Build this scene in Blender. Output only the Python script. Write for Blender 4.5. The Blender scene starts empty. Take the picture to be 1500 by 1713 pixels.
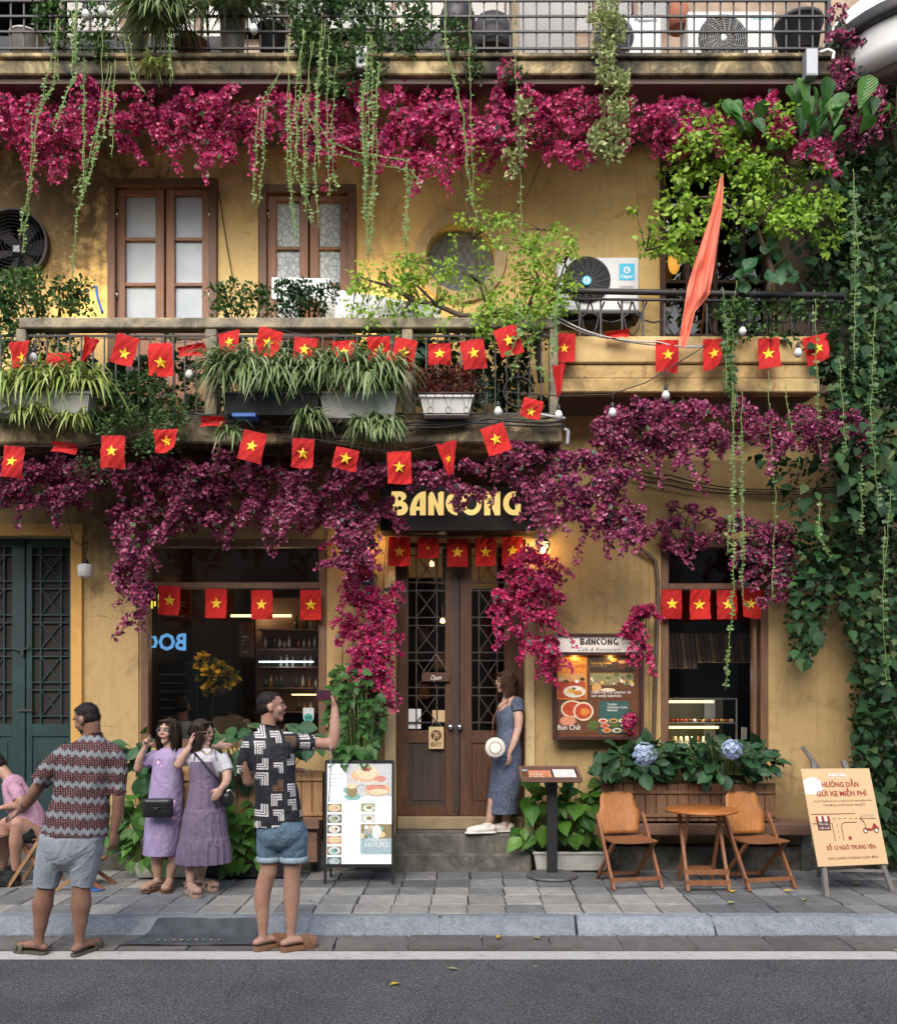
import bpy, bmesh, math, random
import numpy as np
from mathutils import Vector, Matrix, noise as mnoise
rnd = random.Random(7)
rng = np.random.default_rng(7)
R = math.radians
scene = bpy.context.scene
col = scene.collection

# ------------------------------------------------------------ camera, sky, sun, exposure
F, CX, HY, CAMZ = 1500.0, 750.0, 1150.0, 1.74      # focal length and horizon in photo pixels, eye height in metres
cam_data = bpy.data.cameras.new('camera')
cam = bpy.data.objects.new('camera', cam_data)
col.objects.link(cam)
cam.location = (0, 0, CAMZ)
cam.rotation_euler = (R(90), 0, 0)
cam_data.sensor_fit = 'VERTICAL'
cam_data.sensor_height = 36
cam_data.lens = 36 * F / 1713
cam_data.shift_y = (HY - 856.5) / 1713
cam_data.clip_end = 300
scene.camera = cam

SUN_EL, SUN_AZ = R(41), R(190)
world = bpy.data.worlds.new('World')
scene.world = world
world.use_nodes = True
wnt = world.node_tree
bg = wnt.nodes['Background']
sky = wnt.nodes.new('ShaderNodeTexSky')
sky.sky_type = 'NISHITA'
sky.sun_disc = False
sky.sun_elevation = SUN_EL
sky.sun_rotation = SUN_AZ
sky.air_density = 1.0
sky.dust_density = 3.0
sky.ozone_density = 1.0
wnt.links.new(sky.outputs[0], bg.inputs[0])
bg.inputs[1].default_value = 0.15
sun_data = bpy.data.lights.new('sun', 'SUN')
sun_data.energy = 1.4
sun_data.angle = R(50)
sun_data.color = (1.0, 0.96, 0.9)
sun = bpy.data.objects.new('sun', sun_data)
col.objects.link(sun)
_sd = Vector((math.sin(SUN_AZ) * math.cos(SUN_EL), math.cos(SUN_AZ) * math.cos(SUN_EL), math.sin(SUN_EL)))
sun.rotation_euler = _sd.to_track_quat('Z', 'Y').to_euler()
scene.view_settings.view_transform = 'Standard'
scene.view_settings.look = 'None'
scene.view_settings.exposure = 1.1
scene.view_settings.gamma = 1
scene.cycles.max_bounces = 6
scene.cycles.transparent_max_bounces = 8
scene.cycles.use_adaptive_sampling = True


def at(px, py, D=8.7):
    """photo pixel at depth D (metres in front of the camera) -> world point"""
    return Vector(((px - CX) * D / F, D, CAMZ - (py - HY) * D / F))
def X(px, D=8.7): return (px - CX) * D / F
def Z(py, D=8.7): return CAMZ - (py - HY) * D / F

# ------------------------------------------------------------ materials
class E:
    """a float socket with arithmetic"""
    def __init__(s, t, k): s.t, s.k = t, k
    def _op(s, op, *a, clamp=False):
        return s.t.math(op, s, *a, clamp=clamp)
    def __add__(s, o): return s._op('ADD', o)
    def __sub__(s, o): return s._op('SUBTRACT', o)
    def __mul__(s, o): return s._op('MULTIPLY', o)
    def __truediv__(s, o): return s._op('DIVIDE', o)
    __radd__ = __add__
    __rmul__ = __mul__
    def __rsub__(s, o): return s.t.math('SUBTRACT', o, s)
    def gt(s, o): return s._op('GREATER_THAN', o)
    def lt(s, o): return s._op('LESS_THAN', o)
    def fract(s): return s._op('FRACT')
    def floor(s): return s._op('FLOOR')
    def abs(s): return s._op('ABSOLUTE')
    def mx(s, o): return s._op('MAXIMUM', o)
    def mn(s, o): return s._op('MINIMUM', o)
    def sat(s): return s._op('ADD', 0.0, clamp=True)

class Mat:
    def __init__(s, name, base=(.5, .5, .5), rough=.6, metal=0, spec=.5, emit=None, es=0, alpha=1, trans=0, ior=1.45, coat=0):
        s.m = bpy.data.materials.new(name); s.m.use_nodes = True
        s.nt = s.m.node_tree; s.b = s.nt.nodes['Principled BSDF']
        b = s.b.inputs
        b['Base Color'].default_value = (*base, 1); b['Roughness'].default_value = rough
        b['Metallic'].default_value = metal; b['Specular IOR Level'].default_value = spec
        b['Alpha'].default_value = alpha; b['Transmission Weight'].default_value = trans; b['IOR'].default_value = ior
        b['Coat Weight'].default_value = coat
        if emit: b['Emission Color'].default_value = (*emit, 1); b['Emission Strength'].default_value = es
        s._tc = None
    def node(s, t, **kw):
        n = s.nt.nodes.new(t)
        for k, v in kw.items(): setattr(n, k, v)
        return n
    def put(s, sock, v):
        if isinstance(v, E): s.nt.links.new(v.k, sock)
        elif isinstance(v, bpy.types.NodeSocket): s.nt.links.new(v, sock)
        elif isinstance(v, (tuple, list)) and sock.type == 'RGBA' and len(v) == 3: sock.default_value = (*v, 1)
        else: sock.default_value = v
    def co(s, kind='Object'):
        if s._tc is None: s._tc = s.node('ShaderNodeTexCoord')
        return s._tc.outputs[kind]
    def world_co(s): return s.node('ShaderNodeNewGeometry').outputs['Position']
    def math(s, op, *a, clamp=False):
        n = s.node('ShaderNodeMath', operation=op, use_clamp=clamp)
        for i, v in enumerate(a): s.put(n.inputs[i], v)
        return E(s, n.outputs[0])
    def map(s, v, scale=(1, 1, 1), rot=(0, 0, 0), loc=(0, 0, 0)):
        n = s.node('ShaderNodeMapping'); s.put(n.inputs[0], v)
        n.inputs['Scale'].default_value = scale; n.inputs['Rotation'].default_value = rot; n.inputs['Location'].default_value = loc
        return n.outputs[0]
    def sep(s, v):
        n = s.node('ShaderNodeSeparateXYZ'); s.put(n.inputs[0], v)
        return [E(s, o) for o in n.outputs]
    def comb(s, *a):
        n = s.node('ShaderNodeCombineXYZ')
        for i, v in enumerate(a): s.put(n.inputs[i], v)
        return n.outputs[0]
    def noise(s, v=None, scale=5, detail=4, rough=.55, dist=0):
        n = s.node('ShaderNodeTexNoise'); s.put(n.inputs['Vector'], v if v is not None else s.co())
        n.inputs['Scale'].default_value = scale; n.inputs['Detail'].default_value = detail
        n.inputs['Roughness'].default_value = rough; n.inputs['Distortion'].default_value = dist
        return E(s, n.outputs['Fac'])
    def white(s, v, out='Value'):
        n = s.node('ShaderNodeTexWhiteNoise'); s.put(n.inputs['Vector'], v)
        return E(s, n.outputs[out])
    def vor(s, v=None, scale=5, feature='F1', out='Distance'):
        n = s.node('ShaderNodeTexVoronoi', feature=feature); s.put(n.inputs['Vector'], v if v is not None else s.co())
        n.inputs['Scale'].default_value = scale
        return E(s, n.outputs[out])
    def ramp(s, f, stops, interp='LINEAR'):
        n = s.node('ShaderNodeValToRGB'); s.put(n.inputs[0], f); cr = n.color_ramp; cr.interpolation = interp
        while len(cr.elements) < len(stops): cr.elements.new(.5)
        for e, (p, c) in zip(cr.elements, stops):
            e.position = p; e.color = (*c, 1) if isinstance(c, (tuple, list)) else (c, c, c, 1)
        return n.outputs[0]
    def mix(s, f, a, b, blend='MIX'):
        n = s.node('ShaderNodeMix', data_type='RGBA', blend_type=blend)
        s.put(n.inputs[0], f); s.put(n.inputs[6], a); s.put(n.inputs[7], b)
        return n.outputs[2]
    def hsv(s, c, h=.5, sa=1., v=1.):
        n = s.node('ShaderNodeHueSaturation')
        s.put(n.inputs['Hue'], h); s.put(n.inputs['Saturation'], sa); s.put(n.inputs['Value'], v); s.put(n.inputs['Color'], c)
        return n.outputs[0]
    def island(s): return E(s, s.node('ShaderNodeNewGeometry').outputs['Random Per Island'])
    def orand(s): return E(s, s.node('ShaderNodeObjectInfo').outputs['Random'])
    def color(s, c): s.put(s.b.inputs['Base Color'], c); return s
    def rough(s, c): s.put(s.b.inputs['Roughness'], c); return s
    def bump(s, h, strength=.3, dist=.01):
        n = s.node('ShaderNodeBump'); n.inputs['Strength'].default_value = strength; n.inputs['Distance'].default_value = dist
        s.put(n.inputs['Height'], h); s.nt.links.new(n.outputs[0], s.b.inputs['Normal']); return s
    def translucent(s, c, w=.3):
        tr = s.node('ShaderNodeBsdfTranslucent'); s.put(tr.inputs[0], c)
        mx = s.node('ShaderNodeMixShader'); mx.inputs[0].default_value = w
        out = s.nt.nodes['Material Output']
        s.nt.links.new(s.b.outputs[0], mx.inputs[1]); s.nt.links.new(tr.outputs[0], mx.inputs[2])
        s.nt.links.new(mx.outputs[0], out.inputs[0]); return s

M = {}
def simple(key, base, rough=.6, var=.25, scale=12, bump=.15, bdist=.004, **kw):
    """plain surface with slight mottling and relief"""
    t = Mat(key, base, rough, **kw)
    n = t.noise(scale=scale, detail=5)
    t.color(t.hsv((*base, 1), v=n * (2 * var) + (1 - var)))
    t.rough(n * .25 + (rough - .12))
    if bump: t.bump(t.noise(scale=scale * 4, detail=3), bump, bdist)
    M[key] = t.m
    return t

def plaster(key, a, b, grime=.5, seed=0, stains=()):
    t = Mat(key, a, .85)
    c = t.co(); cs = t.map(c, loc=(seed, 0, seed))
    big = t.noise(cs, 1.1, 6, .62)
    mid = t.noise(cs, 6, 6, .7, .6)
    streak = t.noise(t.map(c, (7, 7, .55), loc=(seed, 0, 0)), 1.6, 5, .65)
    base = t.ramp(big, [(.3, a), (.7, b)])
    base = t.mix((mid - .5) * 2.2, base, (b[0] * .72, b[1] * .66, b[2] * .6))
    base = t.mix(((streak - .53) * 4).sat() * .55, base, (a[0] * .62, a[1] * .58, a[2] * .6))
    sc = t.noise(t.map(cs, (1, 1, 2)), 9, 8, .75, 1.2)
    base = t.mix((((sc - .63) * 14).sat()) * .6, base, (.72, .64, .48))            # scuffed pale patches
    gr = t.noise(cs, 1.7, 7, .7, .8)
    drip = t.noise(t.map(c, (9, 9, .35), loc=(seed + 5, 0, 0)), 1.3, 4, .6); base = t.mix(((drip - .60) * 6).sat() * (.22 if key == 'plaster_upper' else .45), base, (.12, .08, .035))
    px_, py_, pz_ = t.sep(c)
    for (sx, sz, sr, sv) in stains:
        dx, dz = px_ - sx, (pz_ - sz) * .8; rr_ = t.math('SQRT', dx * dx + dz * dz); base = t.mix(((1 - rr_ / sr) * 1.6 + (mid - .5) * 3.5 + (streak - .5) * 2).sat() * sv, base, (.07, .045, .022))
    pk = t.noise(cs, 3.1, 9, .8, .3); base = t.mix(((pk - .655) * 30).sat() * .75, base, (.46, .42, .34))
    gm = (((gr - .57) * 7).sat()) * grime
    base = t.mix(gm, base, (.055, .045, .03))
    crk = t.vor(t.comb(px_ + mid * .35, py_, pz_ + big * .5), 1.1, 'DISTANCE_TO_EDGE'); cm = (1 - (crk * 260).sat()) * ((t.noise(cs, 1.3, 3) - .47) * 14).sat(); base = t.mix(cm * .55, base, (.10, .065, .03))
    base = t.mix((1 - ((pz_ - .25) * 2.4 + (mid - .5) * 2).sat()) * .55, base, (.13, .105, .06))
    fine = t.noise(c, 60, 3, .6)
    base = t.hsv(base, v=fine * .35 + .82)
    t.color(base)
    t.bump(fine * .35 + mid * .8 + big * .3 - cm * .8 + (sc - .63).gt(0) * .3, .45, .014)
    M[key] = t.m
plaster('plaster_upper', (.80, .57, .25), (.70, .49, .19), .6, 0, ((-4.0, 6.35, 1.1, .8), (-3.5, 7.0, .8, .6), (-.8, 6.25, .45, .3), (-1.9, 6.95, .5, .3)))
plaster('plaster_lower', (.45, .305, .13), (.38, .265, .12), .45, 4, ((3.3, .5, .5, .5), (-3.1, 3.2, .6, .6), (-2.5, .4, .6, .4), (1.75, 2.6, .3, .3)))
plaster('plaster_trim', (.58, .44, .24), (.48, .35, .18), .5, 9)
plaster('plaster_orange', (.58, .33, .09), (.5, .28, .08), .45, 2)
# mossy weathered concrete for balcony slabs
t = Mat('slab', rough=.9)
n1 = t.noise(scale=2.2, detail=8, rough=.72, dist=.5); n2 = t.noise(t.map(t.co(), (5, 5, .8)), 2.5, 6, .7)
c = t.ramp(n1, [(.40, (.028, .026, .02)), (.54, (.16, .125, .07)), (.64, (.48, .37, .19))])
c = t.mix(((n2 - .48) * 5).sat() * .8, c, (.035, .032, .025))
t.color(c).bump(n1 + n2, .5, .015); M['slab'] = t.m
t = Mat('ledge', rough=.9)
n1 = t.noise(scale=1.6, detail=8, rough=.7, dist=.4); n2 = t.noise(t.map(t.co(), (4, 4, 1.2)), 3, 6, .7)
c = t.ramp(n1, [(.36, (.16, .11, .05)), (.5, (.42, .29, .12)), (.65, (.55, .40, .19))])
c = t.mix(((n2 - .57) * 7).sat() * .8, c, (.045, .04, .03))
t.color(c).bump(n1 + n2, .4, .012); M['ledge'] = t.m
t = Mat('moss_concrete', rough=.92)
n1 = t.noise(scale=3, detail=8, rough=.75, dist=.5); n2 = t.noise(scale=14, detail=5, rough=.7)
c = t.ramp(n1, [(.36, (.06, .055, .04)), (.5, (.20, .175, .125)), (.66, (.40, .33, .20))]); c = t.mix(((n2 - .58) * 8).sat() * .6, c, (.05, .06, .03))
t.color(c).bump(n1 + n2, .5, .012); M['moss_concrete'] = t.m
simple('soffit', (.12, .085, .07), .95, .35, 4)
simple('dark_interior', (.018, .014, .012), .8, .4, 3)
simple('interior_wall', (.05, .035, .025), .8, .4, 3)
simple('iron', (.045, .043, .045), .55, .4, 25, metal=.3)
simple('iron_grey', (.12, .12, .125), .5, .35, 25, metal=.4)
simple('white_plastic', (.55, .56, .55), .45, .14, 10)
simple('planter_grey', (.42, .42, .39), .7, .35, 9)
simple('planter_white', (.55, .54, .5), .6, .25, 9)
simple('black_plastic', (.018, .018, .02), .45, .3, 12)
simple('black_leather', (.012, .012, .014), .33, .3, 40, bump=.4)
simple('rubber', (.035, .038, .042), .8, .3, 40, bump=.5)
simple('chrome', (.6, .6, .6), .22, .1, 5, metal=1, bump=0)
simple('brass', (.5, .33, .1), .3, .2, 8, metal=1)
simple('pot_terracotta', (.28, .1, .055), .8, .3, 9)
simple('pot_dark', (.05, .05, .055), .75, .4, 6)
simple('concrete_panel', (.34, .35, .33), .85, .25, 6)
t = Mat('step_stone', rough=.9); n1 = t.noise(scale=2.4, detail=8, rough=.75, dist=.6); n2 = t.noise(scale=16, detail=5, rough=.7); n3 = t.noise(scale=4, detail=6, rough=.7, dist=1)
cc = t.ramp(n1, [(.34, (.035, .036, .028)), (.5, (.10, .095, .08)), (.66, (.19, .175, .15))]); cc = t.mix(((n3 - .56) * 9).sat() * .5, cc, (.04, .05, .025)); cc = t.hsv(cc, v=n2 * .7 + .65); t.color(cc).bump(n1 + n2, .6, .012); M['step_stone'] = t.m
simple('step_worn', (.26, .2, .12), .85, .5, 6, bump=.4, bdist=.01)
simple('soil', (.03, .022, .015), .95, .4, 20)
simple('cable', (.02, .02, .02), .5, .2, 20)
simple('cable_pale', (.4, .4, .38), .5, .2, 20)
simple('pipe_brown', (.09, .06, .045), .5, .3, 10)
simple('blue_plastic', (.02, .12, .42), .4, .2, 10)
simple('teal_panel', (.02, .28, .2), .4, .2, 10)
simple('tin_grey', (.3, .31, .33), .5, .2, 10, metal=.3)
simple('paper', (.7, .7, .68), .7, .06, 10, bump=0)
simple('stem', (.10, .07, .035), .85, .4, 30)
simple('stem_green', (.16, .22, .06), .7, .3, 30)
simple('trunk', (.075, .055, .035), .9, .45, 25, bump=.6, bdist=.01)
simple('strap_brown', (.16, .06, .025), .6, .2, 30)

def wood(key, a, b, rough=.5, axis=2, scale=1., coat=0):
    t = Mat(key, a, rough, coat=coat)
    sc = [22, 22, 22]; sc[axis] = 1.6
    off = t.orand() * 30
    vx, vy, vz = t.sep(t.co())
    v = t.comb(vx + off, vy, vz + off)
    g = t.noise(t.map(v, tuple(k * scale for k in sc)), 1.5, 5, .65, 1.2)
    n = t.noise(v, 3, 4)
    cc = t.ramp(g, [(.3, a), (.68, b)])
    cc = t.hsv(cc, v=n * .5 + .78 )
    t.color(cc).rough(g * .3 + (rough - .12)).bump(g, .25, .003)
    M[key] = t.m
wood('door_wood', (.042, .018, .009), (.10, .043, .020), .5)
wood('door_dark', (.03, .02, .016), (.055, .036, .028), .5)
wood('frame_wood', (.10, .05, .028), (.17, .09, .05), .5)
wood('shutter_wood', (.17, .07, .032), (.28, .13, .06), .45)
wood('plank_wood', (.12, .055, .028), (.22, .115, .06), .65)
wood('plank_light', (.22, .12, .055), (.36, .21, .1), .65)
wood('chair_wood', (.26, .10, .028), (.40, .165, .048), .5)
wood('leg_wood', (.16, .062, .026), (.27, .115, .05), .55)
wood('table_wood', (.28, .09, .022), (.42, .16, .04), .33, 0, coat=.15)
wood('easel_wood', (.11, .1, .095), (.2, .185, .17), .8)
wood('bench_wood', (.11, .06, .04), (.19, .11, .075), .6, 0)
t = Mat('green_door', rough=.55)
n = t.noise(scale=5, detail=6, rough=.65); n2 = t.noise(t.map(t.co(), (12, 12, 1)), 3, 5)
cc = t.ramp(n, [(.3, (.008, .022, .023)), (.7, (.014, .045, .043))])
cc = t.mix(((n2 - .6) * 5).sat() * .6, cc, (.006, .012, .012))
t.color(cc).bump(n2, .3, .004); M['green_door'] = t.m

# asphalt, paint, stones
t = Mat('asphalt', rough=.85)
p = t.world_co()
f = t.noise(p, 75, 3, .75); g = t.noise(p, 1.3, 5, .6); h = t.vor(p, 170, out='Distance')
cc = t.ramp(f, [(.34, (.018, .019, .019)), (.52, (.086, .089, .091)), (.68, (.23, .235, .23))])
crk = t.vor(t.map(p, (1, 1, 1)), .9, 'DISTANCE_TO_EDGE'); wv = t.noise(p, 2.2, 5, .6); cc = t.hsv(cc, v=g * 1.0 + .5); cc = t.mix((1 - ((crk + (wv - .5) * .16).abs() * 220).sat()) * .6, cc, (.012, .012, .012)); cc = t.mix(((t.noise(p, .7, 6, .7) - .58) * 9).sat() * .35, cc, (.035, .035, .036))
cc = t.mix((((t.noise(p, 45, 2) - .68) * 14).sat()) * .5, cc, (.3, .3, .3))
t.color(cc).bump(f + h, .7, .008); M['asphalt'] = t.m
t = Mat('road_paint', rough=.7)
n = t.noise(t.world_co(), 30, 5, .7); n2 = t.noise(t.world_co(), 4, 5, .7)
cc = t.ramp(n + (n2 - .5) * .8, [(.22, (.11, .11, .11)), (.36, (.42, .41, .39)), (.7, (.5, .49, .47))])
t.color(cc).bump(n, .4, .004); M['road_paint'] = t.m

def stone(key, a, b, vein=(.4, .42, .45), vs=.4, rough=.75, scale=4, darkmix=.5):
    t = Mat(key, a, rough)
    vx, vy, vz = t.sep(t.co()); o = t.orand() * 50
    v = t.comb(vx + o, vy + o, vz)
    n = t.noise(v, scale, 7, .68, 1.2); w = t.noise(v, scale * 2.2, 6, .7, 2.5)
    cc = t.ramp(n, [(.32, a), (.66, b)])
    cc = t.mix((1 - ((w - .5).abs() * 26).sat()) * vs, cc, vein)
    n3 = t.noise(v, 1.4, 5, .7)
    cc = t.mix(((n3 - .55) * 5).sat() * darkmix, cc, (a[0] * .4, a[1] * .4, a[2] * .4))
    cc = t.mix(((t.noise(t.world_co(), 1.1, 6, .7) - .5) * 4).sat() * .45, cc, (a[0] * .5, a[1] * .5, a[2] * .48)); cc = t.hsv(cc, v=t.orand() * .34 + .80)
    t.color(cc).bump(n + w * .6 + t.noise(v, 70, 2) * .3, .5, .008)
    M[key] = t.m
stone('paver_light', (.22, .218, .205), (.33, .325, .30), (.5, .49, .46), .35)
stone('paver_grey', (.13, .135, .14), (.22, .222, .225), (.3, .3, .3), .3)
stone('paver_dark', (.085, .09, .095), (.15, .155, .158), (.25, .25, .25), .25)
stone('kerb_stone', (.12, .145, .17), (.235, .265, .295), (.46, .49, .52), .6, scale=9, darkmix=.5)
stone('gutter_stone', (.10, .092, .085), (.155, .145, .135), (.2, .19, .18), .25, darkmix=.4)
simple('mortar', (.035, .033, .03), .95, .4, 12)

# glass
def glass(key, tint=(.9, .95, .95), rough=.02):
    t = Mat(key)
    gl = t.node('ShaderNodeBsdfGlossy'); gl.inputs['Roughness'].default_value = rough
    tr = t.node('ShaderNodeBsdfTransparent'); tr.inputs[0].default_value = (*tint, 1)
    fr = t.node('ShaderNodeFresnel'); fr.inputs[0].default_value = 1.75
    mx = t.node('ShaderNodeMixShader'); t.nt.links.new(fr.outputs[0], mx.inputs[0])
    t.nt.links.new(tr.outputs[0], mx.inputs[1]); t.nt.links.new(gl.outputs[0], mx.inputs[2])
    t.nt.links.new(mx.outputs[0], t.nt.nodes['Material Output'].inputs[0]); M[key] = t.m
glass('glass', (.82, .86, .86)); glass('clear', (.95, .97, .97))
t = Mat('frosted', rough=.35); n = t.noise(scale=3, detail=3)
t.color(t.ramp(n, [(.3, (.33, .38, .42)), (.7, (.44, .49, .52))])); M['frosted'] = t.m
t = Mat('frosted_leaf', rough=.4); vv = t.vor(t.map(t.co(), (1.5, 1, 1)), 16, 'DISTANCE_TO_EDGE')
t.color(t.ramp(vv, [(.05, (.26, .31, .3)), (.16, (.5, .55, .56))])); M['frosted_leaf'] = t.m
def emit(key, c, s):
    t = Mat(key, c, .5, emit=c, es=s)
    if key.startswith('b_') and key != 'b_white': cc = t.hsv((*c, 1), h=t.noise(scale=50, detail=2) * .1 + .45, v=t.noise(scale=90, detail=4, rough=.7) * 1.6 + .2); t.color(cc); t.put(t.b.inputs['Emission Color'], cc)
    M[key] = t.m
emit('lamp_warm', (1, .6, .22), 2.2); emit('led_white', (.7, .85, 1), 1.6); emit('led_warm', (1, .7, .3), 1.6)
emit('sign_glow', (.85, .60, .2), .42); emit('boo_reflection', (.12, .33, .6), .5); emit('screen_white', (.6, .7, .7), .2)
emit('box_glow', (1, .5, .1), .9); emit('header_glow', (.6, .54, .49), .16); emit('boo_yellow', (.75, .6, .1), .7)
emit('pastry_glow', (.9, .6, .25), .6)

# foliage
def foliage(key, cols, rough=.45, trans=.25, spec=.4, mode='island'):
    t = Mat(key, cols[0], rough, spec=spec)
    r = t.island() if mode == 'island' else t.orand()
    st = [(i / (len(cols) - 1), c) for i, c in enumerate(cols)]
    cc = t.ramp(r, st)
    cc = t.hsv(cc, v=t.noise(t.world_co(), 9, 2) * .9 + .55)
    t.color(cc)
    if mode == 'obj':
        vx, vy, vz = t.sep(t.co())
        w = ((vy * 9 - vx.abs() * 9) * 3.1416)
        veins = t.math('SINE', w * 2)
        cc = t.mix(((1 - (vx.abs() * 30).sat()) * .4 + (veins - .8).sat() * .5), cc, tuple(min(1, k * 1.9 + .01) for k in cols[0]))
        t.color(cc).bump(veins, .25, .01)
    t.translucent(cc, trans)
    M[key] = t.m
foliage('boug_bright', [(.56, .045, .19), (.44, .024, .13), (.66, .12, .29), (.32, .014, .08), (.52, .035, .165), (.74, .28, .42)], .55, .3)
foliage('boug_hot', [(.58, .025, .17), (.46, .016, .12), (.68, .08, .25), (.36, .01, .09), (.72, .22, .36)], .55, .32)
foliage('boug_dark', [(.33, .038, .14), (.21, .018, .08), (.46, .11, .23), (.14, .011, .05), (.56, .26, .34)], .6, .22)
foliage('leaf_small', [(.035, .085, .02), (.06, .13, .03), (.03, .07, .025), (.09, .17, .04)])
foliage('leaf_vine', [(.10, .19, .05), (.15, .25, .07), (.07, .14, .045), (.2, .28, .1)])
foliage('leaf_lime', [(.22, .40, .035), (.32, .50, .06), (.14, .28, .03), (.40, .54, .10)], trans=.45)
foliage('leaf_pale', [(.27, .33, .12), (.36, .40, .18), (.2, .26, .09)])
foliage('leaf_ivy', [(.018, .05, .018), (.03, .08, .025), (.014, .038, .014), (.05, .12, .035)], .42)
foliage('leaf_spider', [(.12, .2, .06), (.33, .4, .2), (.08, .15, .04), (.4, .46, .27)], .4)
foliage('leaf_spider_yellow', [(.22, .30, .06), (.38, .43, .14), (.14, .22, .04), (.45, .5, .22)], .4)
foliage('leaf_red', [(.16, .035, .03), (.1, .022, .02), (.22, .06, .045)])
foliage('leaf_teal', [(.07, .12, .09), (.05, .09, .06), (.13, .18, .14)])
foliage('big_hydrangea', [(.02, .07, .03), (.035, .1, .035), (.018, .055, .025)], .35, .15, mode='obj')
foliage('big_pothos', [(.05, .15, .02), (.085, .2, .03), (.03, .10, .02), (.12, .25, .05)], .28, .25, mode='obj')
foliage('big_fig', [(.03, .10, .02), (.06, .18, .03), (.02, .065, .02), (.10, .24, .05)], .35, .3, mode='obj')
foliage('big_ivy', [(.013, .042, .017), (.024, .07, .025), (.010, .03, .013), (.045, .12, .035), (.018, .052, .02), (.09, .13, .04)], .5, .15, mode='obj', spec=.25)
foliage('big_maple', [(.03, .10, .02), (.05, .14, .03), (.022, .07, .02)], .35, .2, mode='obj')
foliage('hydrangea_blue', [(.42, .52, .72), (.55, .64, .78), (.30, .40, .64)])
foliage('yellow_flower', [(.6, .42, .03), (.7, .5, .06), (.4, .28, .02)])
foliage('white_flower', [(.6, .65, .5), (.5, .6, .4)])

# ------------------------------------------------------------ objects
def tag(o, label=None, cat=None, group=None, kind=None):
    if label: o['label'] = label
    if cat: o['category'] = cat
    if group: o['group'] = group
    if kind: o['kind'] = kind
    return o
def empty(name, loc=(0, 0, 0), label=None, cat=None, group=None, kind=None):
    o = bpy.data.objects.new(name, None); col.objects.link(o); o.location = loc; o.empty_display_size = .1
    return tag(o, label, cat, group, kind)
def rootloc(o):
    l = Vector((0, 0, 0))
    while o is not None: l = l + o.location; o = o.parent
    return l
def link(name, me, parent=None, m=None, kind=None, origin=None):
    """mesh given in world coordinates -> object; its origin is its parent's, or `origin`"""
    o = bpy.data.objects.new(name, me); col.objects.link(o)
    if parent is not None: o.parent = parent; off = rootloc(parent)
    else: off = Vector(origin) if origin is not None else Vector((0, 0, 0)); o.location = off
    if off.length > 0: me.transform(Matrix.Translation(-off))
    if m:
        me.materials.clear()
        me.materials.append(M[m] if isinstance(m, str) else m)
    if kind: o['kind'] = kind
    return o
def dup(root, loc=None, rotz=None):
    r = root.copy(); col.objects.link(r)
    if loc is not None: r.location = loc
    if rotz is not None: r.rotation_euler = (0, 0, rotz)
    for ch in list(root.children):
        c = ch.copy(); col.objects.link(c); c.parent = r
        for g in list(ch.children):
            d = g.copy(); col.objects.link(d); d.parent = c
    return r

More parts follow.
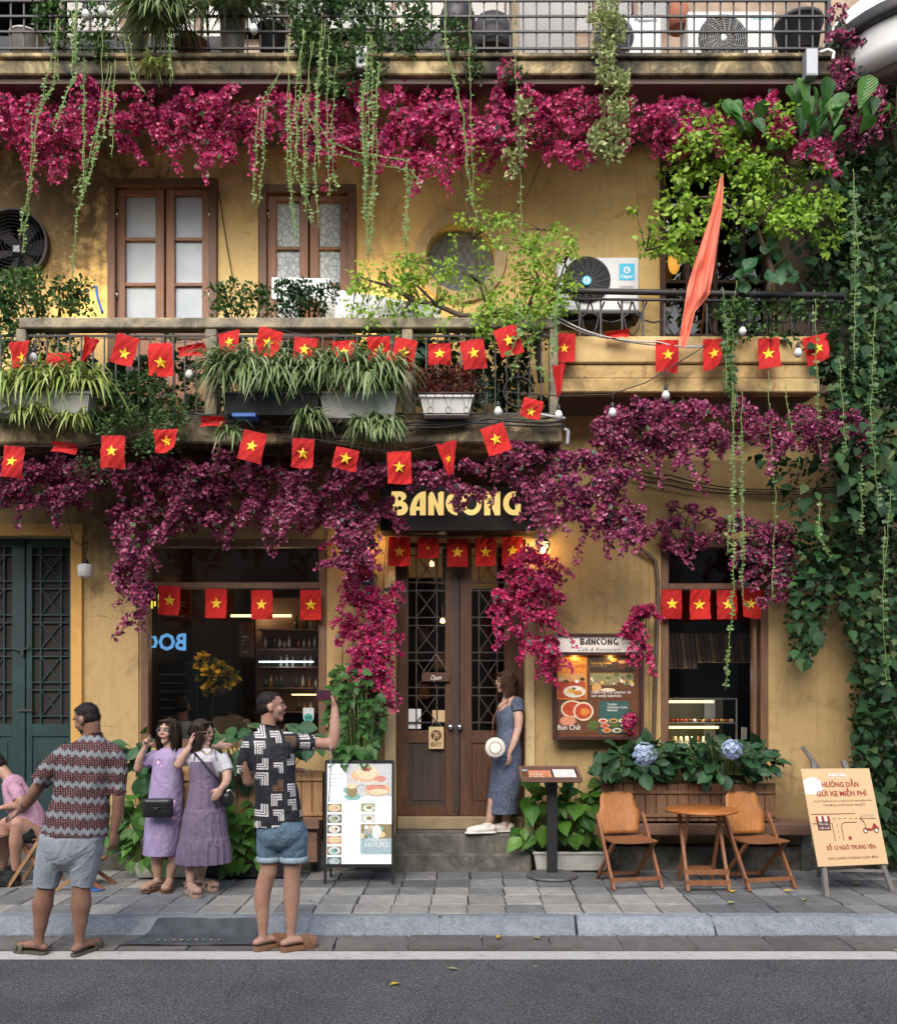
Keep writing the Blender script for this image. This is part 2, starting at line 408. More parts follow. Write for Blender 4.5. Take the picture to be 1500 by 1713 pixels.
class MB:
    def __init__(s): s.v = []; s.f = []; s.sm = []
    def add(s, vs, fs, smooth=False):
        o = len(s.v); s.v += [tuple(v) for v in vs]; s.f += [tuple(i + o for i in f) for f in fs]; s.sm += [smooth] * len(fs); return s
    def box(s, a, b, bev=0):
        x0, y0, z0 = [min(p, q) for p, q in zip(a, b)]; x1, y1, z1 = [max(p, q) for p, q in zip(a, b)]
        if bev <= 0:
            vs = [(x0, y0, z0), (x1, y0, z0), (x1, y1, z0), (x0, y1, z0), (x0, y0, z1), (x1, y0, z1), (x1, y1, z1), (x0, y1, z1)]
            return s.add(vs, [(0, 3, 2, 1), (4, 5, 6, 7), (0, 1, 5, 4), (1, 2, 6, 5), (2, 3, 7, 6), (3, 0, 4, 7)])
        b_ = min(bev, (x1 - x0) / 3, (y1 - y0) / 3, (z1 - z0) / 3)
        vs = []; ids = {}
        for i, (x, sx) in enumerate(((x0, 1), (x1, -1))):
            for j, (y, sy) in enumerate(((y0, 1), (y1, -1))):
                for k, (z, sz) in enumerate(((z0, 1), (z1, -1))):
                    for ax in range(3):
                        p = [x + sx * b_, y + sy * b_, z + sz * b_]; p[ax] = (x, y, z)[ax]
                        ids[i, j, k, ax] = len(vs); vs.append(p)
        fs = []
        for i in (0, 1):
            q = [ids[i, 0, 0, 0], ids[i, 1, 0, 0], ids[i, 1, 1, 0], ids[i, 0, 1, 0]]; fs.append(q if i else q[::-1])
            q = [ids[0, i, 0, 1], ids[0, i, 1, 1], ids[1, i, 1, 1], ids[1, i, 0, 1]]; fs.append(q if i else q[::-1])
            q = [ids[0, 0, i, 2], ids[1, 0, i, 2], ids[1, 1, i, 2], ids[0, 1, i, 2]]; fs.append(q if i else q[::-1])
        for i in (0, 1):
            for j in (0, 1):
                fl = (i == j)
                q = [ids[i, j, 0, 0], ids[i, j, 1, 0], ids[i, j, 1, 1], ids[i, j, 0, 1]]; fs.append(q if not fl else q[::-1])
                q = [ids[i, 0, j, 0], ids[i, 1, j, 0], ids[i, 1, j, 2], ids[i, 0, j, 2]]; fs.append(q if fl else q[::-1])
                q = [ids[0, i, j, 1], ids[1, i, j, 1], ids[1, i, j, 2], ids[0, i, j, 2]]; fs.append(q if not fl else q[::-1])
        for i in (0, 1):
            for j in (0, 1):
                for k in (0, 1):
                    q = [ids[i, j, k, 0], ids[i, j, k, 1], ids[i, j, k, 2]]; fs.append(q if (i + j + k) % 2 == 0 else q[::-1])
        return s.add(vs, fs)
    def bar(s, p, q, w, d=None, up=(0, 0, 1)):
        """rectangular bar between two points; w across, d along `up`-ish"""
        p, q = Vector(p), Vector(q); d = d or w; t = (q - p).normalized(); u = Vector(up)
        if abs(t.dot(u)) > .95: u = Vector((0, 1, 0))
        a = t.cross(u).normalized() * (w / 2); b = a.cross(t).normalized() * (d / 2)
        vs = [p - a - b, p + a - b, p + a + b, p - a + b, q - a - b, q + a - b, q + a + b, q - a + b]
        return s.add(vs, [(0, 1, 2, 3), (7, 6, 5, 4), (0, 4, 5, 1), (1, 5, 6, 2), (2, 6, 7, 3), (3, 7, 4, 0)])
    def tube(s, pts, r, n=8, cap=True, round_cap=False, flat=None, up=None):
        """tube through points with radius (or list); flat = (axis, factor) squash"""
        pts = [Vector(p) for p in pts]; k = len(pts)
        rs = list(r) if isinstance(r, (list, tuple)) else [r] * k
        if round_cap:
            t0 = (pts[0] - pts[1]).normalized(); t1 = (pts[-1] - pts[-2]).normalized()
            A = [(pts[0] + t0 * rs[0] * math.sin(a), rs[0] * math.cos(a)) for a in (1.35, .9, .45)]
            B = [(pts[-1] + t1 * rs[-1] * math.sin(a), rs[-1] * math.cos(a)) for a in (.45, .9, 1.35)]
            rs = [b for a, b in A] + rs + [b for a, b in B]; pts = [a for a, b in A] + pts + [a for a, b in B]; k = len(pts)
        vs = []; prev = None
        for i in range(k):
            t = (pts[min(i + 1, k - 1)] - pts[max(i - 1, 0)])
            t = t.normalized() if t.length > 1e-9 else Vector((0, 0, 1))
            if prev is None:
                u = Vector(up) if up else (Vector((0, 0, 1)) if abs(t.z) < .9 else Vector((0, 1, 0)))
                a = t.cross(u).normalized()
            else:
                a = (prev - t * prev.dot(t))
                a = a.normalized() if a.length > 1e-6 else t.orthogonal().normalized()
            prev = a; b = t.cross(a)
            for j in range(n):
                an = 2 * math.pi * j / n
                d = a * math.cos(an) + b * math.sin(an)
                if flat: fx = Vector(flat[0]); d = d - fx * d.dot(fx) * (1 - flat[1])
                vs.append(pts[i] + d * rs[i])
        fs = [(i * n + j, i * n + (j + 1) % n, (i + 1) * n + (j + 1) % n, (i + 1) * n + j) for i in range(k - 1) for j in range(n)]
        s.add(vs, fs, True)
        if cap: 
            o = len(s.v) - len(vs)
            s.f += [tuple(o + j for j in range(n))[::-1], tuple(o + (k - 1) * n + j for j in range(n))]; s.sm += [False, False]
        return s
    def lathe(s, c, prof, n=20, axis='z'):
        """prof: list of (radius, height) along axis from point c"""
        c = Vector(c); vs = []
        for r_, h in prof:
            for j in range(n):
                a = 2 * math.pi * j / n; ca, sa = r_ * math.cos(a), r_ * math.sin(a)
                vs.append(c + Vector((ca, sa, h) if axis == 'z' else ((ca, -h, sa) if axis == 'y' else (h, ca, sa))))
        k = len(prof)
        fs = [(i * n + j, i * n + (j + 1) % n, (i + 1) * n + (j + 1) % n, (i + 1) * n + j) for i in range(k - 1) for j in range(n)]
        s.add(vs, fs, True); o = len(s.v) - len(vs)
        s.f += [tuple(o + j for j in range(n))[::-1], tuple(o + (k - 1) * n + j for j in range(n))]; s.sm += [False, False]
        return s
    def ell(s, c, r, n=16, m=10, rot=None):
        c = Vector(c); vs = []; 
        for i in range(1, m):
            th = math.pi * i / m
            for j in range(n):
                a = 2 * math.pi * j / n
                p = Vector((r[0] * math.sin(th) * math.cos(a), r[1] * math.sin(th) * math.sin(a), r[2] * math.cos(th)))
                if rot is not None: p = rot @ p
                vs.append(c + p)
        top = Vector((0, 0, r[2])); bot = Vector((0, 0, -r[2]))
        if rot is not None: top = rot @ top; bot = rot @ bot
        vs += [c + top, c + bot]
        fs = [(i * n + j, (i + 1) * n + j, (i + 1) * n + (j + 1) % n, i * n + (j + 1) % n) for i in range(m - 2) for j in range(n)]
        N = (m - 1) * n
        fs += [(N, j, (j + 1) % n) for j in range(n)] + [(N + 1, (m - 2) * n + (j + 1) % n, (m - 2) * n + j) for j in range(n)]
        return s.add(vs, fs, True)
    def loft(s, rings, n=28, pow_=2.0):
        """rings: (center, rx, ry[, tiltvec]) horizontal superellipse sections, flat caps"""
        vs = []
        for rg in rings:
            c = Vector(rg[0]); rx, ry = rg[1], rg[2]; sl = rg[3] if len(rg) > 3 else 0; fn = rg[4] if len(rg) > 4 else None
            for j in range(n):
                a = 2 * math.pi * j / n; ca, sa = math.cos(a), math.sin(a)
                q = (abs(ca) ** pow_ + abs(sa) ** pow_) ** (-1 / pow_)
                k = fn(a) if fn else 1
                vs.append(c + Vector((rx * ca * q * k, ry * sa * q * k, sl * ca * rx)))
        k = len(rings)
        fs = [(i * n + j, i * n + (j + 1) % n, (i + 1) * n + (j + 1) % n, (i + 1) * n + j) for i in range(k - 1) for j in range(n)]
        s.add(vs, fs, True); o = len(s.v) - len(vs)
        s.f += [tuple(o + j for j in range(n))[::-1], tuple(o + (k - 1) * n + j for j in range(n))]; s.sm += [False, False]
        return s
    def prism(s, poly, y0, y1):
        """polygon [(x,z)] extruded from y0 to y1"""
        n = len(poly); vs = [(x, y0, z) for x, z in poly] + [(x, y1, z) for x, z in poly]
        return s.add(vs, [tuple(range(n)), tuple(range(2 * n - 1, n - 1, -1))] + [(i, i + n, (i + 1) % n + n, (i + 1) % n) for i in range(n)])
    def mesh(s, name='mesh', fix=False):
        me = bpy.data.meshes.new(name); me.from_pydata(s.v, [], s.f)
        if s.sm and any(s.sm): me.polygons.foreach_set('use_smooth', s.sm)
        if fix:
            bm = bmesh.new(); bm.from_mesh(me); bmesh.ops.recalc_face_normals(bm, faces=bm.faces); bm.to_mesh(me); bm.free()
        me.update(); return me
    def build(s, name, m, parent=None, kind=None, origin=None, fix=True):
        return link(name, s.mesh(name, fix), parent, m, kind, origin)

def remesh(mb, voxel=.008, smooth=3, disp=None):
    """fuse overlapping closed shapes into one continuous skin"""
    me = mb.mesh('tmp', True); o = bpy.data.objects.new('tmp', me); col.objects.link(o)
    r = o.modifiers.new('r', 'REMESH'); r.mode = 'VOXEL'; r.voxel_size = voxel; r.use_smooth_shade = True
    if smooth: k = o.modifiers.new('s', 'SMOOTH'); k.iterations = smooth; k.factor = .5
    dg = bpy.context.evaluated_depsgraph_get()
    out = bpy.data.meshes.new_from_object(o.evaluated_get(dg)); bpy.data.objects.remove(o); bpy.data.meshes.remove(me)
    if disp:
        n = len(out.vertices); co = np.empty(n * 3, np.float32); out.vertices.foreach_get('co', co); co = co.reshape(-1, 3)
        no = np.empty(n * 3, np.float32); out.vertices.foreach_get('normal', no); no = no.reshape(-1, 3)
        co = co + no * disp(co)[:, None]
        out.vertices.foreach_set('co', co.astype(np.float32).ravel()); out.update()
    out.polygons.foreach_set('use_smooth', [True] * len(out.polygons))
    return out
def wrinkle(amp=.004, freq=14, seed=0, stretch=(1, 1, .35)):
    r = np.random.default_rng(seed); W = r.normal(size=(9, 3)) * np.array(stretch); W /= np.linalg.norm(W, axis=1)[:, None] / (r.uniform(.5, 1.6, 9)[:, None])
    ph = r.uniform(0, 6.28, 9)
    def f(co):
        a = np.zeros(len(co))
        for w, p in zip(W, ph):
            q = co @ w * freq + p + .8 * np.sin(co @ w[::-1] * freq * .6)
            a += 1 - 2 * np.abs(np.sin(q)) ** .7
        return a / 9 * amp * 2
    return f

# ------------------------------------------------------------ text and flat print
_tc = {}
def text_mesh(s, shear=0, bold=0):
    k = (s, shear, bold)
    if k in _tc: return _tc[k]
    cu = bpy.data.curves.new('t', 'FONT'); cu.body = s; cu.size = 1; cu.shear = shear; cu.offset = bold; cu.resolution_u = 2
    cu.fill_mode = 'FRONT'
    o = bpy.data.objects.new('t', cu); col.objects.link(o)
    me = bpy.data.meshes.new_from_object(o.evaluated_get(bpy.context.evaluated_depsgraph_get()))
    vs = [tuple(v.co) for v in me.vertices]; fs = [tuple(p.vertices) for p in me.polygons]
    bpy.data.objects.remove(o); bpy.data.curves.remove(cu); bpy.data.meshes.remove(me)
    w = max((v[0] for v in vs), default=1); _tc[k] = (vs, fs, w); return _tc[k]
class Sheet:
    """a flat printed surface: origin at lower left, axes U and V, layers stacked along the normal"""
    def __init__(s, o, u, v): s.o, s.u, s.v = Vector(o), Vector(u).normalized(), Vector(v).normalized(); s.n = s.u.cross(s.v).normalized(); s.parts = {}
    def p(s, a, b, l): return s.o + s.u * a + s.v * b + s.n * (l * .0015)
    def mb(s, m): return s.parts.setdefault(m, MB())
    def rect(s, a0, b0, a1, b1, m, l=1): s.mb(m).add([s.p(a0, b0, l), s.p(a1, b0, l), s.p(a1, b1, l), s.p(a0, b1, l)], [(0, 1, 2, 3)]); return s
    def poly(s, pts, m, l=1): s.mb(m).add([s.p(a, b, l) for a, b in pts], [tuple(range(len(pts)))]); return s
    def disc(s, a, b, r, m, l=1, ry=None, n=18): return s.poly([(a + r * math.cos(6.2832 * i / n), b + (ry or r) * math.sin(6.2832 * i / n)) for i in range(n)], m, l)
    def line(s, pts, w, m, l=1):
        for (a0, b0), (a1, b1) in zip(pts[:-1], pts[1:]):
            d = Vector((a1 - a0, b1 - b0)); 
            if d.length < 1e-6: continue
            d.normalize(); e = Vector((-d.y, d.x)) * (w / 2)
            s.poly([(a0 - e.x, b0 - e.y), (a1 - e.x, b1 - e.y), (a1 + e.x, b1 + e.y), (a0 + e.x, b0 + e.y)], m, l)
        return s
    def text(s, t, a, b, h, m, l=2, width=None, align='L', shear=0, bold=0):
        vs, fs, w = text_mesh(t, shear, bold); sy = h / .7; sx = width / w if width else sy
        x0 = a - (w * sx / 2 if align == 'C' else 0)
        s.mb(m).add([s.p(x0 + x * sx, b + y * sy, l) for x, y, z in vs], fs); return s
    def build(s, parent, name='print', mats=None):
        for m, mb in s.parts.items(): mb.build(name if not m.startswith('txt') else 'lettering', m, parent, 'stuff' if name == 'print' and not m.startswith('txt') else None, fix=False)

def flatcol(key, c, rough=.6, **kw):
    t = Mat(key, c, rough, **kw)
    if key.startswith('food') or key.startswith('photo'):
        n = t.noise(scale=70, detail=4, rough=.7); n2 = t.noise(t.map(t.co(), loc=(5, 5, 5)), 110, 3, .7); cc = t.mix(((n2 - .52) * 8).sat() * .6, (*c, 1), (min(1, c[0] * 1.5 + .1), c[1] * 1.2 + .06, c[2] * .8 + .02, 1)); t.color(t.hsv(cc, h=t.noise(scale=40, detail=2) * .08 + .46, v=n * 1.6 + .2))
    M[key] = t.m
# ============================================================ ground
def sheet(name, x0, x1, y0, y1, z, m, kind='structure', nx=1, ny=1):
    mb = MB()
    vs = [(x0 + (x1 - x0) * i / nx, y0 + (y1 - y0) * j / ny, z) for j in range(ny + 1) for i in range(nx + 1)]
    mb.add(vs, [(j * (nx + 1) + i, j * (nx + 1) + i + 1, (j + 1) * (nx + 1) + i + 1, (j + 1) * (nx + 1) + i) for j in range(ny) for i in range(nx)])
    return mb.build(name, m, kind=kind, fix=False)
road = sheet('road', -40, 40, -14, 6.40, -.122, 'asphalt')
sheet('road_marking', -40, 40, 6.125, 6.315, -.118, 'road_paint')
mb = MB(); mb.box((-40, 6.34, -.5), (40, 6.91, -.132)); mb.box((-40, 6.9, -.5), (40, 40, -.022))
pavement = mb.build('pavement', 'mortar', kind='structure')
rowy = [6.915, 7.20, 7.525, 7.81, 8.13, 8.47, 8.80]
def stonemesh(w, d, h, seed, bev=.006):
    r = random.Random(seed); j = lambda: r.uniform(-.004, .004)
    b = bev; vs = []
    for (x, y) in ((-w / 2, -d / 2), (w / 2, -d / 2), (w / 2, d / 2), (-w / 2, d / 2)): vs.append((x + j(), y + j(), -h))
    for (x, y) in ((-w / 2, -d / 2), (w / 2, -d / 2), (w / 2, d / 2), (-w / 2, d / 2)): vs.append((x + j(), y + j(), -b))
    for k in range(4): x, y, z = vs[4 + k]; vs.append((x * (1 - 2 * b / w), y * (1 - 2 * b / d), r.uniform(-.001, .001)))
    mb = MB(); mb.add(vs, [(8, 9, 10, 11)] + [(i, (i + 1) % 4, (i + 1) % 4 + 4, i + 4) for i in range(4)] + [(i + 4, (i + 1) % 4 + 4, (i + 1) % 4 + 8, i + 8) for i in range(4)])
    return mb.mesh('paving_stone', True)
for ri in range(6):
    d = rowy[ri + 1] - rowy[ri]; yc = (rowy[ri] + rowy[ri + 1]) / 2
    vm = {}
    for k in range(-17, 18):
        xc = k * .300 + .012 * ri
        pk = rnd.random()
        if abs(k) < 7 and ri < 3: key = 'paver_light' if pk < (.85, .85, .35)[ri] else 'paver_grey'
        elif k <= -7: key = 'paver_grey' if pk < .75 else 'paver_light'
        else: key = ('paver_dark' if pk < .62 else 'paver_grey') if k >= 4 or ri > 2 else 'paver_grey'
        sd = rnd.randrange(3)
        if (key, sd) not in vm:
            me = stonemesh(.291, d - .009, .05, ri * 10 + sd); me.materials.append(M[key]); vm[key, sd] = me
        o = bpy.data.objects.new('paving_stone', vm[key, sd]); col.objects.link(o); o.parent = pavement
        o.location = (xc + rnd.uniform(-.004, .004), yc + rnd.uniform(-.003, .003), rnd.uniform(-.004, .003))
        o.rotation_euler = (rnd.uniform(-.006, .006), rnd.uniform(-.006, .006), rnd.uniform(-.008, .008))
# kerb: long bevelled stones, and a row of gutter stones in front
kerb = sheet('kerb', -40, 40, 6.70, 6.905, -.126, 'mortar')
def profmesh(prof, L, seed, nseg=6):
    r = random.Random(seed); mb = MB(); vs = []
    n = len(prof)
    for i in range(nseg + 1):
        x = -L / 2 + L * i / nseg
        for k, (y, z) in enumerate(prof):
            e = .004 if 0 < k < n - 1 else 0
            vs.append((x + (r.uniform(-.012, .012) if i in (0, nseg) else 0), y + r.uniform(-e, e), z + r.uniform(-e, e)))
    fs = [(i * n + k, i * n + (k + 1) % n, (i + 1) * n + (k + 1) % n, (i + 1) * n + k) for i in range(nseg) for k in range(n)]
    fs += [tuple(range(n))[::-1], tuple(nseg * n + k for k in range(n))]
    mb.add(vs, fs); return mb.mesh('kerb_stone', True)
kx = [-8.3, -7.25, -6.2, -5.15, -4.1, -3.4, -2.0, -1.05, -.07, .96, 1.99, 3.05, 4.1, 5.1, 6.1, 7.1]
for i in range(len(kx) - 1):
    L = kx[i + 1] - kx[i] - .012
    me = profmesh([(.0, -.14), (.0, -.002), (-.09, 0), (-.115, -.008), (-.205, -.108), (-.213, -.14)], L, i)
    me.materials.append(M['kerb_stone']); o = bpy.data.objects.new('kerb_stone', me); col.objects.link(o); o.parent = kerb
    o.location = ((kx[i] + kx[i + 1]) / 2, 6.908, rnd.uniform(-.003, .003))
gx = -7.0; gi = 0
while gx < 7:
    L = rnd.choice([.5, .53, .5, .55])
    me = profmesh([(.0, -.04), (.0, 0), (-.16, .002), (-.352, -.002), (-.352, -.04)], L - .012, 50 + gi, 4); me.name = 'gutter_stone'
    me.materials.append(M['gutter_stone']); o = bpy.data.objects.new('gutter_stone', me); col.objects.link(o); o.parent = kerb
    o.location = (gx + L / 2, 6.692, -.112 + rnd.uniform(-.004, .004)); o.rotation_euler = (rnd.uniform(-.01, .01), 0, rnd.uniform(-.006, .006))
    gx += L; gi += 1

# ============================================================ the building
bld = empty('cafe_building', (0, 8.7, 0), 'yellow plastered two-storey cafe building with balconies and a wooden double door', 'building')
def wall_mesh(x0, x1, z0, z1, y, th, rects, circles=()):
    mb = MB(); rr = [(X(a), Z(d), X(c), Z(b)) for a, b, c, d in rects]      # x0,z0,x1,z1
    cc = [(X(a), Z(b), r * 8.7 / F) for a, b, r in circles]
    holes = rr + [(cx - r, cz - r, cx + r, cz + r) for cx, cz, r in cc]
    xs = sorted({x0, x1, *[h[0] for h in holes], *[h[2] for h in holes]}); zs = sorted({z0, z1, *[h[1] for h in holes], *[h[3] for h in holes]})
    xs = [x for x in xs if x0 <= x <= x1]; zs = [z for z in zs if z0 <= z <= z1]
    for i in range(len(xs) - 1):
        for j in range(len(zs) - 1):
            mx, mz = (xs[i] + xs[i + 1]) / 2, (zs[j] + zs[j + 1]) / 2
            if any(h[0] < mx < h[2] and h[1] < mz < h[3] for h in holes): continue
            a, b, c, d = xs[i], xs[i + 1], zs[j], zs[j + 1]
            mb.add([(a, y, c), (b, y, c), (b, y, d), (a, y, d)], [(0, 1, 2, 3)]); mb.add([(a, y + th, c), (b, y + th, c), (b, y + th, d), (a, y + th, d)], [(3, 2, 1, 0)])
    for a, c, b, d in rr:
        mb.add([(a, y, c), (b, y, c), (b, y, d), (a, y, d), (a, y + th, c), (b, y + th, c), (b, y + th, d), (a, y + th, d)], [(0, 4, 5, 1), (1, 5, 6, 2), (2, 6, 7, 3), (3, 7, 4, 0)])
    for cx, cz, r in cc:
        n = 40; vs = []
        for i in range(n):
            a = 2 * math.pi * (i + .5) / n; ca, sa = math.cos(a), math.sin(a); q = r / max(abs(ca), abs(sa))
            vs += [(cx + r * ca, y, cz + r * sa), (cx + q * ca, y, cz + q * sa), (cx + r * ca, y + th, cz + r * sa)]
        fs = []
        for i in range(n):
            j = (i + 1) % n
            fs += [(3 * i, 3 * i + 1, 3 * j + 1, 3 * j), (3 * i, 3 * j, 3 * j + 2, 3 * i + 2)]
        mb.add(vs, fs)
        for sx in (-1, 1):                       # corners between the ring of chords and the square
            for sz in (-1, 1):
                k1 = math.pi / 4
                ang = [2 * math.pi * (i + .5) / n for i in range(n)]
                A = [a for a in ang if math.cos(a) * sx > 0 and math.sin(a) * sz > 0]
                h_ = [a for a in A if abs(math.cos(a)) >= abs(math.sin(a))]; v_ = [a for a in A if abs(math.cos(a)) < abs(math.sin(a))]
                pa = max(h_, key=lambda a: abs(math.sin(a))) ; pb = max(v_, key=lambda a: abs(math.cos(a)))
                P_ = lambda a: (cx + r / max(abs(math.cos(a)), abs(math.sin(a))) * math.cos(a), y, cz + r / max(abs(math.cos(a)), abs(math.sin(a))) * math.sin(a))
                mb.add([P_(pa), (cx + sx * r, y, cz + sz * r), P_(pb)], [(0, 1, 2)])
    return mb
LOW = [(-45, 897, 122, 1450), (240, 905, 543, 1247), (662, 905, 877, 1450), (1109, 905, 1281, 1256)]
UP = [(182, 300, 365, 690), (432, 308, 596, 690), (1103, 255, 1292, 640), (-120, -190, 210, 75), (262, -190, 470, 75), (560, -190, 855, 78), (930, -190, 1130, 60)]
XL, XR = X(-260), X(1900)
ZM = Z(770)
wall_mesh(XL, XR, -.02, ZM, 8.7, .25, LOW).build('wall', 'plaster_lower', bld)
wall_mesh(XL, XR, ZM, Z(110), 8.7, .25, UP[:3], [(770, 432, 57), (26, 414, 58)]).build('wall', 'plaster_upper', bld)
M_pp = Mat('plaster_pink', rough=.9); n1 = M_pp.noise(scale=2.2, detail=7, rough=.7); M_pp.color(M_pp.ramp(n1, [(.35, (.14, .10, .075)), (.65, (.33, .25, .18))])).bump(n1, .4, .01); M['plaster_pink'] = M_pp.m
wall_mesh(XL, XR, Z(110), 9.6, 8.7, .25, UP[3:]).build('wall', 'plaster_pink', bld)
# interiors: dark rooms behind the openings
def room(x0, x1, z0, z1, y0, y1, m):
    mb = MB(); vs = [(x0, y0, z0), (x1, y0, z0), (x1, y1, z0), (x0, y1, z0), (x0, y0, z1), (x1, y0, z1), (x1, y1, z1), (x0, y1, z1)]
    mb.add(vs, [(0, 1, 2, 3), (7, 6, 5, 4), (1, 5, 6, 2), (3, 2, 6, 7), (4, 0, 3, 7)]); return mb.build('interior_wall', m, bld, fix=False)
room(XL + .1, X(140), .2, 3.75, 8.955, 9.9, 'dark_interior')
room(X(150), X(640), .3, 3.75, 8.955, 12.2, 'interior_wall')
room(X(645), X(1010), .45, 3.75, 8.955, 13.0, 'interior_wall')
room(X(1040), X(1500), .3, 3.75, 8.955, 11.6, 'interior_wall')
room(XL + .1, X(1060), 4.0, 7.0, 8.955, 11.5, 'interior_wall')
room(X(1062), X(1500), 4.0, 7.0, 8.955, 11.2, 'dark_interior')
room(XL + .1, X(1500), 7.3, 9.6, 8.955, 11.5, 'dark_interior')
# raised trims
mb = MB(); mb.box((X(122), 8.655, -.02), (X(140), 8.7, Z(897))); mb.box((XL, 8.65, Z(897)), (X(142), 8.7, Z(878))); mb.build('door_surround', 'plaster_orange', bld)
mb = MB(); mb.box((X(644), 8.66, 0), (X(661), 8.7, Z(903))); mb.box((X(878.5), 8.66, 0), (X(893), 8.7, Z(903))); mb.box((X(640), 8.64, Z(903)), (X(897), 8.7, Z(884)))
mb.build('door_surround', 'plaster_trim', bld)
for a_, b_, z0_, z1_ in ((209, 233, 0, Z(860)), (1085, 1104, 0, Z(850)), (548, 572, 0, Z(860)), (1065, 1100, Z(660), Z(130))): MB().box((X(a_), 8.68, z0_), (X(b_), 8.7, z1_)).build('pilaster', 'plaster_upper' if a_ == 1065 else 'plaster_lower', bld)
mb = MB()
for a in range(48):
    a0, a1 = 2 * math.pi * a / 48, 2 * math.pi * (a + 1) / 48; cx, cz = X(770), Z(432); r0, r1, r2 = .335, .44, .455
    ring = lambda an: [(cx + math.cos(an) * r0, 8.70, cz + math.sin(an) * r0), (cx + math.cos(an) * r0, 8.665, cz + math.sin(an) * r0), (cx + math.cos(an) * r1, 8.66, cz + math.sin(an) * r1), (cx + math.cos(an) * r2, 8.70, cz + math.sin(an) * r2)]
    mb.add(ring(a0) + ring(a1), [(0, 4, 5, 1), (1, 5, 6, 2), (2, 6, 7, 3)])
mb.build('window_surround', 'plaster_trim', bld)

# steps to the door
st = MB(); st.box((X(620, 8.5), 8.47, -.02), (X(888, 8.5), 8.60, .165), .012)
steps = empty('doorstep', (X(760), 8.6, 0), 'worn grey stone steps in front of the wooden double door', 'steps')
st.build('step', 'step_stone', steps)
st = MB(); st.box((X(630, 8.6), 8.585, .0), (X(883, 8.6), 8.705, .332), .012); st.build('step', 'step_stone', steps)
st = MB(); st.box((X(663), 8.703, .0), (X(876), 9.1, .345), .004); st.build('step', 'step_stone', steps)
st = MB(); st.box((X(663), 8.79, .345), (X(876), 9.1, .472), .01); st.build('threshold', 'step_worn', steps)
mb = MB(); mb.box((XL, 8.50, -.02), (X(600), 8.70, .30), .01); mb.box((X(892), 8.56, -.02), (X(1420), 8.7, .22), .01); mb.build('plinth', 'step_stone', bld)

# lattice door leaves
def lattice(x0, x1, z0, z1, y, n, cols=(.22, .78), gapr=.3, w=.012):
    mb = MB(); H = z1 - z0; u = H / (n + (n + 1) * gapr); g = u * gapr; z = z0 + g
    for k in range(n):
        mb.box((x0, y - w * .6, z - w / 2), (x1, y + w * .6, z + w / 2)); mb.box((x0, y - w * .6, z + u - w / 2), (x1, y + w * .6, z + u + w / 2))
        a, b = x0 + (x1 - x0) * cols[0], x0 + (x1 - x0) * cols[-1]
        mb.bar((a, y + .004, z), (b, y + .004, z + u), w * .8, w, up=(0, 1, 0)); mb.bar((a, y - .004, z + u), (b, y - .004, z), w * .8, w, up=(0, 1, 0)); z += u + g
    for c in cols: xx = x0 + (x1 - x0) * c; mb.box((xx - w / 2, y - w * .75, z0), (xx + w / 2, y + w * .75, z1))
    return mb
def door_leaf(parent, px, gl, py, gy, y, m, n, pm=None, pane='glass', kick=None, name='door'):
    """px=(x0,x1) leaf, gl=(x0,x1) glazed part, py=(top,bottom), gy=(top,bottom) of glazing, all in photo pixels"""
    x0, x1 = X(px[0], y), X(px[1], y); a, b = X(gl[0], y), X(gl[1], y); zt, zb = Z(py[0], y), Z(py[1], y); gt, gb = Z(gy[0], y), Z(gy[1], y)
    mb = MB(); mb.box((x0, y - .022, zb), (a, y + .022, zt), .004); mb.box((b, y - .022, zb), (x1, y + .022, zt), .004)
    mb.box((a, y - .020, gt), (b, y + .02, zt)); mb.box((a, y - .020, gb - .12), (b, y + .02, gb)); mb.box((a, y - .020, zb), (b, y + .02, zb + .10))
    leaf = mb.build(name, m, parent)
    mb = MB(); mb.box((a, y - .006, zb + .10), (b, y + .01, gb - .12)); mb.box((a + .045, y - .016, zb + .15), (b - .045, y - .006, gb - .17), .006)
    mb.build('door_panel', pm or m, leaf)
    lattice(a, b, gb, gt, y - .004, n).build('lattice', 'door_dark' if m == 'door_wood' else m, leaf)
    mb = MB(); mb.add([(a, y + .016, gb), (b, y + .016, gb), (b, y + .016, gt), (a, y + .016, gt)], [(0, 1, 2, 3)]); mb.build('pane', pane, leaf)
    return leaf
yd = 8.84
l1 = door_leaf(bld, (661, 767), (683, 744), (905, 1364.5), (916, 1222), yd, 'door_wood', 5, 'door_dark')
l2 = door_leaf(bld, (769, 878), (789, 843), (905, 1364.5), (916, 1222), yd, 'door_wood', 5)
mb = MB(); mb.box((X(757), yd - .032, Z(1360)), (X(768), yd - .022, Z(915))); mb.build('cover_strip', 'door_dark', l1)
for l, px in ((l1, 753), (l2, 768.5)):
    mb = MB(); mb.lathe((X(px, 8.8), 8.815, Z(1216, 8.8)), [(.034, 0), (.034, .006), (.014, .012), (.013, .03), (.026, .042), (.028, .055), (.02, .068), (.001, .07)], 20, 'y'); mb.build('door_knob', 'chrome', l)
yg = 8.86
g1 = door_leaf(bld, (46, 124), (56, 117), (893, 1405), (916, 1211), yg, 'green_door', 5, pane='dark_interior')
g2 = door_leaf(bld, (-50, 44), (-40, 22), (893, 1405), (916, 1211), yg, 'green_door', 5, pane='dark_interior')
mb = MB(); mb.tube([at(18 + k * 4, 1085 + 3 * math.sin(k * .4) + abs(k - 4) * -.6, 8.81) for k in range(9)], .008, 6); mb.box(at(35, 1086, 8.80), at(42, 1097, 8.83)); mb.build('door_chain', 'iron', g1)
mb = MB(); mb.box(at(30, 1186, 8.82), at(56, 1190, 8.84)); mb.build('door_bolt', 'iron', g1)
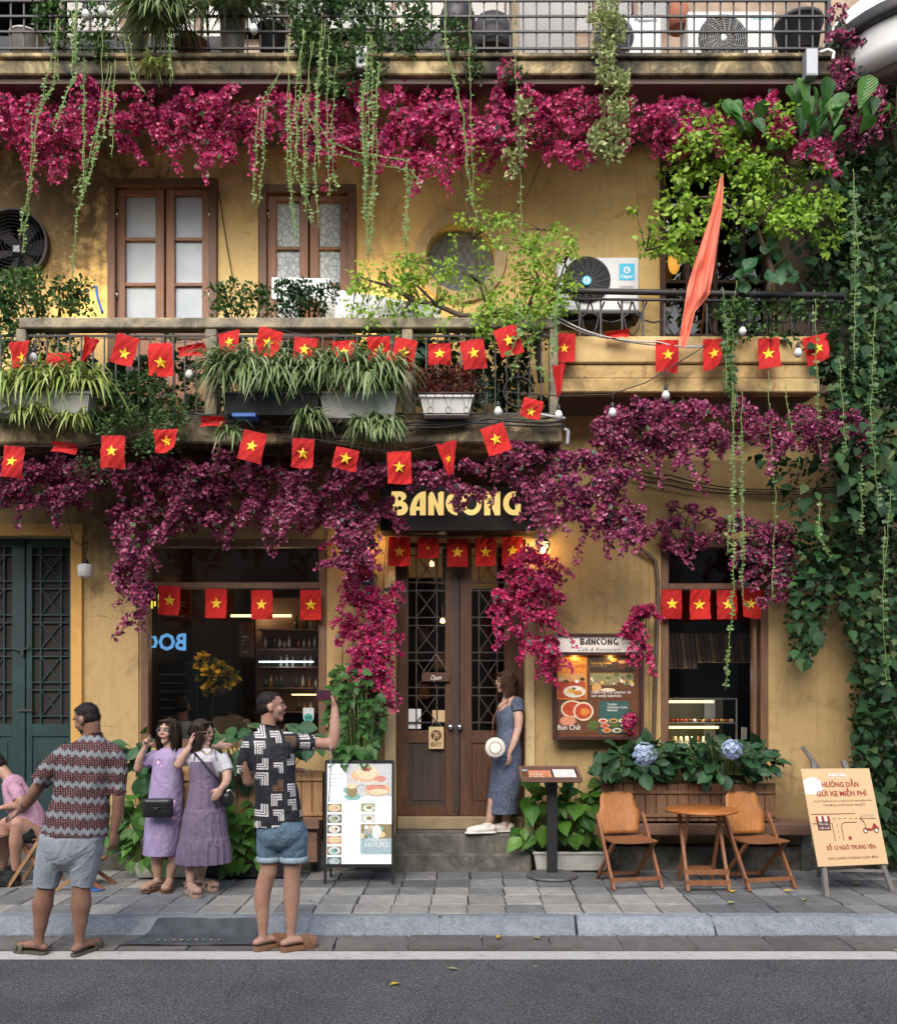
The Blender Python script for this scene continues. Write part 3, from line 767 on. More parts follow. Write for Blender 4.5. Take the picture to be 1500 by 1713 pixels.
mb = MB(); mb.box((XL, 8.7, -.02), (X(124), 8.95, .33), 0); mb.build('doorsill', 'step_stone', bld)

# big shop window and right window
def frame_rect(mb, x0, z0, x1, z1, w, y0, y1, bev=.004):
    mb.box((x0, y0, z0), (x0 + w, y1, z1), bev); mb.box((x1 - w, y0, z0), (x1, y1, z1), bev)
    mb.box((x0 + w, y0 + .002, z1 - w), (x1 - w, y1, z1), bev); mb.box((x0 + w, y0 + .002, z0), (x1 - w, y1, z0 + w), bev)
def shop_window(x0, y0, x1, y1, ty, extra=None):
    mb = MB(); a, b, c, d = X(x0), Z(y1), X(x1), Z(y0)
    frame_rect(mb, a, b, c, d, .075, 8.69, 8.80); mb.box((a + .075, 8.695, Z(ty) - .03), (c - .075, 8.79, Z(ty) + .03), .004)
    if extra: mb.box((X(extra) - .02, 8.70, b + .075), (X(extra) + .02, 8.78, Z(ty) - .03), .004)
    w = mb.build('window', 'frame_wood', bld)
    for z0_, z1_ in ((b + .075, Z(ty) - .03), (Z(ty) + .03, d - .075)):
        mb = MB(); mb.add([(a + .075, 8.75, z0_), (c - .075, 8.75, z0_), (c - .075, 8.75, z1_), (a + .075, 8.75, z1_)], [(0, 1, 2, 3)]); mb.build('pane', 'glass', w)
    return w
w1 = shop_window(236, 902, 546, 1250, 979)
w2 = shop_window(1105, 902, 1284, 1260, 981, 1262)
# upper casement windows
def casement(x0, y0, x1, y1, panes, rows, lower, pm='frosted'):
    fr = MB(); a, b, c, d = X(x0), Z(y1), X(x1), Z(y0)
    frame_rect(fr, a, b, c, d, .075, 8.665, 8.80); w = fr.build('window', 'frame_wood', bld)
    ys = 8.74
    for (p0, p1) in panes:
        sx0, sx1 = X(p0), X(p1); q0, q1 = sx0 + .085, sx1 - .085
        mb = MB(); zt, zb = d - .078, b + .078
        mb.box((sx0, ys - .025, zb), (q0, ys + .025, zt), .004); mb.box((q1, ys - .025, zb), (sx1, ys + .025, zt), .004)
        gt = Z(rows[0]); mb.box((q0, ys - .023, gt), (q1, ys + .023, zt), .003)
        for r_ in rows[1:-1]: mb.box((q0, ys - .02, Z(r_) - .016), (q1, ys + .02, Z(r_) + .016), .003)
        mb.box((q0, ys - .023, Z(rows[-1]) - .1), (q1, ys + .023, Z(rows[-1])), .003); mb.box((q0, ys - .023, zb), (q1, ys + .023, zb + .12), .003)
        mb.box((q0, ys - .008, zb + .12), (q1, ys + .01, Z(rows[-1]) - .1)); mb.build('sash', 'shutter_wood', w)
        for i in range(len(rows) - 1):
            pb = MB(); z1_, z0_ = Z(rows[i]), Z(rows[i + 1]); pb.add([(q0, ys + .012, z0_), (q1, ys + .012, z0_), (q1, ys + .012, z1_), (q0, ys + .012, z1_)], [(0, 1, 2, 3)]); pb.build('pane', pm, w)
        for hz in (350, 485):
            hb = MB(); hx = sx0 + .012 if p0 == panes[0][0] else sx1 - .012; hb.tube([(hx, 8.70, Z(hz)), (hx, 8.70, Z(hz) - .09)], .009, 8); hb.build('hinge', 'chrome', w)
casement(182, 301, 364, 690, [(194, 274), (277, 352)], [325, 398, 474, 548], 0)
casement(434, 311, 595, 690, [(447, 515), (518, 583)], [335, 413, 474, 548], 0, 'frosted_leaf')
# dark glazed door of the right balcony
fr = MB(); a, b, c, d = X(1103), Z(640), X(1290), Z(258)
frame_rect(fr, a, b, c, d, .06, 8.69, 8.82)
for px in (1150, 1196, 1243): fr.box((X(px) - .022, 8.70, b + .06), (X(px) + .022, 8.79, d - .06), .003)
for py in (345, 403, 470, 560): fr.box((a + .06, 8.71, Z(py) - .015), (c - .06, 8.78, Z(py) + .015), .003)
w3 = fr.build('window', 'door_wood', bld); mb = MB(); mb.add([(a, 8.77, b), (c, 8.77, b), (c, 8.77, d), (a, 8.77, d)], [(0, 1, 2, 3)]); mb.build('pane', 'glass', w3)
# round window: glass, wire mesh
mb = MB(); n = 36; mb.add([(X(770) + .325 * math.cos(6.2832 * i / n), 8.83, Z(432) + .325 * math.sin(6.2832 * i / n)) for i in range(n)], [tuple(range(n))]); rw = mb.build('round_window', 'concrete_panel', bld)
mb = MB()
for s in (-1, 1):
    for k in range(-7, 8):
        o_ = k * .075; pts = []
        for t_ in np.linspace(-.6, .6, 25):
            x_, z_ = o_ + t_ * .55, s * t_
            if x_ * x_ + z_ * z_ < .105: pts.append((X(770) + x_, 8.80 + s * .003, Z(432) + z_))
        if len(pts) > 2: mb.bar(pts[0], pts[-1], .007)
mb.build('wire_mesh', 'iron_grey', rw)
# top floor windows
for (x0, y0, x1, y1), m_ in zip(UP[3:], ('teal_panel', 'screen_white', 'screen_white', 'concrete_panel')):
    mb = MB(); a, b, c, d = X(x0), Z(y1), X(x1), Z(y0); frame_rect(mb, a, b, c, d, .06, 8.70, 8.8)
    for k in (1, 2): xx = a + (c - a) * k / 3; mb.box((xx - .02, 8.71, b + .06), (xx + .02, 8.79, d - .06))
    w = mb.build('window', 'frame_wood', bld)
    mb = MB(); mb.add([(a, 8.77, b), (c, 8.77, b), (c, 8.77, d), (a, 8.77, d)], [(0, 1, 2, 3)]); mb.build('pane', 'glass', w)
mb = MB(); mb.box((X(-40), 8.5, Z(19)), (X(78), 8.53, Z(-60)), .005); mb.build('shutter', 'teal_panel', bld)
for a_, b_ in ((372, 470), (500, 640), (846, 850)):
    mb = MB(); mb.box((X(a_), 8.60, Z(60)), (X(b_), 8.62, Z(-60)), .003); mb.build('shutter', 'concrete_panel', bld)

# balconies
YB, YR, YT = 7.75, 7.95, 7.75
mb = MB(); mb.box((X(-400, YB), YB, Z(741, YB)), (X(940, YB), 8.7, Z(701, YB)), .015); mb.build('balcony_slab', 'slab', bld)
mb = MB(); mb.box((X(-400, YB), YB + .02, Z(700.5, YB)), (X(940, YB), YB + .12, Z(693, YB)), .005); mb.build('cornice', 'slab', bld)
mb = MB(); x0, x1 = X(928, YR), X(1372, YR)
mb.box((x0, YR, Z(607, YR)), (x1, YR + .14, Z(562, YR)), .012); mb.box((x0, YR + .03, Z(631, YR)), (x1 - .005, YR + .15, Z(607.5, YR)), .008); mb.box((x0, YR + .015, Z(655, YR)), (x1 - .002, YR + .16, Z(631.5, YR)), .01)
mb.build('parapet', 'ledge', bld)
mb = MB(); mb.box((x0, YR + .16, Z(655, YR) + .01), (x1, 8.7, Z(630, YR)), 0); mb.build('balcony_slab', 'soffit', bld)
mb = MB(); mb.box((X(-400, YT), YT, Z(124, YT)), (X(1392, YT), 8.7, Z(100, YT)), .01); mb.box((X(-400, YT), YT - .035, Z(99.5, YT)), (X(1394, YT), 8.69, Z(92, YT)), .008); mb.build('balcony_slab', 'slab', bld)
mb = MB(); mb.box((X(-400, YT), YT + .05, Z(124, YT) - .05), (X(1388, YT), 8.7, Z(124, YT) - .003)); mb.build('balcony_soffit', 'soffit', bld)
# lower balcony: beam, posts, iron bars
mb = MB(); mb.box((X(30, YB), YB + .02, Z(547, YB)), (X(932, YB), YB + .15, Z(529, YB)), .01); mb.build('handrail', 'moss_concrete', bld)
for a_, b_, c_ in ((341, 361, 692), (672, 690, 692), (24, 40, 692), (920, 934, 692)):
    mb = MB(); mb.box((X(a_, YB), YB + .03, Z(c_, YB)), (X(b_, YB), YB + .14, Z(547.5 if a_ != 920 else 547.5, YB)), .008); mb.build('balcony_post', 'moss_concrete', bld)
rail1 = MB()
for py in (556, 688): rail1.box((X(-300, YB), YB + .07, Z(py, YB) - .009), (X(921, YB), YB + .09, Z(py, YB) + .009))
rail1 = rail1.build('railing', 'iron', bld)
bm_ = MB(); bm_.box((-.006, -.006, 0), (.006, .006, Z(556, YB) - Z(688, YB))); bm_ = bm_.mesh('baluster', True); bm_.materials.append(M['iron'])
for k in range(-12, 47):
    px = k * 19.4 + 14
    if any(a_ < px < b_ for a_, b_ in ((341, 361), (672, 690), (24, 40))) or px > 918: continue
    o = bpy.data.objects.new('baluster', bm_); col.objects.link(o); o.parent = rail1; o.location = Vector((X(px, YB), YB + .08, Z(688, YB))) - rootloc(rail1)
for cx_, cz_, r_ in ((868, 652, .13), (868, 615, .07), (790, 652, .1)):
    mb = MB(); mb.tube([(X(cx_, YB) + r_ * math.cos(a), YB + .055, Z(cz_, YB) + r_ * math.sin(a)) for a in np.linspace(0, 6.2832, 25)], .008, 6); mb.build('scrollwork', 'iron', rail1)
# right balcony iron railing with arcs
mb = MB(); mb.tube([at(px, py, YR) for px, py in ((926, 486), (1040, 488), (1200, 491), (1410, 495))], .026, 10); mb.tube([at(926, 500, YR), at(1410, 505, YR)], .012, 6)
rail2 = mb.build('railing', 'iron', bld)
bm_ = MB(); bm_.box((-.008, -.008, 0), (.008, .008, Z(500, YR) - Z(563, YR))); bm_ = bm_.mesh('baluster', True); bm_.materials.append(M['iron'])
for k in range(14):
    o = bpy.data.objects.new('baluster', bm_); col.objects.link(o); o.parent = rail2; o.location = Vector((X(934 + k * 35.5, YR), YR + .02, Z(563, YR))) - rootloc(rail2)
for k in range(7):
    c0 = X(952 + k * 71, YR); w_ = .16; zt = Z(502, YR)
    for s in (-1, 1):
        mb = MB()
        mb.tube([(c0 + s * w_ * f1, YR + .035, zt - f2 * .3) for f1, f2 in ((1.15, 0), (.95, .35), (.5, .55), (0, .62))], .008, 6, up=(0, 1, 0))
        mb.tube([(c0 + s * .06 + s * w_ * f1, YR + .035, zt - f2 * .33) for f1, f2 in ((0, .0), (.3, .35), (.45, .7), (.85, 1.0))], .008, 6, up=(0, 1, 0)); mb.build('scrollwork', 'iron', rail2)
# upper balcony: square mesh railing
mb = MB()
for py in (-30, -4, 22, 48, 76): mb.box((X(-300, YT), YT + .03, Z(py, YT) - .008), (X(1391, YT), YT + .045, Z(py, YT) + .008))
for px in (1388,): mb.box((X(px, YT) - .015, YT + .02, Z(95, YT)), (X(px, YT) + .015, YT + .05, Z(-60, YT)))
rail3 = mb.build('railing', 'iron', bld)
bm_ = MB(); bm_.box((-.0065, -.006, 0), (.0065, .006, .85)); bm_ = bm_.mesh('baluster', True); bm_.materials.append(M['iron'])
for k in range(-8, 63):
    o = bpy.data.objects.new('baluster', bm_); col.objects.link(o); o.parent = rail3; o.location = Vector((X(k * 22.1 + 14, YT), YT + .052, Z(95, YT))) - rootloc(rail3)
# bare wall to the right of the upper right door, stained grey-pink
mb = MB(); mb.box((X(1296), 8.66, Z(660)), (XR, 8.7, Z(125))); mb.build('wall_patch', 'plaster_pink', bld)
# curved white balcony of the next house, upper right corner
M['rim_white'] = Mat('rim_white', (.8, .8, .8), .5).m
nb = empty('neighbour_balcony', at(1600, 60, 7.4), 'curved white balcony edge of the next house, cut off by the top right corner', 'balcony')
mb = MB(); prof = []
cx_, cy_ = X(1592, 7.4), 8.1
mb.lathe((cx_, cy_, Z(62, 7.4)), [(.50, 0), (.62, .02), (.68, .10), (.70, .30), (.72, .32), (.72, .55), (.0, .56)], 40); mb.build('rim', 'rim_white', nb)
mb = MB(); mb.lathe((cx_, cy_, Z(62, 7.4) - .12), [(.05, 0), (.3, .02), (.46, .07), (.52, .115)], 32); mb.build('underside', 'soffit', nb)
mb = MB(); mb.lathe((cx_, cy_, Z(5, 7.4)), [(.76, 0), (.78, .02), (.78, .1), (.76, .12)], 40); mb.build('handrail', 'iron', nb)
# lower street-side bench / shelf in front of the plinth, right
mb = MB(); mb.box((X(990, 8.4), 8.33, Z(1398, 8.33)), (X(1362, 8.4), 8.69, Z(1378, 8.33)), .01); sb = mb.build('wall_bench', 'bench_wood', None, origin=at(1180, 1450, 8.4))
tag(sb, 'long dark wooden bench shelf behind the folding chairs, under the hydrangea planter', 'bench')
for a_, b_ in ((1000, 1012), (1340, 1356)): MB().box((X(a_, 8.5), 8.5, 0), (X(b_, 8.5), 8.55, Z(1398, 8.33) - .001)).build('bench_leg', 'step_stone', sb)
mb = MB(); mb.box((X(508, 8.35), 8.25, Z(1388, 8.25)), (X(537, 8.35), 8.6, Z(1367, 8.25)), .01); mb.box((X(512, 8.35), 8.3, .12), (X(532, 8.35), 8.55, Z(1388.5, 8.25)), .006)
tag(mb.build('bench_end', 'bench_wood', None, origin=at(522, 1450, 8.4)), 'end of a brown wooden bench beside the illuminated menu board', 'bench')
# ============================================================ foliage tools
def norm(a): return a / (np.linalg.norm(a, axis=1)[:, None] + 1e-9)
KITE = (np.array([(0, 0, 0), (-.45, .5, .14), (0, 1, 0), (.45, .5, .14)], float), [(0, 1, 2), (0, 2, 3)])
OVAL = (np.array([(0, 0, 0), (-.3, .3, .08), (-.3, .62, .07), (0, 1, -.06), (.3, .62, .07), (.3, .3, .08), (0, .45, 0)], float), [(0, 1, 6), (1, 2, 6), (2, 3, 6), (3, 4, 6), (4, 5, 6), (5, 0, 6)])
SLIM = (np.array([(0, 0, 0), (-.16, .35, .05), (0, 1, -.1), (.16, .35, .05)], float), [(0, 1, 2), (0, 2, 3)])
def leaf_mesh(P, Dr, Nr, S, tmpl=KITE):
    """many small leaves as one mesh: points, tip directions, face normals, sizes"""
    P, Dr, Nr = np.asarray(P, float), norm(np.asarray(Dr, float)), np.asarray(Nr, float)
    Xa = norm(np.cross(Dr, Nr)); Za = np.cross(Xa, Dr); T, fs = tmpl; n, k = len(P), len(T)
    S = np.broadcast_to(S, (n,)) if np.ndim(S) <= 1 else S
    V = (P[:, None, :] + S[:, None, None] * (T[None, :, 0:1] * Xa[:, None, :] + T[None, :, 1:2] * Dr[:, None, :] + T[None, :, 2:3] * Za[:, None, :])).reshape(-1, 3)
    f = np.array(fs); m = len(f); Fs = (f[None] + (np.arange(n) * k)[:, None, None]).reshape(-1, 3)
    me = bpy.data.meshes.new('foliage'); me.vertices.add(len(V)); me.vertices.foreach_set('co', V.astype(np.float32).ravel())
    me.loops.add(len(Fs) * 3); me.loops.foreach_set('vertex_index', Fs.astype(np.int32).ravel())
    me.polygons.add(len(Fs)); me.polygons.foreach_set('loop_start', np.arange(0, len(Fs) * 3, 3, dtype=np.int32)); me.update(calc_edges=True)
    return me
def rdir(n): return norm(rng.normal(size=(n, 3)))
def in_poly(pts, poly):
    x, y = pts[:, 0], pts[:, 1]; c = np.zeros(len(pts), bool); n = len(poly)
    for i in range(n):
        (x0, y0), (x1, y1) = poly[i], poly[(i + 1) % n]
        if y0 == y1: continue
        c ^= ((y0 > y) != (y1 > y)) & (x < (x1 - x0) * (y - y0) / (y1 - y0) + x0)
    return c
def sample_poly(poly, n):
    p = np.array(poly, float); lo, hi = p.min(0), p.max(0); out = np.empty((0, 2))
    while len(out) < n:
        q = rng.uniform(lo, hi, (n * 2, 2)); out = np.vstack([out, q[in_poly(q, poly)]])
    return out[:n]
def to_world(px, D):
    D = np.broadcast_to(D, (len(px),)); return np.stack([(px[:, 0] - CX) * D / F, D, CAMZ - (px[:, 1] - HY) * D / F], 1)
def puffs(poly, D, thick, nc, per, r, droop=0.):
    """clumps: centres inside an outline (photo pixels) at depth D, leaves on the shells of the clumps"""
    c2 = sample_poly(poly, nc); d = D + rng.uniform(0, thick, nc); C = to_world(c2, d)
    rad = rng.uniform(r[0], r[1], nc)
    idx = np.repeat(np.arange(nc), per); N = rdir(len(idx)); N[:, 1] -= .35; N[:, 2] += .15; N = norm(N)
    f = rng.uniform(.35, 1, len(idx)) ** .6
    P = C[idx] + N * (rad[idx] * f)[:, None] * np.array([1, .8, .9])
    if droop: P[:, 2] -= droop * rng.uniform(0, 1, len(idx)) ** 2
    return P, N, C
def bract_cloud(P, N, s=(.026, .042)):
    """three bracts round each flower point"""
    n = len(P); A = norm(N + rng.normal(size=(n, 3)) * .45); U = norm(np.cross(A, rdir(n))); V = np.cross(A, U); ds, ns, ps = [], [], []
    for k in range(3):
        a = k * 2.094 + rng.uniform(-.3, .3, n); e = U * np.cos(a)[:, None] + V * np.sin(a)[:, None]
        ds.append(norm(A * .75 + e * .8)); ns.append(norm(A * .6 - e * .8)); ps.append(P)
    Pp, Dd, Nn = np.vstack(ps), np.vstack(ds), np.vstack(ns)
    return Pp, Dd, Nn, np.tile(rng.uniform(s[0], s[1], n), 3)
def bougainvillea(polys, D, label, m='boug_bright', thick=.35, dens=1., r=(.04, .10), group='bougainvillea along the facade', size=(.018, .042), leaf=.05, droop=.0, origin=None, twigs=14, spray=1.):
    P_, N_, C_ = [], [], []; mb = MB()
    for poly in polys:
        a = np.array(poly); x, y = a[:, 0], a[:, 1]; area = abs(np.dot(x, np.roll(y, -1)) - np.dot(y, np.roll(x, -1))) / 2
        nc = max(4, int(area / 330 * dens)); P, N, C = puffs(poly, D, thick, nc, 30, r, droop); P_.append(P); N_.append(N); C_.append(C)
        for i in range(int(nc * .9 * spray)):            # arching sprays that break the outline
            c = C[rng.integers(len(C))]; d = rdir(1)[0]; d[1] = -abs(d[1]) * .6; d /= np.linalg.norm(d); L = rng.uniform(.10, .28) * (min(r[1], .1) / .1); k = 7; pts = []
            for j in range(k + 1):
                t_ = j / k; p = c + d * L * t_ + np.array([0, 0, -L * .55 * t_ * t_]); pts.append(p)
                if j > 1: q = int(rng.integers(3, 8)); e = rdir(q); P_.append(p + e * rng.uniform(.008, .03, q)[:, None]); N_.append(norm(e + np.array([0, -.4, .2])))
            mb.tube([pts[0], pts[3], pts[-1]], [.004, .003, .0015], 4)
    P, N, C = np.vstack(P_), np.vstack(N_), np.vstack(C_)
    o_ = C.mean(0); root = empty('bougainvillea', tuple(o_), label, 'flowering plant', group)
    link('flowers', leaf_mesh(*bract_cloud(P, N, size)), root, m, 'stuff')
    k = rng.choice(len(P), int(len(P) * leaf), False)
    link('leaves', leaf_mesh(P[k] + N[k] * .016, norm(N[k] + rdir(len(k)) * .9), N[k] + rdir(len(k)) * .4, rng.uniform(.03, .06, len(k)), OVAL), root, 'leaf_small' if rnd.random() < .5 else 'leaf_teal', 'stuff')
    for i in rng.choice(len(C), min(twigs, len(C)), False):
        c = C[i]; q = C[np.argsort(np.linalg.norm(C - c, axis=1))[min(9, len(C) - 1)]]
        mb.tube([c, (c + q) / 2 + np.array([0, .02, .04]), q], [.008, .006, .004], 5)
    mb.build('branch', 'stem', root, 'stuff')
    return root
def wob(x0, x1, y0, y1, n=10, a=14, b=18):
    """ragged band outline"""
    top = [(x0 + (x1 - x0) * i / n, y0 + rnd.uniform(-a, a)) for i in range(n + 1)]; bot = [(x1 - (x1 - x0) * i / n, y1 + rnd.uniform(-b, b)) for i in range(n + 1)]
    return top + bot


# upper row, crimson
bougainvillea([wob(-90, 60, 165, 235, 5), wob(95, 195, 155, 220, 4), wob(30, 150, 200, 250, 5)], 7.75, 'crimson bougainvillea under the top balcony at the far left, above the black fan', droop=.05)
bougainvillea([wob(208, 470, 162, 232, 8), [(300, 225), (440, 225), (410, 265), (330, 250)]], 7.75, 'crimson bougainvillea under the top balcony above the left casement window', droop=.05)
bougainvillea([wob(478, 860, 155, 240, 10), [(560, 235), (860, 235), (720, 285), (620, 262)], [(840, 105), (872, 105), (880, 160), (845, 160)]], 7.72, 'crimson bougainvillea mass under the top balcony above the round window', droop=.05, dens=1.1)
bougainvillea([wob(865, 1065, 160, 235, 7), [(900, 240), (990, 240), (965, 280), (925, 270)]], 7.72, 'crimson bougainvillea under the top balcony right of the round window', droop=.04)
bougainvillea([wob(1070, 1300, 170, 225, 7), [(1080, 220), (1180, 220), (1140, 262), (1090, 255)], wob(1300, 1400, 205, 250, 4)], 7.70, 'crimson bougainvillea under the top balcony behind the lime green tree', droop=.04, dens=1.)
bougainvillea([[(1385, 95), (1455, 110), (1490, 190), (1420, 235), (1380, 170)], wob(1395, 1490, 160, 220, 4)], 7.75, 'dark crimson bougainvillea beside the curved white balcony, top right', 'boug_dark', dens=.8)
bougainvillea([[(1400, 10), (1428, 40), (1425, 80), (1395, 70)]], 7.7, 'purple sprig at the right end of the top balcony railing', 'boug_dark', dens=.6, thick=.15)
# middle row, dark under the lower balcony
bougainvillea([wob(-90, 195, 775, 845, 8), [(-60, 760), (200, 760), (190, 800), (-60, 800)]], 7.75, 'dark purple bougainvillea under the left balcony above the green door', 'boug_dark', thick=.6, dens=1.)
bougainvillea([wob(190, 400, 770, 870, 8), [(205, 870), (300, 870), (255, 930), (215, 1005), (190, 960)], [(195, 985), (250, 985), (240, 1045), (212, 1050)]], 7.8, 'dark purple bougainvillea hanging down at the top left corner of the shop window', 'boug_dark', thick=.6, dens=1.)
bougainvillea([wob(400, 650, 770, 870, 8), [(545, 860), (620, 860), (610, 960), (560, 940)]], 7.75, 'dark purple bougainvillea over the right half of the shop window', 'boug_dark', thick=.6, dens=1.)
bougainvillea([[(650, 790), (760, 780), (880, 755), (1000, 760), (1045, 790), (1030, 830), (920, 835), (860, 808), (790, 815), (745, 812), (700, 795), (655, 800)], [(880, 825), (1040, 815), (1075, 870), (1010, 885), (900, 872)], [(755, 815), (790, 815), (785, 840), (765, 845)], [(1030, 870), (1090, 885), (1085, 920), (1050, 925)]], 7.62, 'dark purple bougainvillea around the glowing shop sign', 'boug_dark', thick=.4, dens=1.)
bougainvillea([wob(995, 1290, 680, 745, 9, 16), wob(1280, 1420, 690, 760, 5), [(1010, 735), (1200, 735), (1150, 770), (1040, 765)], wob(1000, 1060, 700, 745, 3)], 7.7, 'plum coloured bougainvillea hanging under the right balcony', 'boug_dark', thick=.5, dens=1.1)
bougainvillea([wob(1095, 1215, 835, 905, 5), [(1100, 890), (1150, 890), (1140, 925), (1110, 920)]], 8.45, 'thin dark bougainvillea over the top left of the right window', 'boug_dark', thick=.15, dens=.45)
bougainvillea([[(1225, 870), (1330, 870), (1330, 930), (1318, 1000), (1270, 1015), (1245, 950)]], 8.3, 'dark bougainvillea over the top right corner of the right window', 'boug_dark', thick=.25, dens=.8, leaf=.12)
# beside the door, hot pink
bougainvillea([[(575, 900), (625, 930), (640, 985), (672, 975), (665, 1010), (650, 1060), (668, 1085), (640, 1110), (650, 1150), (668, 1175), (640, 1165), (608, 1120), (582, 1060), (575, 990)]], 8.2, 'hot pink bougainvillea cascading left of the wooden double door', 'boug_hot', thick=.25, dens=1.35)
bougainvillea([[(560, 880), (600, 880), (612, 925), (580, 930)]], 8.35, 'dark pink bougainvillea around the left wall lamp', 'boug_dark', thick=.2, dens=1.)
bougainvillea([[(858, 930), (905, 920), (925, 960), (930, 1010), (922, 1060), (932, 1095), (925, 1122), (902, 1124), (894, 1095), (868, 1066), (842, 1010), (850, 975)], [(812, 1025), (845, 1005), (845, 1045), (820, 1040)], [(828, 990), (846, 990), (845, 1004), (830, 1005)]], 8.2, 'hot pink bougainvillea cascading right of the door above the woman in blue', 'boug_hot', thick=.25, dens=1.35)
bougainvillea([[(1030, 1050), (1060, 1015), (1082, 1010), (1075, 1045), (1092, 1095), (1085, 1125), (1074, 1120), (1070, 1080), (1045, 1065)], [(1070, 1020), (1090, 1018), (1090, 1032), (1072, 1034)]], 8.42, 'small pink bougainvillea sprig over the menu case', 'boug_hot', thick=.1, dens=1.1, r=(.03, .07))
bougainvillea([[(1048, 1200), (1064, 1190), (1066, 1225), (1030, 1228), (1028, 1218)]], 8.52, 'pink flower sprig at the lower right of the menu case', 'boug_hot', thick=.04, dens=1.2, r=(.02, .05))

# ---- leafy shrubs
def shrub(name, polys, D, label, m='leaf_small', cat='plant', size=(.025, .05), thick=.3, dens=1., r=(.04, .1), per=40, group=None, tmpl=OVAL, droop=0, stems=8, stem_to=None):
    P_, N_, C_ = [], [], []
    for poly in polys:
        a = np.array(poly); x, y = a[:, 0], a[:, 1]; area = abs(np.dot(x, np.roll(y, -1)) - np.dot(y, np.roll(x, -1))) / 2
        P, N, C = puffs(poly, D, thick, max(3, int(area / 215 * dens)), per, r, droop); P_.append(P); N_.append(N); C_.append(C)
    P, N, C = np.vstack(P_), np.vstack(N_), np.vstack(C_); o_ = C.mean(0); o_[2] = C[:, 2].min(); root = empty(name, tuple(o_), label, cat, group)
    link('foliage', leaf_mesh(P, norm(N + rdir(len(P)) * .8 + np.array([0, -.2, .1])), norm(N + np.array([0, -.4, .6]) + rdir(len(P)) * .5), rng.uniform(size[0], size[1], len(P)), tmpl), root, m, 'stuff')
    if stems:
        mb = MB(); base = np.array(stem_to if stem_to is not None else (o_[0], D + thick, o_[2]))
        for i in rng.choice(len(C), min(stems, len(C)), False):
            q = C[i]; b = base + np.array([(q[0] - base[0]) * .6 if stem_to is None else 0, 0, 0]); mb.tube([b, (b * .4 + q * .6) + rng.normal(size=3) * .02, q], [.009, .007, .003], 5)
        mb.build('branch', 'stem', root, 'stuff')
    return root
shrub('shrub', [[(-40, 470), (60, 455), (110, 468), (165, 485), (160, 518), (80, 522), (-40, 527)]], 7.95, 'green shrub on the rail beam left of the casement windows')
shrub('shrub', [[(-60, 480), (25, 490), (30, 600), (-60, 600)], [(30, 550), (120, 545), (120, 600), (40, 600)]], 7.85, 'green bush behind the left end of the balcony railing')
shrub('shrub', [[(352, 490), (390, 470), (440, 478), (455, 510), (430, 528), (365, 525)]], 7.9, 'low green shrub on the rail between the two casement windows')
shrub('shrub', [[(450, 490), (500, 475), (555, 485), (560, 520), (455, 528)]], 7.9, 'dark green shrub in front of the right casement window', 'leaf_ivy', dens=1.2)
shrub('shrub', [[(365, 560), (425, 556), (420, 600), (370, 600)], [(160, 556), (330, 550), (330, 562), (160, 562)], [(560, 560), (640, 556), (640, 570), (560, 572)]], 7.95, 'loose greenery threaded behind the iron bars of the left balcony', dens=.6, stems=0)
shrub('shrub', [[(45, 600), (330, 600), (330, 690), (60, 690)]], 8.1, 'dark foliage filling the space behind the bars, left of the concrete post', 'leaf_ivy', dens=.55, size=(.04, .07), stems=0)
shrub('shrub', [[(365, 575), (660, 575), (660, 690), (365, 690)]], 8.1, 'dark foliage behind the bars above the long planter', 'leaf_ivy', dens=.7, size=(.04, .07), stems=0)
shrub('shrub', [[(700, 560), (910, 560), (910, 690), (700, 690)]], 8.15, 'dark foliage behind the bars at the right end of the left balcony', 'leaf_ivy', dens=.5, size=(.04, .07), stems=0)
shrub('creeping_plant', [[(165, 640), (230, 625), (300, 640), (315, 690), (300, 730), (230, 735), (160, 720), (150, 680)], [(165, 725), (310, 730), (300, 755), (180, 750)]], 7.5, 'small-leaved creeping plant spilling over the left balcony edge', 'leaf_small', size=(.022, .04), thick=.28, dens=.9, droop=.03)
shrub('creeping_plant', [[(135, 735), (175, 735), (185, 800), (150, 805), (125, 780)]], 7.6, 'dangling green trailer below the left balcony beside a flag', dens=.5, size=(.02, .035), thick=.1, per=24, stems=3)
shrub('dried_plant', [[(700, 625), (750, 615), (805, 630), (800, 668), (700, 668)]], 7.6, 'reddish brown dried plant filling the white balcony planter', 'leaf_red', size=(.03, .06), thick=.2, dens=1.5, tmpl=SLIM, r=(.03, .06))
shrub('fern', [[(800, 640), (818, 635), (820, 668), (800, 670)]], 7.65, 'small grey-green fern at the right of the reddish plant', 'leaf_teal', size=(.03, .06), thick=.1, dens=1., tmpl=SLIM, r=(.03, .05), stems=2)

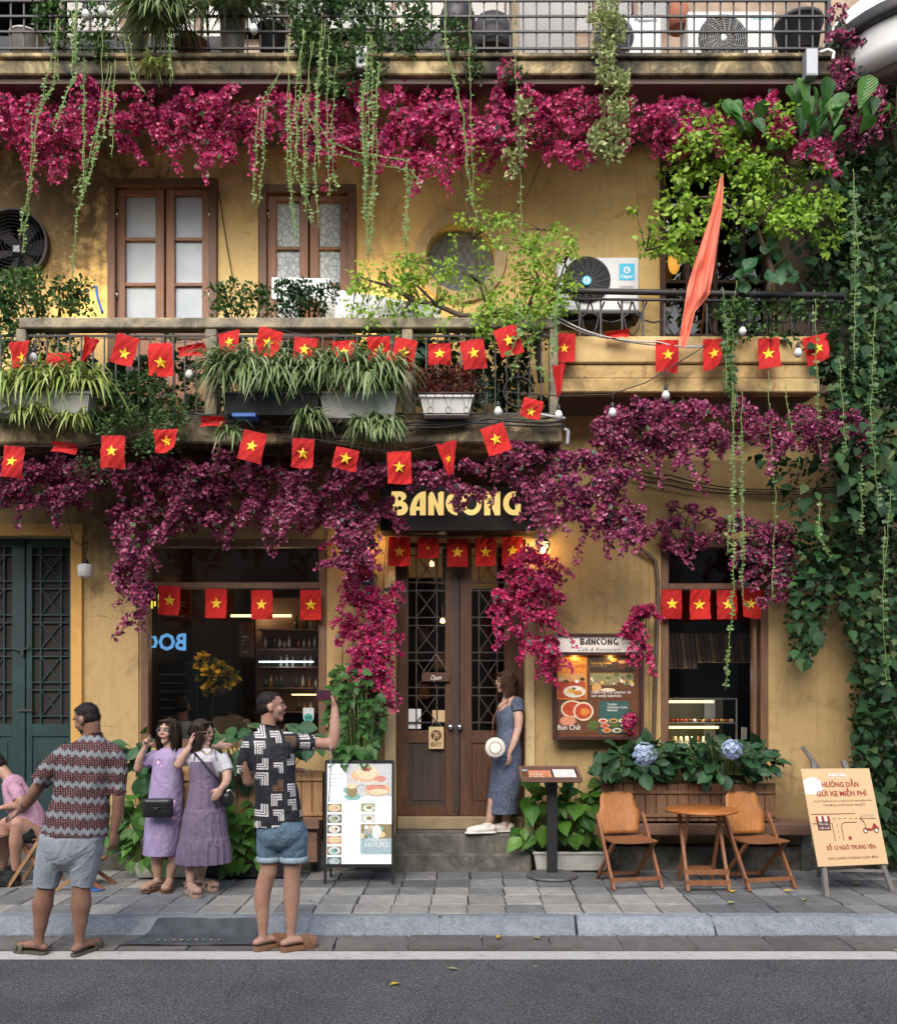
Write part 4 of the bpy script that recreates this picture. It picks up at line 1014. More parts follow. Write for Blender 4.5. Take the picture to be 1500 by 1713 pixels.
def branch_tree(name, label, D, trunk, limbs, clumps, m, size, per=26, cat='tree', rad=(.05, .11), tm='trunk', extra=0, tmpl=OVAL):
    o_ = at(*trunk[0][:2], D); root = empty(name, tuple(o_), label, cat)
    mb = MB(); mb.tube([at(x, y, D + d) for x, y, d in trunk], [.03 * (1 - .6 * i / len(trunk)) for i in range(len(trunk))], 8); mb.build('trunk', tm, root)
    for lb in limbs:
        mb = MB(); mb.tube([at(x, y, D + d) for x, y, d in lb], [.013 * (1 - .7 * i / len(lb)) for i in range(len(lb))], 6); mb.build('limb', tm, root)
    P_, N_ = [], []; mb = MB(); starts = [at(x, y, D + d) for lb in limbs + [trunk] for x, y, d in lb]
    for (x, y, r_) in clumps:
        c = np.array(at(x, y, D + rng.uniform(-.2, .2))); n = int(per * (r_ / 20) ** 1.5) + 6
        N = rdir(n); P = c + N * (rng.uniform(.2, 1, n) * r_ * D / F)[:, None]; P_.append(P); N_.append(N)
        b = min(starts, key=lambda s: (s - Vector(c)).length); mb.tube([b, (b + Vector(c)) / 2 + Vector((0, 0, .03)), c], [.006, .004, .002], 4)
    mb.build('twig', tm, root, 'stuff'); P, N = np.vstack(P_), np.vstack(N_)
    link('crown', leaf_mesh(P, norm(N * .7 + rdir(len(P)) * .6 + np.array([0, -.1, -.35])), norm(np.array([0, -.6, .7]) + rdir(len(P)) * .6), rng.uniform(size[0], size[1], len(P)), tmpl), root, m, 'stuff')
    return root
g = random.Random(3)
cl = [(g.uniform(585, 960), g.gauss(505, 30), g.uniform(10, 22)) for _ in range(95)]
cl += [(g.uniform(590, 700), g.uniform(430, 490), g.uniform(10, 18)) for _ in range(24)] + [(g.uniform(860, 965), g.uniform(378, 520), g.uniform(10, 20)) for _ in range(46)]
cl += [(g.uniform(755, 870), g.uniform(360, 440), g.uniform(8, 14)) for _ in range(18)] + [(g.uniform(790, 930), g.uniform(520, 580), g.uniform(10, 18)) for _ in range(26)] + [(g.uniform(690, 760), g.uniform(430, 470), g.uniform(8, 16)) for _ in range(12)]
branch_tree('potted_tree', 'pale green twisted tree growing over the balcony rail below the round window', 7.85,
    [(905, 640, .1), (895, 560, .05), (880, 520, 0), (820, 530, -.05), (770, 528, 0), (730, 510, .02), (690, 502, 0), (655, 480, 0), (645, 470, 0)],
    [[(880, 520, 0), (900, 470, 0), (890, 420, .02), (905, 385, 0)], [(820, 530, 0), (800, 470, 0), (792, 400, .05), (780, 330, .1), (765, 270, .15)], [(730, 510, 0), (690, 470, -.05), (685, 440, 0)], [(655, 480, 0), (620, 470, 0), (600, 462, -.05)], [(895, 560, 0), (925, 500, 0), (945, 440, 0)]],
    cl + [(790 + g.uniform(-25, 25), y, 12) for y in range(215, 380, 22)], 'leaf_lime', (.03, .055), per=22)
g = random.Random(5)
cl = []
for _ in range(260):
    x, y = g.uniform(1110, 1400), g.uniform(200, 420)
    if ((x - 1245) / 150) ** 2 + ((y - 300) / 95) ** 2 < 1 and g.random() < .62 and not (x > 1330 and y < 250): cl.append((x, y, g.uniform(9, 20)))
cl += [(g.uniform(1150, 1230), g.uniform(175, 260), g.uniform(10, 18)) for _ in range(18)] + [(g.uniform(1075, 1130), g.uniform(340, 420), 11) for _ in range(12)] + [(g.uniform(1120, 1160), g.uniform(380, 430), 13) for _ in range(14)] + [(g.uniform(1290, 1330), g.uniform(175, 240), 14) for _ in range(12)] + [(g.uniform(1310, 1400), g.uniform(330, 400), 15) for _ in range(22)]
branch_tree('small_tree', 'bright lime green small-leaved tree in front of the dark upper right door', 7.85,
    [(1285, 590, .2), (1280, 520, .15), (1290, 450, .1), (1265, 380, .05), (1250, 310, 0)],
    [[(1290, 450, .1), (1350, 400, 0), (1390, 340, 0)], [(1265, 380, 0), (1200, 330, -.05), (1140, 330, 0)], [(1250, 310, 0), (1200, 250, 0), (1170, 190, 0)], [(1265, 380, 0), (1320, 300, 0), (1370, 250, 0)], [(1200, 330, 0), (1140, 400, 0), (1080, 420, 0)]],
    cl + [(1100, 345, 9), (1090, 375, 8), (1075, 420, 8), (1060, 350, 6), (1150, 415, 14), (1165, 440, 10), (1395, 380, 14), (1385, 415, 12)], 'leaf_lime', (.035, .07), per=26)

# ---- large leaves, each an object of its own
def big_leaf(kind, seed=0):
    r = random.Random(seed); nx, ny = 2, 10; vs = []
    prof = {'heart': (0, .20, .36, .43, .43, .39, .32, .24, .16, .08, 0), 'oval': (0, .12, .22, .29, .33, .34, .32, .27, .19, .10, 0), 'ob': (.02, .08, .13, .18, .23, .28, .32, .35, .34, .26, .02), 'maple': (0, .30, .42, .30, .40, .44, .30, .20, .22, .10, 0)}[kind]
    cr = r.uniform(.15, .55); cup = r.uniform(.12, .4); tw = r.uniform(-.12, .12); wd = r.uniform(.82, 1.12)
    for j in range(ny + 1):
        t_ = j / ny; w = prof[j] * wd
        for i in range(nx + 1):
            u = (i / nx - .5) * 2; vs.append((u * w + tw * t_ * t_, t_ - (abs(u) * .12 * (1 - t_) ** 3 if kind == 'heart' else 0), cup * abs(u) * w - cr * t_ * t_ * .5 + r.uniform(-.012, .012) + .02 * math.sin(j * 1.9 + u * 2)))
    fs = [(j * (nx + 1) + i, j * (nx + 1) + i + 1, (j + 1) * (nx + 1) + i + 1, (j + 1) * (nx + 1) + i) for j in range(ny) for i in range(nx)]
    mb = MB(); mb.add(vs, fs, True); return mb.mesh('leaf')
LEAFM = {}
def leaf_parts(root, m, kind, P, Dr, Nr, S, name='leaf'):
    key = (m, kind)
    if key not in LEAFM:
        LEAFM[key] = [big_leaf(kind, s) for s in range(9)]
        for me in LEAFM[key]: me.materials.append(M[m])
    off = rootloc(root)
    for p, d, n_, s in zip(P, Dr, Nr, S):
        d = Vector(d).normalized(); x = d.cross(Vector(n_)).normalized(); z = x.cross(d)
        o = bpy.data.objects.new(name, rnd.choice(LEAFM[key])); col.objects.link(o); o.parent = root
        o.matrix_local = Matrix.Translation(Vector(p) - off) @ Matrix((x, d, z)).transposed().to_4x4() @ Matrix.Scale(float(s), 4)
def leafy(name, polys, D, label, m, kind, n, size, thick=.3, cat='plant', group=None, down=.5, stems=True, stem_base=None, up=0., filler=0, fm='leaf_ivy', fsize=(.04, .07)):
    """plant whose big leaves are separate parts; optional small-leaf filler behind"""
    areas = [abs(sum(a[0] * b[1] - a[1] * b[0] for a, b in zip(p, p[1:] + p[:1]))) / 2 for p in polys]; tot = sum(areas); P_ = []
    for poly, a in zip(polys, areas):
        k = max(1, round(n * a / tot)); c = sample_poly(poly, k * 5); keep = [c[0]]
        for q in c[1:]:
            if len(keep) >= k: break
            if min(np.hypot(*(q - p)) for p in keep) > math.sqrt(a / k) * .55: keep.append(q)
        keep = np.array(keep); P_.append(to_world(keep, D + rng.uniform(0, thick, len(keep))))
    P = np.vstack(P_)[:300]; cen = P.mean(0); o_ = (cen[0], D + thick / 2, P[:, 2].min()) if stem_base is None else stem_base
    root = empty(name, tuple(o_), label, cat, group); n = len(P)
    out = P - cen; out[:, 1] = 0; out = norm(out) * .45
    Dr = norm(out + np.array([0, -.55, -down + up]) + rdir(n) * .55); Nr = norm(np.array([0, -.75, .75]) + rdir(n) * .4)
    S = rng.uniform(size[0], size[1], n); leaf_parts(root, m, kind, P, Dr, Nr, S)
    if stems:
        mb = MB(); b0 = np.array(o_)
        for p in P[: 70]:
            b = b0 + np.array([(p[0] - b0[0]) * .55, .0, 0]); q = (b * .45 + p * .55) + np.array([0, .05, .06]); mb.tube([b, q, p], [.006, .005, .003], 5)
        mb.build('stalk', 'stem_green', root, 'stuff')
    if filler:
        k = filler; pts = np.vstack([to_world(sample_poly(poly, max(4, int(k * a / tot))), D + thick) for poly, a in zip(polys, areas)]); pts[:, 1] += rng.uniform(-.1, .15, len(pts))
        link('foliage', leaf_mesh(pts, norm(rdir(len(pts)) + np.array([0, -.3, -.5])), norm(np.array([0, -.8, .5]) + rdir(len(pts)) * .5), rng.uniform(*fsize, len(pts)), OVAL), root, fm, 'stuff')
    return root
# fiddle-leaf fig up right
leafy('fig_plant', [[(1335, 175), (1400, 180), (1395, 240), (1330, 245)], [(1425, 180), (1465, 190), (1450, 235), (1420, 230)], [(1215, 190), (1260, 195), (1290, 230), (1240, 235)]], 7.5, 'glossy fiddle-leaf fig tips with upright paddle leaves, upper right', 'big_fig', 'ob', 46, (.14, .26), thick=.4, down=-1.1, stems=False, filler=60, fm='leaf_small')
leafy('fig_plant', [[(1300, 250), (1400, 250), (1420, 310), (1350, 320)], [(1230, 370), (1350, 380), (1340, 470), (1235, 470)]], 7.8, 'dark lower fig leaves hanging in front of the upper right door', 'big_hydrangea', 'ob', 40, (.13, .24), thick=.4, down=.5, stems=False)
# ivy wall at the right
leafy('climbing_vine', [[(1395, 260), (1560, 230), (1560, 620), (1430, 620), (1405, 450)]], 7.75, 'dense dark climber on the upper wall right of the fig', 'big_ivy', 'heart', 200, (.05, .12), thick=.5, stems=False, filler=5200, group=None, fm='leaf_small')
leafy('climbing_vine', [[(1395, 600), (1560, 600), (1560, 860), (1420, 860), (1385, 700)], [(1290, 560), (1400, 560), (1400, 625), (1380, 640)]], 7.7, 'dark heart-leaved climber beside the end of the right balcony', 'big_ivy', 'heart', 240, (.06, .15), thick=.5, stems=False, filler=4600)
leafy('climbing_vine', [[(1400, 850), (1560, 850), (1560, 1130), (1440, 1120), (1400, 1000)], [(1320, 880), (1405, 880), (1405, 960), (1330, 960)], [(1320, 950), (1395, 960), (1375, 1060), (1355, 1115), (1322, 1100)]], 7.95, 'dark green climber hanging over the wall right of the right window', 'big_ivy', 'heart', 230, (.06, .15), thick=.45, stems=False, filler=3400)
leafy('climbing_vine', [[(1432, 1110), (1560, 1110), (1560, 1440), (1470, 1440), (1428, 1330)]], 8.1, 'dark climber behind the tan easel sign', 'big_ivy', 'heart', 190, (.07, .16), thick=.4, stems=False, filler=2800)
leafy('climbing_vine', [[(1255, 760), (1420, 760), (1400, 880), (1330, 885), (1280, 800)]], 8.0, 'loose dark vine leaves under the plum bougainvillea', 'big_ivy', 'heart', 40, (.08, .15), thick=.3, stems=False, filler=160)
shrub('climbing_vine', [[(1180, 520), (1280, 500), (1400, 490), (1400, 560), (1300, 560), (1210, 570)]], 7.8, 'green leafy creeper along the right balcony handrail', 'leaf_small', cat='plant', dens=.7, size=(.03, .055), per=30, thick=.25)
leafy('climbing_vine', [[(1350, 400), (1420, 380), (1440, 480), (1360, 500)]], 8.1, 'vine leaves over the stained grey wall by the upper right door', 'big_ivy', 'heart', 36, (.07, .12), thick=.3, stems=False, filler=400)
# potted climber by the door
leafy('potted_climber', [[(555, 1125), (605, 1120), (628, 1150), (645, 1195), (635, 1240), (625, 1290), (560, 1275), (548, 1200)]], 8.0, 'bushy green climber left of the door, above the menu board', 'big_maple', 'maple', 190, (.075, .12), thick=.4, filler=900, fm='leaf_small', fsize=(.04, .06))
# window-side plants left, behind the ladies
leafy('potted_plant', [[(205, 1240), (262, 1215), (275, 1300), (225, 1300)]], 8.0, 'broad-leaved plant at the left foot of the shop window', 'big_hydrangea', 'oval', 22, (.14, .23), thick=.25)
leafy('potted_plant', [[(355, 1215), (420, 1210), (430, 1300), (380, 1300)], [(470, 1210), (540, 1222), (535, 1250), (480, 1250)]], 8.05, 'broad-leaved plants between the shop window and the tourists', 'big_hydrangea', 'oval', 40, (.14, .22), thick=.25)
leafy('pothos_plant', [[(200, 1345), (240, 1320), (300, 1330), (300, 1440), (215, 1450), (195, 1400)]], 7.95, 'bright green pothos in the planter behind the lavender dress', 'big_pothos', 'heart', 60, (.10, .2), thick=.3)
leafy('pothos_plant', [[(370, 1345), (430, 1340), (440, 1450), (385, 1450)]], 8.0, 'bright green pothos in the black planter between the tourists', 'big_pothos', 'heart', 46, (.10, .18), thick=.25)
leafy('pothos_plant', [[(878, 1322), (905, 1300), (990, 1300), (1010, 1340), (1005, 1410), (900, 1400)], [(860, 1385), (895, 1375), (895, 1410), (862, 1410)]], 8.3, 'glossy green pothos in the grey planter behind the menu stand', 'big_pothos', 'heart', 66, (.12, .21), thick=.25)
hyd = leafy('hydrangea', [[(1000, 1262), (1060, 1246), (1130, 1240), (1140, 1285), (1060, 1296), (1000, 1298)]], 8.12, 'hydrangea with one large pale blue head, left in the plank planter', 'big_hydrangea', 'oval', 72, (.11, .19), thick=.3, down=.2, filler=420, fm='leaf_ivy', fsize=(.07, .12), group='hydrangeas in the plank planter')
hyd2 = leafy('hydrangea', [[(1140, 1250), (1200, 1238), (1260, 1244), (1300, 1270), (1275, 1296), (1150, 1296)]], 8.12, 'hydrangea with a smaller pale blue head, right in the plank planter', 'big_hydrangea', 'oval', 72, (.11, .19), thick=.3, down=.2, filler=420, fm='leaf_ivy', fsize=(.07, .12), group='hydrangeas in the plank planter')
def flower_head(root, c, r):
    n = 110; N = rdir(n); N[:, 1] = -abs(N[:, 1]) * .9; P = np.array(c) + N * r * np.array([1, .8, 1]) * rng.uniform(.72, 1.08, n)[:, None]
    ps, ds, ns = [], [], []
    U = norm(np.cross(N, rdir(n))); V = np.cross(N, U)
    for k in range(4):
        a = k * math.pi / 2; e = U * math.cos(a) + V * math.sin(a); ps.append(P); ds.append(norm(e + N * .25)); ns.append(N)
    link('flower_head', leaf_mesh(np.vstack(ps), np.vstack(ds), np.vstack(ns), .024, KITE), root, 'hydrangea_blue', 'stuff')
flower_head(hyd, at(1077, 1262, 8.0), .1); flower_head(hyd2, at(1224, 1254, 8.0), .085)

# ---- spider plants
def spider(label, cx, cy, D, w, h, n, m, L=(.22, .4), name='spider_plant', base=.1, group='spider plants in the balcony planters', fall=1.):
    root = empty(name, tuple(at(cx, cy + h / 2, D)), label, 'plant', group); vs = []; fs = []; o_ = 0
    for i in range(int(n * 2.4)):
        b = np.array(at(cx + rng.uniform(-w / 2, w / 2), cy, D + rng.uniform(-.05, .1))); a = rng.uniform(0, 6.283); d = np.array([math.cos(a), math.sin(a) * .8 - .25, 0]); l = rng.uniform(*L) * rng.uniform(.6, 1.2); k = 6; side = np.array([-d[1], d[0], 0]); side /= np.linalg.norm(side) + 1e-6
        lift = rng.uniform(.4, 1.5)
        for j in range(k + 1):
            t_ = j / k; p = b + d * l * (t_ * .85) + np.array([0, 0, l * (lift * t_ - fall * 1.25 * t_ * t_)]); wd = .010 * math.sin(math.pi * min(1, .12 + t_ * .88)) + .001
            vs += [p - side * wd, p + side * wd + np.array([0, 0, .002])]
        fs += [(o_ + 2 * j, o_ + 2 * j + 1, o_ + 2 * j + 3, o_ + 2 * j + 2) for j in range(k)]; o_ += 2 * (k + 1)
    mb = MB(); mb.add(vs, fs); link('leaves', mb.mesh('leaves'), root, m, 'stuff'); return root
spider('yellow-green spider plant at the far left of the balcony planters', 20, 645, 7.55, 110, 50, 150, 'leaf_spider_yellow')
spider('yellow-green spider plant left of the creeping plant', 105, 640, 7.55, 110, 50, 170, 'leaf_spider_yellow')
spider('striped spider plant at the left end of the long balcony planter', 400, 625, 7.5, 70, 50, 190, 'leaf_spider', L=(.25, .45))
spider('striped spider plant, second from the left in the long balcony planter', 470, 628, 7.5, 60, 50, 170, 'leaf_spider', L=(.22, .4))
spider('striped spider plant, third from the left in the long balcony planter', 545, 625, 7.5, 70, 50, 180, 'leaf_spider', L=(.22, .42))
spider('striped spider plant at the right end of the long balcony planter', 625, 628, 7.5, 80, 50, 200, 'leaf_spider', L=(.25, .45))
for (x, y, s, n, lb) in ((520, 700, 30, 110, 'small hanging spider plantlet below the long planter'), (630, 712, 56, 330, 'bushy hanging spider plantlets at the right end of the long planter'), (50, 690, 60, 70, 'pale spider plantlets hanging at the far left balcony edge'), (125, 700, 26, 30, 'single spider plantlet hanging left of the creeping plant'), (385, 725, 20, 26, 'tiny spider plantlet beside the folded red flag')):
    spider(lb, x, y, 7.5, s, 40, n, 'leaf_spider' if x > 200 else 'leaf_spider_yellow', L=(.10, .24), name='spider_plantlet', group='spider plantlets hanging from the balcony', fall=1.1)

# ---- hanging vines
def vines(label, strands, D, m='leaf_vine', size=(.018, .03), step=.022, name='hanging_vine', group='thin vines hanging in front of the facade', spread=.008, sm='stem_green', sr=.0032):
    strands = strands + [[(x + rnd.uniform(-7, 7), y * .93 + 4) for x, y in st_[:max(2, len(st_) - rnd.randint(0, 1))]] for st_ in strands if rnd.random() < .55]
    P0 = at(*strands[0][0], D); root = empty(name, tuple(P0), label, 'vine', group); mb = MB(); Ps, Ds, Ns = [], [], []
    for st_ in strands:
        d = D + rnd.uniform(-.12, .12); pts = [at(x + rnd.uniform(-3, 3), y, d + rnd.uniform(-.03, .03)) for x, y in st_]; fine = []
        for i in range(len(pts) - 1):
            k = max(2, int((pts[i + 1] - pts[i]).length / .06))
            for j in range(k): fine.append(pts[i].lerp(pts[i + 1], j / k) + Vector((math.sin(j * 1.3 + i) * .006, rnd.uniform(-.004, .004), 0)))
        fine.append(pts[-1]); mb.tube(fine, sr, 5)
        bare = rnd.uniform(.0, .35) if len(fine) > 12 else 0
        for i in range(int(len(fine) * bare), len(fine) - 1):
            a, b = fine[i], fine[i + 1]; k = max(1, int((b - a).length / step))
            for j in range(k):
                p = a.lerp(b, j / k)
                for s in (-1, 1):
                    if rnd.random() < .35 + .6 * abs(math.sin(i * .37 + len(Ps) * .001 + st_[0][0])): Ps.append(tuple(p)); Ds.append((s * rnd.uniform(.5, 1), rnd.uniform(-.7, .5), rnd.uniform(-.2, .7))); Ns.append((rnd.uniform(-.4, .4), -.8, rnd.uniform(0, .8)))
    mb.build('stem', sm, root)
    link('leaves', leaf_mesh(np.array(Ps), np.array(Ds), np.array(Ns), rng.uniform(size[0] * .7, size[1] * 1.25, len(Ps)), KITE), root, m, 'stuff'); return root
vines('long vine strand hanging across the black fan, far left', [[(95, 30), (92, 140), (60, 200), (52, 310), (35, 425)], [(88, 90), (70, 160), (55, 235)]], 7.5)
vines('pair of vine strands hanging left of the left casement window', [[(172, 60), (170, 170), (150, 290), (130, 355), (122, 470)], [(185, 110), (172, 220), (145, 310), (128, 345)], [(140, 100), (138, 330)]], 7.5)
vines('three short vines over the crimson flowers at the left', [[(120, 20), (122, 130), (88, 225)], [(128, 0), (125, 110)], [(190, 100), (185, 265)]], 7.5)
vines('bare thin vine hanging in the gap above the left window', [[(213, 60), (228, 140), (245, 160)], [(283, 50), (286, 145)]], 7.55, step=.08)
vines('two vine strands hanging between the casement windows', [[(430, 180), (425, 260), (424, 345)], [(470, 115), (445, 180), (442, 270), (430, 350)]], 7.5)
vines('thick bundle of vines over the right casement window', [[(485, 60), (480, 170), (484, 280), (490, 360), (500, 400)], [(505, 50), (500, 160), (492, 290), (515, 330)], [(520, 70), (512, 200), (508, 300), (520, 380)], [(540, 40), (530, 170), (528, 300), (535, 385)], [(552, 60), (548, 190), (550, 330)], [(560, 90), (556, 240), (562, 320)]], 7.45)
vines('thick bundle of vines hanging beside the right casement window', [[(612, 60), (614, 200), (610, 330), (618, 440)], [(624, 60), (622, 220), (626, 320), (620, 430)], [(632, 110), (628, 260), (616, 380)], [(606, 140), (612, 300), (620, 425)]], 7.45)
vines('sagging vine stretched from the window bundle towards the round window', [[(500, 160), (540, 250), (600, 270), (680, 285), (690, 300), (680, 350), (676, 430)], [(690, 285), (705, 320)]], 7.5)
vines('two straight bare vines hanging over the round window', [[(742, 0), (745, 80), (778, 200), (785, 320), (800, 380)], [(787, 0), (789, 160), (790, 340)], [(858, 0), (862, 90), (872, 250), (872, 400)]], 7.5, step=.06)
vines('long vine hanging from the right balcony down across the right window', [[(1222, 640), (1224, 800), (1226, 980), (1218, 1090), (1214, 1155)], [(1238, 700), (1238, 870), (1240, 1000), (1256, 1022)], [(1230, 660), (1222, 850), (1217, 930)]], 7.7)
vines('thin vine strands hanging from the right balcony near its end', [[(1283, 620), (1288, 760), (1296, 830), (1292, 1010)], [(1365, 500), (1366, 640), (1370, 770)], [(1340, 780), (1320, 700), (1310, 640)]], 7.7, step=.05)
vines('single vine hanging over the climber at the right', [[(1366, 840), (1370, 900), (1388, 935)], [(1440, 780), (1442, 900)]], 7.6)
vines('leafy green trailer hanging from the right balcony rail', [[(1215, 560), (1218, 640), (1222, 670)], [(1205, 480), (1215, 560), (1210, 660)], [(1228, 500), (1222, 600), (1224, 690)], [(1212, 590), (1228, 640)]], 7.8, size=(.03, .045), m='leaf_small', step=.018)
vines('leafy trailer hanging at the right end of the left balcony', [[(885, 560), (895, 610), (915, 640)], [(868, 545), (860, 600), (852, 640)], [(925, 520), (930, 570), (925, 600)]], 7.6, size=(.03, .05), step=.025)
vines('loose strands hanging in front of the far right climber', [[(1425, 300), (1432, 480), (1424, 640)], [(1462, 520), (1456, 700), (1468, 860)], [(1405, 600), (1412, 760)], [(1480, 880), (1474, 1020), (1484, 1150)]], 7.5, m='leaf_small', size=(.025, .05), step=.03)
# variegated drooping plant
def hanging_bush(label, poly_list, D, m, dens, group=None, size=(.028, .05)):
    return shrub('hanging_plant', poly_list, D, label, m, size=size, thick=.15, dens=dens, r=(.03, .08), per=34, group=group, droop=.08, stems=6)
hanging_bush('pale yellow-green trailing plant hanging from the top balcony, right of centre', [[(985, 0), (1025, 0), (1040, 60), (1038, 120), (1000, 120), (990, 60)], [(1005, 120), (1040, 120), (1060, 150), (1045, 200), (1050, 240), (1030, 275), (1000, 262), (985, 240), (1010, 190)]], 7.45, 'leaf_pale', 1.0)
hanging_bush('small pale trailing sprigs left of the big pale hanging plant', [[(875, 150), (892, 150), (880, 230), (862, 225)], [(845, 258), (870, 258), (868, 285), (850, 280)]], 7.45, 'leaf_pale', .7)
# top balcony greenery
shrub('balcony_plant', [[(50, 0), (190, 0), (190, 90), (150, 110), (60, 70)]], 7.7, 'fine-leaved plant with bulbs in it on the top balcony, left', 'leaf_small', dens=.55, size=(.03, .05), thick=.2)
spider('tufted grassy plant on the top balcony, left of centre', 268, 20, 7.6, 60, 60, 260, 'leaf_spider', L=(.25, .5), group=None, name='grassy_plant')
spider('tall grassy plant at the top edge, above the terracotta pot', 385, 10, 7.7, 90, 60, 150, 'leaf_spider', L=(.3, .5), group=None, name='grassy_plant', fall=.7)
spider('small tuft hanging over the top balcony slab, left', 260, 112, 7.6, 30, 20, 40, 'leaf_spider_yellow', L=(.1, .18), group=None, name='grassy_plant')
shrub('balcony_plant', [[(480, -20), (720, -20), (720, 50), (690, 80), (640, 60), (640, 130), (600, 150), (540, 140), (490, 90)]], 7.62, 'lush green bush spilling over the top balcony rail in the middle', 'leaf_small', dens=.9, size=(.03, .05), thick=.3, droop=.1)
shrub('balcony_plant', [[(735, 40), (775, 40), (790, 90), (760, 105), (740, 85)], [(760, 110), (880, 120), (880, 135), (790, 135)]], 7.65, 'green trailing plant on the top slab right of the middle bush', 'leaf_small', dens=.8, thick=.15, size=(.025, .04))
shrub('balcony_plant', [[(400, -20), (500, -20), (490, 60), (420, 50)]], 7.9, 'dark green bush behind the top balcony rail, left of centre', 'leaf_ivy', dens=.6, thick=.2)
shrub('balcony_plant', [[(1380, 20), (1420, 30), (1425, 90), (1400, 95), (1385, 60)], [(1425, 100), (1450, 100), (1445, 140), (1425, 130)]], 7.75, 'dark ivy at the right end of the top balcony railing', 'leaf_teal', dens=.5, thick=.15)
shrub('balcony_plant', [[(1480, 110), (1560, 110), (1560, 230), (1475, 220)]], 7.7, 'green fern-like plant at the right edge below the curved white balcony', 'leaf_small', dens=.7)
# ============================================================ flags
foliage('litter', [(.12, .10, .05), (.25, .22, .08), (.06, .045, .03), (.3, .28, .22), (.10, .13, .04)])
flatcol('flag_red', (.58, .012, .012), .75); flatcol('star_yellow', (.85, .55, .03), .7)
t = Mat('flag_cloth', (.6, .014, .014), .8); n = t.noise(scale=9, detail=3); t.color(t.hsv(t.mix(t.orand() * .5, (.62, .020, .016), (.36, .010, .014)), v=t.noise(scale=25, detail=5, rough=.7) * .5 + .75)).bump(t.noise(t.map(t.co(), (1, 1, 2.2), rot=(0, .5, 0)), 38, 4, .6, 1.2), .7, .012); t.translucent((.6, .02, .015), .25); M['flag_cloth'] = t.m
def flag(label, cx, y0, y1, w=38, D=7.55, tilt=0, curl=0, mode='', seed=None, group='small red star flags', star=1., sdy=0):
    """cx,y0: top centre in photo pixels; tilt leans the bottom sideways; curl swings the free corner; mode 'fold' is a flag blown up flat"""
    k = D / F; W, H = w * k, (y1 - y0) * k; r = random.Random(seed if seed is not None else int(cx * 7 + y0)); ph = r.uniform(0, 6); amp = r.uniform(.010, .022); c0 = at(cx, y0, D); T = R(tilt)
    def f(u, v, off=0):
        x = (u - .5) * W; z = -v * H; y = amp * math.sin(u * 5 + ph + v * 2) * (.3 + v) + amp * .7 * math.sin(v * 6 + ph) + amp * .35 * math.sin((u + v) * 17 + ph * 2)
        if curl: q = curl * v * max(0, u - .35 if curl > 0 else .65 - u); x -= q * W * .8; y -= abs(q) * W * 1.1; z += abs(q) * H * .25
        if mode == 'fold': y += .05 * math.sin(v * 3.1); 
        if mode == 'tri': x *= (1 - .75 * v); y += .03 * math.sin(u * 6)
        X_ = x * math.cos(T) - z * math.sin(T); Z_ = x * math.sin(T) + z * math.cos(T)
        return Vector((X_, y - off, Z_)) + c0
    mb = MB(); nx, ny = 14, 14
    mb.add([f(i / nx, j / ny) for j in range(ny + 1) for i in range(nx + 1)], [(j * (nx + 1) + i, (j + 1) * (nx + 1) + i, (j + 1) * (nx + 1) + i + 1, j * (nx + 1) + i + 1) for j in range(ny) for i in range(nx)], True)
    o = mb.build('flag', 'flag_cloth', None, origin=c0, fix=False); tag(o, label, 'flag', group)
    if star:
        R_ = .27 * star * 38 * k; mb = MB(); cu, cv = .5, .5 + sdy; P_ = [f(cu, cv, .008)]
        for i in range(10):
            a = math.pi / 2 + i * math.pi / 5; rr = R_ if i % 2 == 0 else R_ * .4; P_.append(f(cu + rr * math.cos(a) / W, cv - rr * math.sin(a) / H, .008))
        mb.add(P_, [(0, i + 1, (i + 1) % 10 + 1) for i in range(10)]); mb.build('star', 'star_yellow', o, fix=False)
    return o
